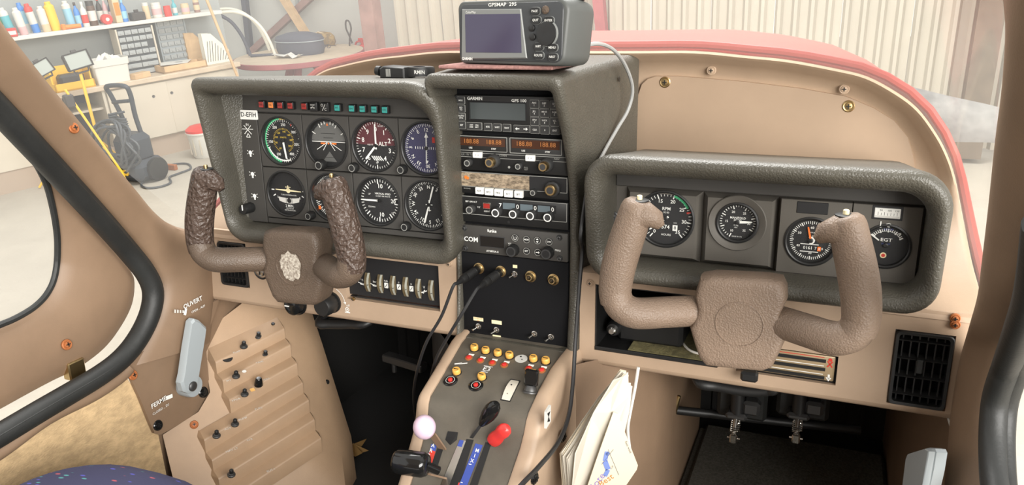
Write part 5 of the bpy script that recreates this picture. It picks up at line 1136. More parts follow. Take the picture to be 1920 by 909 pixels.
m = MB(); c_ = atY(*k5(158, 790), t.location.y-.034)-t.location; ax = Vector((1, .10, .02)).normalized(); m.tube([c_-ax*.026, c_-ax*.0245, c_-ax*.020, c_+ax*.014, c_+ax*.020, c_+ax*.0215], [.009, .0135, .0162, .0162, .0135, .009], 22); m.tube([c_+ax*.018, c_+ax*.03+Vector((0, .01, -.012))], .006, 8); obj('knob', m, 'black_gloss', t, smooth=50)
# fittings on the copilot side of the pedestal
q = atX(1027, 782, .1045); X = frame(q, (0, 1, 0), (0, .3, 1)); m = MB(); m.prism([(-.008, -.012), (.008, -.010), (.009, .013), (-.007, .011)], .002, -.0012); m.add([(-.005, -.0014, -.004), (.005, -.0014, -.008), (.0, -.0014, .002)], [(0, 1, 2)], 1); m.add([(-.005, -.0014, .008), (.006, -.0014, .006), (.0, -.0014, .000)], [(0, 1, 2)], 1); obj('badge', m, ['white_soft', 'black'], ped, X=X)
for px, py in ((1055,818),(1002,896)): washer_screw(ped, atX(px, py, .105), (1, -.1, 0), .0085, 'black_gloss')
# brown tunnel wall between pedestal and copilot footwell
m = MB(); tun = [[(.100, -.03, z), (.112, -.015, z), (.15, .025, z), (.195, .09, z), (.205, .16, z), (.205, .5, z)] for z in (-.292, -.40, -.53, ZF)]; m.loft(tun, closed=False)
for s_ in (-1,): m.loft([[(-x, y, z) for x, y, z in l] for l in tun], 1, closed=False)
tag(obj('wall_tunnel', m, ['brown_mid', 'dull_black']), kind='structure')
# ================================================================== stepped breaker panel at the pilot's left knee
k6 = lambda x, y: (360+x/2.603, 560+y/2.603)
BA = R(62); nh = Vector((sin(BA), -cos(BA), 0)); bd = Vector((cos(BA), sin(BA), 0)); BP = Vector((-.58, -.03, 0)); stp = .02
def onv(px, o_): return hit(*px, BP+nh*o_, nh)
EDG = [((115,310),(450,145)),((150,400),(480,225)),((183,495),(512,315)),((60,690),(540,410)),((98,790),(570,495)),((130,880),(598,590)),((165,985),(630,680))]
br = thing('breaker_panel', 'brown stepped side panel with small push buttons beside the pilot footwell', 'panel', (0, 0, 0))
ed = [(onv(k6(*l), stp*i), onv(k6(*r), stp*i)) for i, (l, r) in enumerate(EDG)]
def stair(rows, first, last, top_back):
    loops = []; L0 = list(top_back); n_ = 7
    def row(a_, b_): return [tuple(a_.lerp(b_, k/n_)) for k in range(n_+1)]
    loops.append(row(*L0)); sides = [[L0[0]], [L0[1]]]
    for i in range(first, last+1):
        a_, b_ = ed[i]; dz = Vector((0, 0, .0022)); 
        for off in ((Vector((0,0,0))-nh*.003+dz*.6), (Vector((0,0,0))-nh*.0008), (-dz)):
            loops.append(row(a_+off, b_+off)); sides[0].append(a_+off); sides[1].append(b_+off)
        if i < last: za, zb_ = ed[i+1][0].z+.007, ed[i+1][1].z+.007
        else: za, zb_ = a_.z-.028, b_.z-.028
        a2 = Vector((a_.x, a_.y, za)); b2 = Vector((b_.x, b_.y, zb_))
        if i < last and (ed[i+1][0]-a_).dot(bd) < -.02: a2 = a2-bd*.055
        loops.append(row(a2, b2)); sides[0].append(a2); sides[1].append(b2)
    m.loft(loops, closed=False)
    for sd, sg in zip(sides, (-1, 1)):
        m.loft([[tuple(p) for p in sd], [tuple(p-nh*.035+bd*sg*.010) for p in sd]], closed=False)
m = MB(); tb0 = (ed[0][0]-nh*.060+Vector((0, 0, .030)), ed[0][1]-nh*.050+Vector((0, 0, .026)))
stair(EDG, 0, 2, tb0)
a3, b3 = ed[3]; stair(EDG, 3, 6, (a3-nh*.022+Vector((0, 0, .009)), b3-nh*.022+Vector((0, 0, .009))))
obj('steps', m, 'brown_cab', br, smooth=50)
# flat surround
m = MB()
n_sl = (ed[3][1]-ed[3][0]).cross(ed[5][0].lerp(ed[5][1], .5)-ed[0][0].lerp(ed[0][1], .5)).normalized()
if n_sl.z < 0: n_sl = -n_sl
def onslope(px, off=-.016):   # inclined plane behind the stair edges
    return hit(*px, ed[3][0].lerp(ed[3][1], .5)+n_sl*off, n_sl)
lf = [(376,628),(384,670),(394,735),(372,772),(305,815),(318,870),(335,940)]; rt = [(470,556),(470,600),(500,660),(500,720),(520,790),(540,850),(560,940)]
m.loft([[tuple(onslope(a_)), tuple(onslope(((a_[0]+b_[0])/2, (a_[1]+b_[1])/2))), tuple(onslope(b_))] for a_, b_ in zip(lf, rt)], closed=False)
lf = [(470,556),(470,600),(500,660),(500,720),(520,790),(540,850),(560,940)]; rt = [(556,580),(566,612),(585,670),(602,725),(622,790),(640,848),(650,930)]
m.loft([[tuple(onslope(a_)), tuple(onslope(b_)), tuple(onslope(b_, -.02)+bd*.03+Vector((-.03, .03, 0)))] for a_, b_ in zip(lf, rt)], closed=False)
obj('surround', m, 'brown_cab', br, smooth=50)
nT = (nh*.30+Vector((0, 0, .954))).normalized()
nD = (tb0[0]-ed[0][0]).cross(bd).normalized(); nD = nD if nD.z > 0 else -nD
def tread(px, i): return hit(*k6(*px), ed[i][0].lerp(ed[i][1], .5)+Vector((0, 0, .0015)), nD if i == 0 else nT)
def upX(p): return frame(p, bd, nh*(-.954)+Vector((0, 0, .30)))
for i, (x, y) in ((0,(395,142)),(0,(325,188)),(0,(253,233)),(1,(358,278)),(1,(215,378)),(2,(257,466)),(3,(502,411)),(3,(210,612)),(3,(120,668)),(5,(192,858))):
    p = tread((x, y), i); m = MB(); m.lathe([(.0068, -.001), (.0068, .0012), (.0056, .0020), (.0050, .0042), (.0042, .0046)], 14, 1); m.lathe([(.0034, .004), (.0036, .0105), (.0028, .0115)], 12); obj('breaker_button', m, ['black', 'steel_dark'], br, X=upX(p))
p = tread((325, 418), 2); m = MB(); m.lathe([(.0078, -.001), (.0074, .004), (.0056, .0135), (.0040, .0150)], 16); obj('black_knob', m, 'black_gloss', br, X=upX(p))
for i, (x, y), r_, mt in ((0,(305,104),.003,'black'),(0,(348,126),.0052,'rust'),(0,(152,197),.003,'black'),(0,(193,219),.0052,'rust'),(0,(172,289),.0095,'black')):
    n0 = (tb0[0]-ed[0][0]).cross(bd).normalized(); n0 = n0 if n0.z > 0 else -n0
    p = hit(*k6(x, y), ed[0][0], n0); X = frame(p, bd, (tb0[0]-ed[0][0])); m = MB(); m.lathe([(r_, -.0006), (r_, .0008)], 18); obj('panel_hole', m, mt, br, X=X)
for i, (x, y), s_ in ((6,(385,838),'BUS 1'),(6,(472,768),'BUS 2'),(6,(558,703),'BUS 3'),(3,(470,435),'ALT'),(3,(395,487),'FAN'),(3,(325,537),'FUEL'),(3,(248,588),'PUMP'),(3,(175,636),'ADF'),(4,(282,690),'STR'),(4,(195,740),'NAV LT'),(2,(438,345),'COM'),(2,(362,395),'NAV'),(2,(215,495),'XPDR'),(1,(403,262),'LDG'),(1,(330,312),'TAXI'),(1,(180,402),'PIT'),(0,(365,178),'GEAR'),(0,(218,262),'FLAP')):
    p = tread((x, y), i)+nT*.0012; m = MB(); m.text(s_, .0062, 0, 0, 0); obj('lettering', m, 'white_soft', br, smooth=0, X=upX(p))
p = tread((255, 356), 1)+nT*.001; m = MB(); m.disc(0, 0, .0038, 0); obj('marking', m, 'white', br, smooth=0, X=upX(p))
p = tread((295, 446), 2)+nT*.001; m = MB(); m.box(-.004, .004, -.0004, .0, -.004, .004); obj('marking', m, 'yellow_cap', br, smooth=0, X=upX(p))
washer_screw(br, onslope((364, 796), -.0155), n_sl, .0072, 'rust'); washer_screw(br, onslope((612, 717), -.04), nh, .006, 'black')
# ================================================================== door handles
XL = frame(onside(353, 722, -1, .012), (0, 1, 0), (0, 0, 1))
hd = None
IL = lambda px, py, d=.022: inframe(XL, px, py, d)
pol = [IL(*p) for p in ((338,718),(342,700),(349,650),(357,603),(363,597),(372,600),(386,613),(384,628),(378,662),(370,708),(366,728),(355,738),(343,734))][::-1]
m = MB(); m.prism(pol, -.012, -.026, bev=.004); hd = obj('door_handle', m, 'lever_grey', wall_left, smooth=30, X=XL); hd['label'] = 'light grey metal door lever'
m = MB(); m.lathe([(.0195, -.008), (.0195, .010), (.0180, .014)], 24); obj('pivot_boss', m, 'lever_grey', hd)
c_ = IL(361, 724, .026); m = MB(); m.lathe([(.0085, 0), (.0085, .002), (.006, .004), (.003, .0042)], 16); obj('pivot_screw', m, 'steel_dark', hd, X=Matrix.Translation((c_[0], -.026, c_[1])))
XR_ = frame(onside(1728, 905, 1, .05), (.25, -1, 0), (0, 0, 1)); hd = None
IR = lambda px, py, d=.0: inframe(XR_, px, py, d)
pol = [IR(*p) for p in ((1690,940),(1697,909),(1703,860),(1707,850),(1746,839),(1755,841),(1758,848),(1753,880),(1746,912),(1740,945))]
m = MB(); m.prism(pol, .010, -.004, bev=.003); m.prism([IR(*p) for p in ((1752,842),(1759,847),(1748,910),(1740,945),(1735,945),(1742,905))], -.003, -.010, bev=.001); hd = obj('door_handle', m, 'lever_grey', wall_right, smooth=30, X=XR_); hd['label'] = 'white door lever'
c_ = IR(1715, 960); m = MB(); m.lathe([(.02, -.045), (.02, .0), (.017, .006)], 22); obj('pivot_boss', m, 'lever_grey', hd, X=Matrix.Translation((c_[0], 0, c_[1])))
# ================================================================== pilot's seat corner
def seat_mat():
    m = mat('seat_fabric', srgb(44, 44, 72), .95, bump=('noise', 900, .6)); nt = m.node_tree; N = nt.nodes; L_ = nt.links
    tc = N.new('ShaderNodeTexCoord'); vo = N.new('ShaderNodeTexVoronoi'); vo.inputs['Scale'].default_value = 60
    mp = N.new('ShaderNodeMapping'); mp.inputs['Scale'].default_value = (1, 2.6, 1.4); L_.new(tc.outputs['Object'], mp.inputs[0]); L_.new(mp.outputs[0], vo.inputs['Vector'])
    r1 = N.new('ShaderNodeValToRGB'); r1.color_ramp.elements[0].position = .20; r1.color_ramp.elements[0].color = (1, 1, 1, 1); r1.color_ramp.elements[1].position = .30; r1.color_ramp.elements[1].color = (0, 0, 0, 1); L_.new(vo.outputs['Distance'], r1.inputs[0])
    r2 = N.new('ShaderNodeValToRGB'); r2.color_ramp.interpolation = 'CONSTANT'; cr = r2.color_ramp
    for k, (p, c_) in enumerate(((0, srgb(44,44,72)), (.45, srgb(70,130,130)), (.6, srgb(150,70,80)), (.75, srgb(70,70,150)), (.9, srgb(44,44,72)))):
        el = cr.elements[k] if k < 2 else cr.elements.new(p); el.position = p; el.color = (*c_, 1)
    sp_ = N.new('ShaderNodeSeparateColor'); L_.new(vo.outputs['Color'], sp_.inputs[0]); L_.new(sp_.outputs[0], r2.inputs[0])
    mx = N.new('ShaderNodeMix'); mx.data_type = 'RGBA'; L_.new(r1.outputs[0], mx.inputs[0]); mx.inputs[6].default_value = (*srgb(44,44,72), 1); L_.new(r2.outputs[0], mx.inputs[7]); L_.new(mx.outputs[2], N['Principled BSDF'].inputs['Base Color'])
seat_mat()
sc = atX(268, 862, -.36); st = thing('pilot_seat', 'pilot seat in dark blue fabric with coloured flecks beside the beige side wall', 'seat', (sc.x, sc.y-.13, ZF))
m = MB(); H = sc.z-ZF; loops = []
for z_, s_ in ((.10, .80), (.13, .95), (.18, 1.0), (H-.10, 1.0), (H-.06, .97), (H-.03, .88), (H-.012, .70), (H-.003, .4), (H, .12)):
    loops.append([(.17*s_*(abs(cos(2*pi*k/32))**.7)*(1 if cos(2*pi*k/32) > 0 else -1), .17*s_*(abs(sin(2*pi*k/32))**.7)*(1 if sin(2*pi*k/32) > 0 else -1), z_) for k in range(32)])
m.loft(loops, 0, True, True); obj('cushion', m, 'seat_fabric', st, smooth=60)
m = MB(); m.box(-.14, .14, -.14, .14, 0, .11, b=.01); obj('seat_base', m, 'black', st)
# ================================================================== papers in the pocket beside the pedestal
PX = frame((.17, -.10, -.42), (.83, .55, 0), (0, .12, 1)); IP = lambda p, d=0: inframe(PX, *p, d)
bundle = thing('paper_bundle', 'bundle of loose white documents stuffed beside the centre pedestal', 'papers', X=PX)
random.seed(11)
A = [(1163,692),(1172,695),(1166,760),(1152,830),(1140,930),(1058,930),(1052,848),(1090,790),(1122,742)]
for k in range(9):
    j = [(p[0]+random.uniform(-3, 3)+k*1.4, p[1]+random.uniform(-3, 3)+(k*3.2 if i < 2 else k*1.2)) for i, p in enumerate(A)]
    pol = [IP(p, .002*k) for p in j]; cxp = sum(p[0] for p in pol)/len(pol)
    m = MB(); back = [(x, -.0022*k+.010*abs(x-cxp)*4*random.uniform(.3, .6), z) for x, z in pol]; m.add(back+[(x, y-.0006, z) for x, y, z in back]+[(cxp, -.0022*k-.004, sum(p[1] for p in pol)/len(pol))], [(i, (i+1) % 9, 9+(i+1) % 9, 9+i) for i in range(9)]+[(9+i, 9+(i+1) % 9, 18) for i in range(9)])
    obj('sheet', m, 'paper' if k % 3 else 'paper_warm', bundle, smooth=0)
B = [(1150,712),(1166,702),(1178,697),(1176,740),(1168,790),(1140,830),(1118,930),(1068,930),(1078,850),(1110,770)]
m = MB(); pol = [IP(p, .026) for p in B]; n_ = len(pol)
vs = [(x, -.026-.006*(i % 2), z) for i, (x, z) in enumerate(pol)]; cxp = sum(p[0] for p in pol)/n_; czp = sum(p[1] for p in pol)/n_
m.add(vs+[(cxp+.004, -.036, czp+.02), (cxp-.004, -.030, czp-.03)], [(i, (i+1) % n_, n_) for i in range(0, 5)]+[(5, n_+1, n_)]+[(i, (i+1) % n_, n_+1) for i in range(5, 9)]+[(9, 0, n_), (9, n_, n_+1)]); m.add([(x, y+.0008, z) for x, y, z in m.v[:n_]], [tuple(range(n_))]); obj('folded_sheet', m, 'paper', bundle, smooth=0)
mat('card_cream', srgb(212, 202, 180), .8)
card = thing('note_card', 'cream card with a blue figure and handwriting in front of the loose documents', 'card', X=PX@Matrix.Translation((0, -.040, 0)))
IC = lambda p: inframe(PX, *p, .041)
pol = [IC(p) for p in ((1150,772),(1158,775),(1196,872),(1194,880),(1160,930),(1095,930),(1118,862))][::-1]
m = MB(); m.prism(pol, .0, -.0012); obj('card_sheet', m, 'card_cream', card)
mat('ink_blue', srgb(110, 130, 190), .7); mat('ink_ochre', srgb(190, 130, 60), .7); mat('ink_grey', srgb(120, 115, 110), .7); mat('ink_violet', srgb(140, 120, 180), .7)
m = MB(); 
for a_, b_, w_ in (((1138,846),(1134,864),.006),((1134,864),(1140,880),.007),((1140,880),(1134,892),.006),((1137,848),(1141,852),.005)): p, q = IC(a_), IC(b_); m.bar(*p, *q, w_, -.0016)
obj('blue_figure', m, 'ink_blue', card, smooth=0)
for s_, p_, sz, mt, rt_ in (('Best', (1136, 900), .012, 'ink_ochre', -30), ('Note', (1118, 905), .014, 'ink_violet', -50), ('fleet week', (1178, 838), .0045, 'ink_grey', 68), ('27', (1147, 876), .005, 'ink_grey', -20)):
    p = IC(p_); m = MB(); m.text(s_, sz, p[0], p[1], -.0016, rot=rt_); obj('handwriting', m, mt, card, smooth=0)
for a_, b_ in (((1140,842),(1160,890)), ((1128,870),(1150,842))): p, q = IC(a_), IC(b_); m = MB(); m.bar(*p, *q, .0006, -.0016); obj('pencil_line', m, 'ink_grey', card, smooth=0)
m = MB(); m.tube(catmull([PX@Vector((*IP(p, -.004)[:1], .004, IP(p, -.004)[1])) for p in ((1197,688),(1190,730),(1182,770),(1177,806),(1182,850))], 5), .0022, 8); tag(obj('wire', m, 'cable_white'), 'white wire hanging behind the papers beside the pedestal', 'wire')
bpy.context.view_layer.update()
AIRSET = set(o.name for o in bpy.data.objects)
# ================================================================== the hangar (gravity frame)
ZH = EYE.z-1.9
mat('concrete', srgb(168, 161, 148), .75, vary=(.9, .10), bump=('noise', 40, .15))
mat('hangar_white', srgb(190, 190, 184), .7, vary=(.6, .05)); mat('hangar_grey', srgb(156, 160, 158), .7, vary=(.8, .06))
mat('corrugated', srgb(168, 161, 147), .55, vary=(.7, .08)); mat('post_brown', srgb(142, 112, 104), .7, vary=(6, .15)); mat('post_grey', srgb(104, 92, 78), .75, vary=(5, .15)); mat('post_red', srgb(150, 82, 84), .7, vary=(5, .12))
mat('cabinet_cream', srgb(196, 187, 170), .5, vary=(3, .03)); mat('counter_wood', srgb(192, 175, 152), .6, vary=(8, .08)); mat('plinth', srgb(170, 152, 134), .7)
mat('pine', srgb(200, 168, 128), .6, vary=(12, .1)); mat('box_white', srgb(208, 206, 198), .5); mat('h_yellow', srgb(238, 190, 60), .45); mat('h_orange', srgb(232, 132, 60), .5); mat('h_red', srgb(206, 66, 60), .5)
mat('h_blue', srgb(70, 130, 200), .45); mat('h_teal', srgb(90, 170, 180), .45); mat('h_lblue', srgb(140, 190, 214), .45); mat('h_dark', srgb(60, 56, 54), .5); mat('h_brown', srgb(92, 72, 60), .55); mat('h_green', srgb(80, 150, 110), .5); mat('h_tan', srgb(206, 184, 150), .6); mat('h_pink', srgb(206, 170, 170), .6)
mat('org_black', srgb(62, 66, 70), .5); mat('org_clear', srgb(160, 164, 164), .25); mat('org_grey', srgb(150, 158, 162), .35); mat('file_white', srgb(228, 224, 208), .5); mat('washer_black', srgb(52, 58, 66), .45); mat('hose', srgb(70, 74, 78), .45); mat('bag_black', srgb(74, 76, 88), .7); mat('lamp_glass', srgb(160, 166, 160), .15)
HTH = R(68); HE = Vector((cos(HTH), sin(HTH), 0)); HN = Vector((sin(HTH), -cos(HTH), 0)); HO = Vector((-5.664, 4.405, ZH))
HX = frame(HO, HE, (0, 0, 1)); HXI = HX.inverted()
def hin(px, py, v): q = HXI@gat(px, py, HO+HN*v, HN); return q.x, q.z
def gz(px, py, z): return gat(px, py, (0, 0, z), (0, 0, 1))
def gy(px, py, y): return gat(px, py, (0, y, 0), (0, 1, 0))
def hthing(name, label, cat, u, v, w_, group=None): return thing(name, label, cat, X=HX@Matrix.Translation((u, -v, w_)), group=group)
m = MB(); m.box(-14, 12, -8, 12, ZH-.1, ZH); tag(obj('floor_hangar', m, 'concrete'), kind='structure')
m = MB(); m.box(-5, 1.22, .60, .70, 0, 3.2, X=HX); tag(obj('wall_workbench', m, 'hangar_grey'), kind='structure')
m = MB(); m.box(-9, -3.7, 7.3, 7.4, ZH, ZH+3.4); tag(obj('wall_far', m, 'hangar_white'), kind='structure')
cw = thing('wall_corrugated', None, None, (0, 5.75, ZH)); cw['kind'] = 'structure'
for k in range(16):
    x0_ = -3.62+k*.5; m = MB(); prof = []
    for j in range(4): b_ = j*.125; prof += [(b_, 0), (b_+.02, -.035), (b_+.045, -.035), (b_+.065, 0)]
    prof.append((.497, 0)); m.loft([[(x, y, .06) for x, y in prof], [(x, y, 3.4) for x, y in prof]], closed=False); obj('panel', m, 'corrugated', cw, smooth=0, X=Matrix.Translation((x0_, (k % 2)*.006, 0)))
# posts and beams
def gpost(name, label, pxa, pxb, y, w_, mt):
    a_, b_ = gy(*pxa, y), gy(*pxb, y); d_ = (b_-a_); m = MB(); X = frame(a_, d_, (0, -1, 0)) ; L_ = d_.length
    m.box(-.3, L_+.5, -w_/2, w_/2, -w_/2, w_/2, X=frame(a_, d_, d_.cross(Vector((0, 1, 0))))); return tag(obj(name, m, mt), label, 'post')
gpost('steel_post', 'brown steel post at the edge of the corrugated wall', (692,0), (706,112), 5.6, .15, 'post_brown')
gpost('steel_post', 'narrow red brown post against the corrugated wall above the portable navigator', (1123,0), (1128,52), 5.66, .09, 'post_red')
gpost('steel_post', 'wide brown post beside the propeller blade', (1860,0), (1832,170), 5.6, .17, 'post_grey')
gpost('wood_beam', 'diagonal brown beam crossing the far hangar wall', (590,-12), (512,60), 7.22, .08, 'post_brown')
gpost('wood_beam', 'pale diagonal beam crossing the brown beam on the far wall', (530,-6), (578,70), 7.12, .08, 'pine')
gpost('steel_pipe', 'grey vertical pipe on the far wall behind the round table', (557,-10), (558,64), 7.275, .03, 'hangar_grey')
gpost('steel_pipe', 'short dark pipe high on the wall behind the acrylic screen', (458,-10), (463,36), 7.22, .07, 'bag_black')
# shelf and what stands on it
SV = -.25
sz = hin(250, 40, SV)[1]; m = MB(); m.box(-1.6, 1.06, -.02, .33, -.035, 0, b=.004, X=HX@Matrix.Translation((0, .25, sz))); tag(obj('wall_shelf', m, 'box_white'), 'long white wall shelf crowded with cans and bottles', 'shelf')
def can(lab, px, r, h, mats, v=-.33, kind='can', lean=0, name='spray_can', cat='can'):
    u = hin(px, 30, v)[0]; t = hthing(name, lab, cat, u, v, sz+.0005, 'cans and bottles on the hangar shelf')
    Rm = Matrix.Rotation(R(lean), 4, 'Y')
    Z = lambda pr: [[(r_*cos(2*pi*i/16), r_*sin(2*pi*i/16), z) for i in range(16)] for r_, z in pr]
    m = MB()
    if kind == 'can': m.loft(Z([(r*.95, 0), (r, .006), (r, h*.3)]), 1, True, False); m.loft(Z([(r, h*.3), (r, h*.72)]), 0); m.loft(Z([(r, h*.72), (r, h*.84), (r*.7, h*.9)]), 2, False, True); obj('body', m, mats, t, smooth=35, X=Rm); m = MB(); m.loft(Z([(r*.6, h*.88), (r*.62, h*.98), (r*.5, h)]), 0, True, True); obj('cap', m, mats[2], t, X=Rm)
    elif kind == 'bottle': m.loft(Z([(r*.95, 0), (r, .008), (r, h*.55), (r*.85, h*.68), (r*.35, h*.8), (r*.33, h*.88)]), 0, True, True); m.loft(Z([(r*1.01, h*.15), (r*1.01, h*.48)]), 1); obj('body', m, mats[:2], t, smooth=35, X=Rm); m = MB(); m.loft(Z([(r*.42, h*.87), (r*.42, h*.99), (r*.36, h)]), 0, True, True); obj('cap', m, mats[2], t, X=Rm)
    elif kind == 'jar': m.loft(Z([(r*.95, 0), (r, .006), (r, h*.78), (r*.9, h*.82)]), 0, True, True); m.loft(Z([(r*1.01, h*.2), (r*1.01, h*.6)]), 1); obj('body', m, mats[:2], t, smooth=35, X=Rm); m = MB(); m.loft(Z([(r*.94, h*.8), (r*.94, h*.99), (r*.88, h)]), 0, True, True); obj('lid', m, mats[2], t, X=Rm)
    elif kind == 'box': m.box(-r, r, -.05, .05, 0, h, 0, b=.004); m.box(-r*.8, r*.8, -.051, -.05, h*.25, h*.7, 1); obj('body', m, mats[:2], t, X=Rm)
    elif kind == 'roll': m.lathe([(r*.35, -.03), (r, -.03), (r, .03), (r*.35, .03)], 20, 0, cap0=False, cap1=False, X=Matrix.Translation((0, 0, r))); m.lathe([(r*.36, -.02), (r*.36, .032)], 16, 1, X=Matrix.Translation((0, 0, r))); obj('roll_body', m, mats[:2], t)
    return t
for a_ in (('green plastic bottle at the pillar end of the shelf', -2, .032, .20, ['h_green','box_white','h_dark'], -.40, 'bottle'),
    ('teal spray can with white band leaning on the shelf', 14, .034, .24, ['h_teal','h_teal','box_white'], -.33, 'can', -8), ('low red and white carton at the pillar end of the shelf', 9, .045, .07, ['h_red','box_white'], -.27, 'box'),
    ('white spray can with orange print on the shelf', 36, .034, .23, ['box_white','h_pink','box_white'], -.30, 'can', -5), ('tall pale blue can behind the front row of the shelf', 44, .030, .26, ['h_lblue','box_white','h_blue'], -.45, 'can', -3),
    ('blue spray can with red top on the shelf', 61, .033, .25, ['box_white','h_blue','h_red'], -.36, 'can', -6), ('white spray can with dark script on the shelf', 81, .034, .22, ['box_white','h_tan','box_white'], -.32, 'can', -3),
    ('large yellow spray can on the shelf', 99, .042, .25, ['h_yellow','h_yellow','h_yellow'], -.33, 'can', -4), ('light blue spray can on the shelf', 130, .036, .24, ['h_lblue','h_lblue','box_white'], -.36, 'can', -3),
    ('blue plastic bottle on the shelf', 146, .026, .22, ['h_blue','h_lblue','h_dark'], -.34, 'bottle', -2), ('white bottle with red label on the shelf', 158, .028, .22, ['box_white','h_red','box_white'], -.31, 'bottle'),
    ('dark brown jar with white label on the shelf', 173, .036, .22, ['h_brown','box_white','h_dark'], -.33, 'jar'), ('small black bottle with pale label behind the red roll', 189, .026, .24, ['h_dark','box_white','h_red'], -.45, 'bottle'),
    ('pale pink bottle behind the red roll', 200, .024, .23, ['h_pink','box_white','box_white'], -.45, 'bottle'), ('grey bottle beside the orange box', 210, .022, .21, ['bag_black','h_pink','h_dark'], -.42, 'bottle'), ('upright orange tan carton on the shelf', 219, .030, .26, ['h_tan','h_orange'], -.34, 'box'),
    ('blue bottle with light blue cap on the shelf', 233, .030, .20, ['h_blue','h_lblue','h_lblue'], -.32, 'bottle'), ('tan paint can on the shelf', 276, .030, .15, ['h_tan','h_tan','box_white'], -.33, 'jar'),
    ('white plastic tub on the shelf', 296, .046, .14, ['box_white','h_pink','box_white'], -.33, 'jar'), ('red tub with red lid on the shelf', 316, .034, .10, ['h_red','h_red','h_red'], -.31, 'jar'), ('teal bottle beside the red tub', 330, .024, .15, ['h_teal','box_white','h_teal'], -.33, 'bottle'),
    ('beige tin near the end of the shelf', 350, .040, .10, ['h_tan','h_pink','h_tan'], -.34, 'jar'), ('brown tin at the end of the shelf', 372, .030, .12, ['post_brown','h_tan','h_tan'], -.36, 'jar')):
    nm = {'can': 'spray_can', 'bottle': 'plastic_bottle', 'jar': 'jar', 'box': 'carton'}[a_[6]]; can(a_[0], a_[1], a_[2], a_[3], a_[4], a_[5], a_[6], a_[7] if len(a_) > 7 else 0, nm, {'can': 'can', 'bottle': 'bottle', 'jar': 'jar', 'box': 'box'}[a_[6]])
can('red tape roll standing on the shelf', 198, .046, .1, ['h_red','box_white'], -.27, 'roll', 0, 'tape_roll', 'tape roll')
u = hin(131, 36, -.27)[0]; t = hthing('caulking_tool', 'orange hand tool lying on the shelf in front of the light blue can', 'tool', u, -.27, sz); m = MB(); m.tube([(-.07, 0, .035), (-.05, 0, .022), (.075, 0, .020)], [.016, .020, .018], 12); obj('handle', m, 'h_orange', t); m = MB(); m.box(-.085, -.055, -.02, .02, .0, .05, b=.005); obj('head', m, 'h_orange', t)
u = hin(255, 22, -.3)[0]; t = hthing('toolbox', 'small black box on the shelf beside the blue bottle', 'box', u, -.3, sz); m = MB(); m.box(-.062, .062, -.05, .05, 0, .075, b=.006); obj('body', m, 'h_dark', t); m = MB(); m.box(-.02, .02, -.012, .012, .075, .10, b=.004); obj('grip', m, 'h_dark', t)
# workbench
CZ = .764
wb = thing('workbench', 'long cream workbench with sliding cabinet doors below the shelf', 'workbench', X=HX)
m = MB(); m.box(-2.2, 1.02, -.03, .55, CZ-.045, CZ, b=.005); obj('worktop', m, 'counter_wood', wb)
ud = [hin(205, 200, 0)[0], hin(322, 200, 0)[0], hin(440, 180, 0)[0]]
m = MB(); m.box(ud[0]-.02, 1.0, .02, .5, .19, CZ-.045); m.box(-2.2, ud[0]-.38, .02, .5, .19, CZ-.045); obj('carcass', m, 'cabinet_cream', wb)
m = MB(); m.box(-2.2, 1.0, .03, .5, 0, .19); obj('plinth', m, 'plinth', wb)
for x0_, x1_, y_ in ((ud[0], ud[1], .004), (ud[1]-.02, 1.0, .012)): m = MB(); m.box(x0_+.004, x1_-.004, y_-.012, y_+.008, .20, CZ-.06, b=.003); d_ = obj('sliding_door', m, 'cabinet_cream', wb); m = MB(); m.lathe([(.014, 0), (.014, .004), (.010, .002)], 14, X=Matrix.Translation((x0_+.05 if y_ > .01 else x1_-.15, y_-.012, CZ-.18))); obj('finger_hole', m, 'steel_dark', d_)
m = MB(); m.box(ud[0]-.40, ud[0]-.37, 0, .5, .19, CZ-.045); m.box(ud[0]-.035, ud[0]-.01, -.005, .5, .0, CZ-.045, b=.002); obj('upright', m, 'cabinet_cream', wb)
m = MB(); m.box(ud[0]-.37, ud[0]-.035, .06, .5, CZ-.22, CZ-.2); obj('inner_shelf', m, 'cabinet_cream', wb); m = MB(); m.box(ud[0]-.37, ud[0]-.035, .48, .5, .0, CZ-.045); obj('back_panel', m, 'bag_black', wb)
def on_bench(px, v): return hin(px, 140, v)[0]
# drawer organisers
def organiser(lab, pTL, pBR, v, rows, side, body, drawer):
    a_, b_ = hin(*pTL, v), hin(*pBR, v); W_ = (b_[0]-a_[0])/2; Hh = a_[1]-CZ; t = hthing('drawer_organiser', lab, 'organiser', (a_[0]+b_[0])/2, v, CZ)
    m = MB(); m.box(-W_, W_, .004, .15, 0, Hh); obj('cabinet', m, body, t)
    for s_ in (-1, 1): m = MB(); m.box(s_*W_-.008, s_*W_+.008, -.01, .15, 0, Hh+.006, b=.002); obj('side_panel', m, side, t)
    m = MB(); m.box(-W_, W_, -.008, .15, Hh, Hh+.012); obj('lid', m, body, t)
    rh = Hh/len(rows); proto = {}
    for i, n_ in enumerate(rows):
        w_ = (2*W_-.02)/n_
        for j in range(n_):
            if (i, n_, j) == (2, 5, 4): continue
            if n_ not in proto:
                m = MB(); m.box(-w_/2+.003, w_/2-.003, -.008, .01, -rh*.36, rh*.30, 0, b=.002); m.box(-w_*.16, w_*.16, -.014, -.008, -rh*.20, -rh*.05, 0); o = obj('drawer', m, drawer, t); proto[n_] = o
            else: o = proto[n_].copy(); COL.objects.link(o); o.parent = t
            o.location = (-W_+.01+w_*(j+.5), 0, Hh-rh*(i+.5))
organiser('black drawer organiser with cream side panels and many clear drawers on the workbench', (216,57), (302,128), -.25, [5,5,5,5,2,2,1], 'cabinet_cream', 'org_black', 'org_clear')
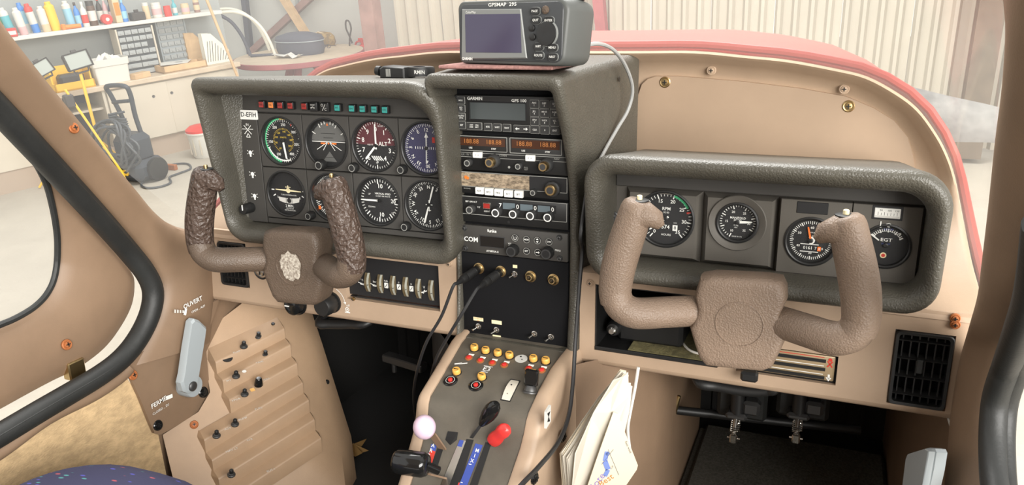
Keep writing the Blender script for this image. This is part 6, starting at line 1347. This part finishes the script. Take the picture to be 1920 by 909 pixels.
organiser('grey translucent drawer organiser against the wall behind the wooden tray', (290,40), (358,104), -.42, [4,4,4,4,4,4,3], 'org_grey', 'org_grey', 'org_clear')
u = on_bench(345, -.12); t = hthing('wooden_tray', 'flat wooden tray holding white papers on the workbench', 'tray', u, -.14, CZ)
m = MB(); m.box(-.22, .22, -.10, .10, 0, .012); m.box(-.22, .22, -.10, -.088, 0, .065); m.box(-.22, .22, .088, .10, 0, .065); m.box(-.22, -.208, -.10, .10, 0, .065); m.box(.208, .22, -.10, .10, 0, .065); obj('tray_body', m, 'pine', t)
t = hthing('paper_sheet', 'white printed sheet lying across the wooden tray', 'paper', u-.03, -.16, CZ+.066); m = MB(); m.add([(-.20, -.10, .012), (.06, -.11, .0), (.19, .08, .002), (-.12, .09, .016), (-.20, -.10, .0135), (.06, -.11, .0015), (.19, .08, .0035), (-.12, .09, .0175)], [(0,3,2,1), (4,5,6,7), (0,1,5,4), (1,2,6,5), (2,3,7,6), (3,0,4,7)]); obj('sheet', m, 'box_white', t, smooth=0); m = MB(); m.add([(-.02, -.02, .0125), (.05, -.025, .009), (.06, -.005, .009), (-.01, .0, .0125)], [(0,1,2,3)]); obj('printed_block', m, 'org_grey', t, smooth=0)
u = on_bench(264, -.02); t = hthing('wood_block', 'short pine block at the front edge of the workbench', 'wood block', u, -.06, CZ); m = MB(); m.box(-.09, .09, -.05, .05, 0, .05, b=.003); obj('block', m, 'pine', t); t.matrix_world = t.matrix_world@Matrix.Rotation(R(20), 4, 'Z')
# magazine files
def magfile(lab, px, v, mt, slots, w_=.07, rz=0):
    u = on_bench(px, v); t = hthing('magazine_file', lab, 'file holder', u, v, CZ); side = [(0, 0), (.26, 0), (.26, .12), (.10, .30), (0, .31)]
    m = MB(); n_ = len(side)
    def sidepl(y0, y1):
        m.loft([[(x, y0, z) for x, z in side], [(x, y1, z) for x, z in side]], 0, True, True)
    sidepl(0, .004); sidepl(w_-.004, w_); m.box(0, .004, 0, w_, 0, .31); m.box(0, .26, 0, w_, 0, .004); m.box(.256, .26, 0, w_, 0, .12); obj('holder', m, mt, t, smooth=0)
    if slots:
        for k in range(9):
            x = .02+k*.026; zt = min(.26, .31-(x-.02)*1.0)-.03; m = MB(); m.bar(x, .03+.00*k, x+.03, max(.05, zt), .006, -.001); obj('slot', m, 'org_black', t, smooth=0)
    t.matrix_world = t.matrix_world@Matrix.Rotation(R(rz), 4, 'Z'); return t
magfile('white magazine file with slanted slots on the workbench', 392, -.10, 'file_white', True, rz=0); magfile('brown cardboard magazine file beside the white slotted file', 360, -.40, 'pine', False, .06, 0)
# white box, yellow crate, work lights
a_, b_ = hin(178, 160, -.08), hin(246, 150, -.08); u = (a_[0]+b_[0])/2; Wb = (b_[0]-a_[0])/2; t = hthing('storage_box', 'white plastic storage box holding crumpled white cloth on the workbench', 'box', u, -.12, CZ); Hb = hin(210, 108, -.08)[1]-CZ
m = MB(); P = lambda s_, z: [(x*s_, y*s_, z) for x, y in rrect(-Wb, Wb, -.11, .11, .02, 4)]
m.loft([P(.88, 0), P(.92, Hb*.7), P(1.0, Hb*.72), P(1.02, Hb), P(.96, Hb), P(.88, .01)], 0, True, True); obj('body', m, 'box_white', t, smooth=35)
random.seed(5); m = MB(); n1 = 9; vs = [((i/(n1-1)-.5)*Wb*1.7, (j/(n1-1)-.5)*.18, Hb*.8+random.uniform(0, .10)*(1-abs(i/(n1-1)-.5)*1.2)) for i in range(n1) for j in range(n1)]; m.add(vs, [(i*n1+j, (i+1)*n1+j, (i+1)*n1+j+1, i*n1+j+1) for i in range(n1-1) for j in range(n1-1)]); obj('cloth', m, 'box_white', t, smooth=0)
a_, b_ = hin(98, 168, -.12), hin(172, 155, -.12); u = (a_[0]+b_[0])/2; Wb = (b_[0]-a_[0])/2; t = hthing('storage_bin', 'yellow open fronted storage bin with dark tools on the workbench', 'bin', u, -.14, CZ)
m = MB(); m.box(-Wb, Wb, -.12, .12, 0, .012); m.box(-Wb, -Wb+.012, -.06, .12, 0, .20); m.box(Wb-.012, Wb, -.06, .12, 0, .20); m.box(-Wb, Wb, .108, .12, 0, .20); m.box(-Wb, Wb, -.12, -.108, 0, .07); m.box(-Wb, -Wb+.012, -.12, -.06, 0, .07); m.box(Wb-.012, Wb, -.12, -.06, 0, .07); obj('bin_body', m, 'h_yellow', t)
m = MB(); m.box(-Wb*.55, Wb*.7, -.05, .08, .012, .13, b=.02); obj('tool_lump', m, 'h_dark', t)
def worklight(lab, px, py, w_, h_, v, stand, tilt):
    q = hin(px, py, v); t = hthing('work_light', lab, 'work light', q[0], v, q[1]); X = Matrix.Rotation(R(tilt), 4, 'Y')@Matrix.Rotation(R(-12), 4, 'X')
    m = MB(); m.box(-w_, w_, .0, .05, -h_, h_, b=.01); m.loft([[(x, -.008, z) for x, z in ((-w_, -h_), (w_, -h_), (w_, h_), (-w_, h_))], [(x, -.008, z) for x, z in ((-w_*.86, -h_*.84), (w_*.86, -h_*.84), (w_*.86, h_*.84), (-w_*.86, h_*.84))]], 0); m.box(-w_, w_, -.008, .004, h_*.86, h_); m.box(-w_, w_, -.008, .004, -h_, -h_*.86); m.box(-w_, -w_*.9, -.008, .004, -h_, h_); m.box(w_*.9, w_, -.008, .004, -h_, h_); m.box(-.02, .02, .0, .03, h_, h_+.02); obj('housing', m, 'h_dark', t, X=X)
    m = MB(); m.box(-w_*.9, w_*.9, -.004, .002, -h_*.88, h_*.88); obj('lamp_glass', m, 'lamp_glass', t, X=X)
    m = MB(); m.tube([(-w_*.6, .03, -h_*.9), (-w_*.5, .03, -h_*1.4), (w_*.5, .03, -h_*1.4), (w_*.6, .03, -h_*.9)], .008, 8); obj('bracket', m, 'h_dark', t, X=X)
    m = MB(); m.rod((0, .03, -h_*1.35), (0, .03, -(q[1]-.03)), .014, n=10)
    for k in range(3): an = 2*pi*k/3+.5; m.rod((0, .03, -(q[1]-.35)), (.28*cos(an), .03+.28*sin(an), -q[1]+.012), .010, n=8)
    obj('stand', m, stand, t); return t
worklight('black framed floodlight on a yellow stand in front of the white storage box', 146, 113, .105, .072, .25, 'h_yellow', -8)
worklight('second black framed floodlight half hidden behind the cabin pillar', 78, 128, .085, .06, .25, 'h_yellow', -20)
# yellow pole along the pillar
a_, b_ = gz(232, 352, ZH+.03), None; t = hthing('yellow_stand', 'yellow and black folding stand beside the cabin pillar', 'stand', hin(150, 240, .9)[0], .9, 0)
pA, pB = hin(122, 168, .9), hin(228, 322, .9); u0 = hin(150, 240, .9)[0]; m = MB(); m.tube([(pA[0]-u0, 0, pA[1]), (pB[0]-u0, 0, pB[1]), (pB[0]-u0+(pB[0]-pA[0])*.12, 0, .01)], .010, 10); obj('pole', m, 'h_yellow', t); m = MB(); m.box(-.05, .02, -.03, .03, pA[1]-.14, pA[1]-.04, b=.008, X=Matrix.Translation((pA[0]-u0+.02, 0, 0))); obj('clamp', m, 'h_dark', t)
# pressure washer with coiled hose
q = gz(268, 336, ZH); pw = thing('pressure_washer', 'dark pressure washer wrapped in coils of black hose in front of the cabinets', 'pressure washer', X=Matrix.Translation(q)@Matrix.Rotation(HTH-pi/2+R(20), 4, 'Z'))
m = MB(); m.box(-.20, .18, -.16, .16, .02, .20, b=.05); m.box(-.15, .12, -.12, .12, .16, .42, b=.05); obj('body', m, 'washer_black', pw)
m = MB(); m.tube(catmull([(-.13, .08, .30), (-.14, .06, .55), (-.17, .03, .74), (-.155, .0, .82), (.055, .0, .83), (.07, .03, .76), (.03, .06, .55), (.04, .08, .30)], 6), .020, 10); m.tube([(-.155, .02, .68), (.055, .02, .70)], .016, 8); obj('push_handle', m, 'washer_black', pw)
for s_ in (-1, 1): m = MB(); m.lathe([(.03, -.02), (.10, -.02), (.105, .0), (.10, .02), (.03, .025)], 20, X=Matrix.Translation((s_*.19, .02, .105))@Matrix.Rotation(R(90), 4, 'Z')); obj('wheel', m, 'black', pw)
random.seed(9)
for k in range(7):
    pts = []; rx, rz = random.uniform(.16, .23), random.uniform(.14, .21); cx_, cz_ = random.uniform(-.06, .05), random.uniform(.30, .42)
    for i in range(28): an = 2*pi*i/28; pts.append((cx_+rx*cos(an)+.02*sin(3*an+k), -.15-.012*k+.03*sin(2*an+k), cz_+rz*sin(an)+.02*cos(2*an+k)))
    m = MB(); m.tube(pts+[pts[0]], .011, 8); obj('hose_coil', m, 'hose', pw)
for k in range(5):
    pts = [(-.14+.2*abs(((i+k*2) % 8)/4-1), -.06-.03*(i % 2), .42+.035*k+.008*i) for i in range(9)]; m = MB(); m.tube(catmull(pts, 4), .010, 8); obj('cable_wrap', m, 'hose', pw)
m = MB(); m.box(-.02, .06, -.19, -.16, .09, .14, b=.01); obj('yellow_fitting', m, 'h_yellow', pw)
lo = [gz(px, py, ZH+.012) for px, py in ((300,328),(318,340),(345,336),(358,320),(345,308),(318,308),(300,316),(290,330))]; lo = [gz(280,330,ZH+.012)]+[gz(px, py, ZH+.012) for px, py in ((265,345),(275,352),(300,350),(320,342),(318,332),(335,325),(357,316),(352,307),(330,307),(312,312))]
m = MB(); m.tube(catmull(lo, 5), .009, 8); tag(obj('floor_cable', m, 'hose'), 'dark cable looped on the floor beside the pressure washer', 'cable')
t = thing('wood_block', 'small brown wood piece on the floor beside the pressure washer', 'wood block', gz(322, 318, ZH)); m = MB(); m.box(-.06, .06, -.02, .02, 0, .05, b=.004); obj('block', m, 'rust', t)
# laundry bucket
q = gz(387, 292, ZH); t = thing('bucket', 'white slatted plastic bucket with red lid on the floor by the cabinets', 'bucket', q); Pc = lambda r_, z: [(r_*cos(2*pi*i/24), r_*sin(2*pi*i/24), z) for i in range(24)]
m = MB(); m.loft([Pc(.105, 0), Pc(.115, .02), Pc(.135, .23), Pc(.145, .235), Pc(.145, .25), Pc(.13, .25)], 0, True, True); obj('body', m, 'box_white', t, smooth=35)
for k in range(12): an = 2*pi*k/12; m = MB(); m.box(-.006, .006, -.004, .004, .04, .20, X=Matrix.Rotation(an, 4, 'Z')@Matrix.Translation((0, -.127, 0))); obj('rib', m, 'cabinet_cream', t)
m = MB(); m.loft([Pc(.14, .25), Pc(.14, .27), Pc(.10, .30), Pc(.02, .305)], 0, True, True); obj('lid', m, 'h_red', t, smooth=35)
# broom stick
pA, pB = hin(383, -12, .12), hin(446, 145, .12); m = MB(); dxx = (pA[0]-pB[0], pA[1]-pB[1]); m.tube([(pB[0]-dxx[0]*.85, .0, pB[1]-dxx[1]*.85), (pA[0]+dxx[0]*.3, .0, pA[1]+dxx[1]*.3)], .014, 10)
t = thing('broom_stick', 'thin pinkish wooden stick leaning against the end of the workbench', 'stick', X=HX@Matrix.Translation((0, -.12, 0))); obj('stick', m, 'pine', t)
# round table and what lies on it
TZ = ZH+.66; c_ = Vector((-5.05, 6.0, TZ)); ex = gz(663, 90, TZ); fx = gz(560, 120, TZ); r_t = .74
c_ = Vector((fx.x-.45, fx.y+.62, TZ)); tb = thing('round_table', 'round table with pale top and pink red rim beyond the workbench', 'table', (c_.x, c_.y, ZH))
m = MB(); Pt = lambda r_, z: [(r_*cos(2*pi*i/48), r_*sin(2*pi*i/48), z) for i in range(48)]
m.loft([Pt(r_t*.98, .662), Pt(.01, .662)], 0, False, True); obj('table_top', m, 'counter_wood', tb); m = MB(); m.loft([Pt(r_t*.98, .662), Pt(r_t, .658), Pt(r_t, .61), Pt(r_t*.97, .60), Pt(.02, .60)], 0, False, True); obj('rim', m, 'post_red', tb, smooth=35)
for k in range(3): an = 2*pi*k/3-1.2; m = MB(); m.tube([(.12*cos(an), .12*sin(an), .60), (.45*cos(an), .45*sin(an), .02)], [.05, .04], 10); obj('leg', m, 'post_red', tb)
def on_table(px, py): return gz(px, py, TZ+.0025)
q = on_table(462, 108); t = thing('acrylic_screen', 'curved clear acrylic screen with dark frame standing on the round table', 'screen', X=Matrix.Translation(q)@Matrix.Rotation(R(28), 4, 'Z')@Matrix.Scale(.82, 4)); sec = [(-.30, .62), (-.05, .62), (.14, .54), (.28, .38), (.36, .18), (.40, .0)]
sc_ = catmull([(x, 0, z) for x, z in sec], 5); m = MB(); m.loft([[(p.x, 0, p.z) for p in sc_], [(p.x-.18, .55, p.z) for p in sc_]], closed=False); obj('pane', m, 'windscreen_acrylic', t)
m = MB(); m.tube([(p.x, 0, p.z) for p in sc_], .022, 8); m.tube([(p.x-.18, .55, p.z) for p in sc_], .022, 8); obj('edge_frame', m, 'file_white', t); m = MB(); m.tube(catmull([(-.30, 0, .62), (-.12, 0, .50), (.0, 0, .28), (.06, 0, .02)], 5), .025, 8); m.tube([(.06, .0, .02), (.40, 0, .012)], .02, 8); obj('frame', m, 'bag_black', t)
q = on_table(543, 104); t = thing('black_bag', 'black round soft bag on the round table', 'bag', q+Vector((.06, .14, 0))); m = MB(); Pe = lambda s_, z: [(.30*s_*cos(2*pi*i/28), .19*s_*sin(2*pi*i/28), z) for i in range(28)]; m.loft([Pe(.95, 0), Pe(1.02, .05), Pe(1.0, .15)], 0, True, False); obj('bag_body', m, 'bag_black', t, smooth=50); m = MB(); m.loft([Pe(1.03, .148), Pe(1.04, .165), Pe(.96, .20), Pe(.5, .235), Pe(.05, .24)], 0, True, True); obj('bag_lid', m, 'bag_black', t, smooth=50); m = MB(); m.tube([(.31*cos(2*pi*i/28), .197*sin(2*pi*i/28), .15) for i in range(29)], .006, 6); obj('zip', m, 'org_grey', t)
q = on_table(597, 88); t = thing('tan_bag', 'small tan patterned cloth pouch behind the black bag', 'bag', q+Vector((0, .1, 0))); m = MB(); mat('tan_pattern', srgb(170, 140, 84), .8, vary=(14, .3, srgb(110, 92, 66))); Pe = lambda s_, z: [(.17*s_*cos(2*pi*i/20), .10*s_*sin(2*pi*i/20), z) for i in range(20)]; m.loft([Pe(.9, 0), Pe(1.05, .04), Pe(1.0, .11), Pe(.75, .15), Pe(.2, .165)], 0, True, True); obj('pouch', m, 'tan_pattern', t, smooth=50); m = MB(); m.tube([(-.15, -.02, .12), (0, -.06, .17), (.15, -.02, .12)], .008, 6); obj('strap', m, 'h_tan', t)
q = on_table(540, 108); random.seed(2); t = thing('crumpled_paper', 'crumpled white paper in front of the black bag', 'paper', q); m = MB(); vs = [((i/6-.5)*.34, (j/3-.5)*.14, random.uniform(0, .05)) for i in range(7) for j in range(4)]; m.add(vs, [(i*4+j, (i+1)*4+j, (i+1)*4+j+1, i*4+j+1) for i in range(6) for j in range(3)]); obj('sheet', m, 'box_white', t, smooth=0)
q = on_table(612, 90); t = thing('spectacles', 'pair of glasses lying on the round table', 'glasses', q); m = MB()
for s_ in (-1, 1): m.tube([(s_*.035+.026*cos(2*pi*i/16), 0, .022+.02*sin(2*pi*i/16)) for i in range(17)], .004, 6)
m.tube([(-.012, 0, .03), (.012, 0, .03)], .003, 6); obj('rims', m, 'bag_black', t); m = MB(); m.tube([(-.06, 0, .03), (-.055, .12, .008)], .003, 6); m.tube([(.06, 0, .03), (.055, .12, .008)], .003, 6); obj('temples', m, 'bag_black', t)
q = on_table(658, 86); t = thing('wire_loop', 'tall dark wire loop standing at the edge of the round table', 'wire loop', q); m = MB(); m.tube(catmull([(-.02, 0, 0), (.0, 0, .10), (.035, 0, .20), (.02, 0, .28), (-.02, 0, .29), (-.035, 0, .21), (-.005, 0, .12), (.025, 0, .03)], 6), .010, 8); obj('loop', m, 'h_dark', t)
# extinguisher and ladder pole
q = gz(684, 118, ZH+.42); t = thing('fire_extinguisher', 'red fire extinguisher standing near the brown steel post', 'extinguisher', (q.x, q.y, ZH)); m = MB(); Pq = lambda r_, z: [(r_*cos(2*pi*i/20), r_*sin(2*pi*i/20), z) for i in range(20)]; m.loft([Pq(.085, 0), Pq(.09, .02), Pq(.09, .52), Pq(.07, .60), Pq(.03, .64)], 0, True, True); obj('cylinder', m, 'h_red', t, smooth=40); m = MB(); m.rod((0, 0, .64), (0, 0, .70), .018, n=10); m.box(-.05, .06, -.012, .012, .69, .72, b=.004); m.tube(catmull([(.0, 0, .68), (-.09, 0, .66), (-.12, 0, .50), (-.10, 0, .30)], 5), .012, 8); obj('valve', m, 'h_red', t)
# ================================================================== the aircraft leans against gravity
for o in [o for o in bpy.data.objects if o.parent is None and o.get('air') is None and o.type in ('MESH', 'EMPTY') and o.name in AIRSET]:
    o.matrix_world = TILTM @ o.matrix_world
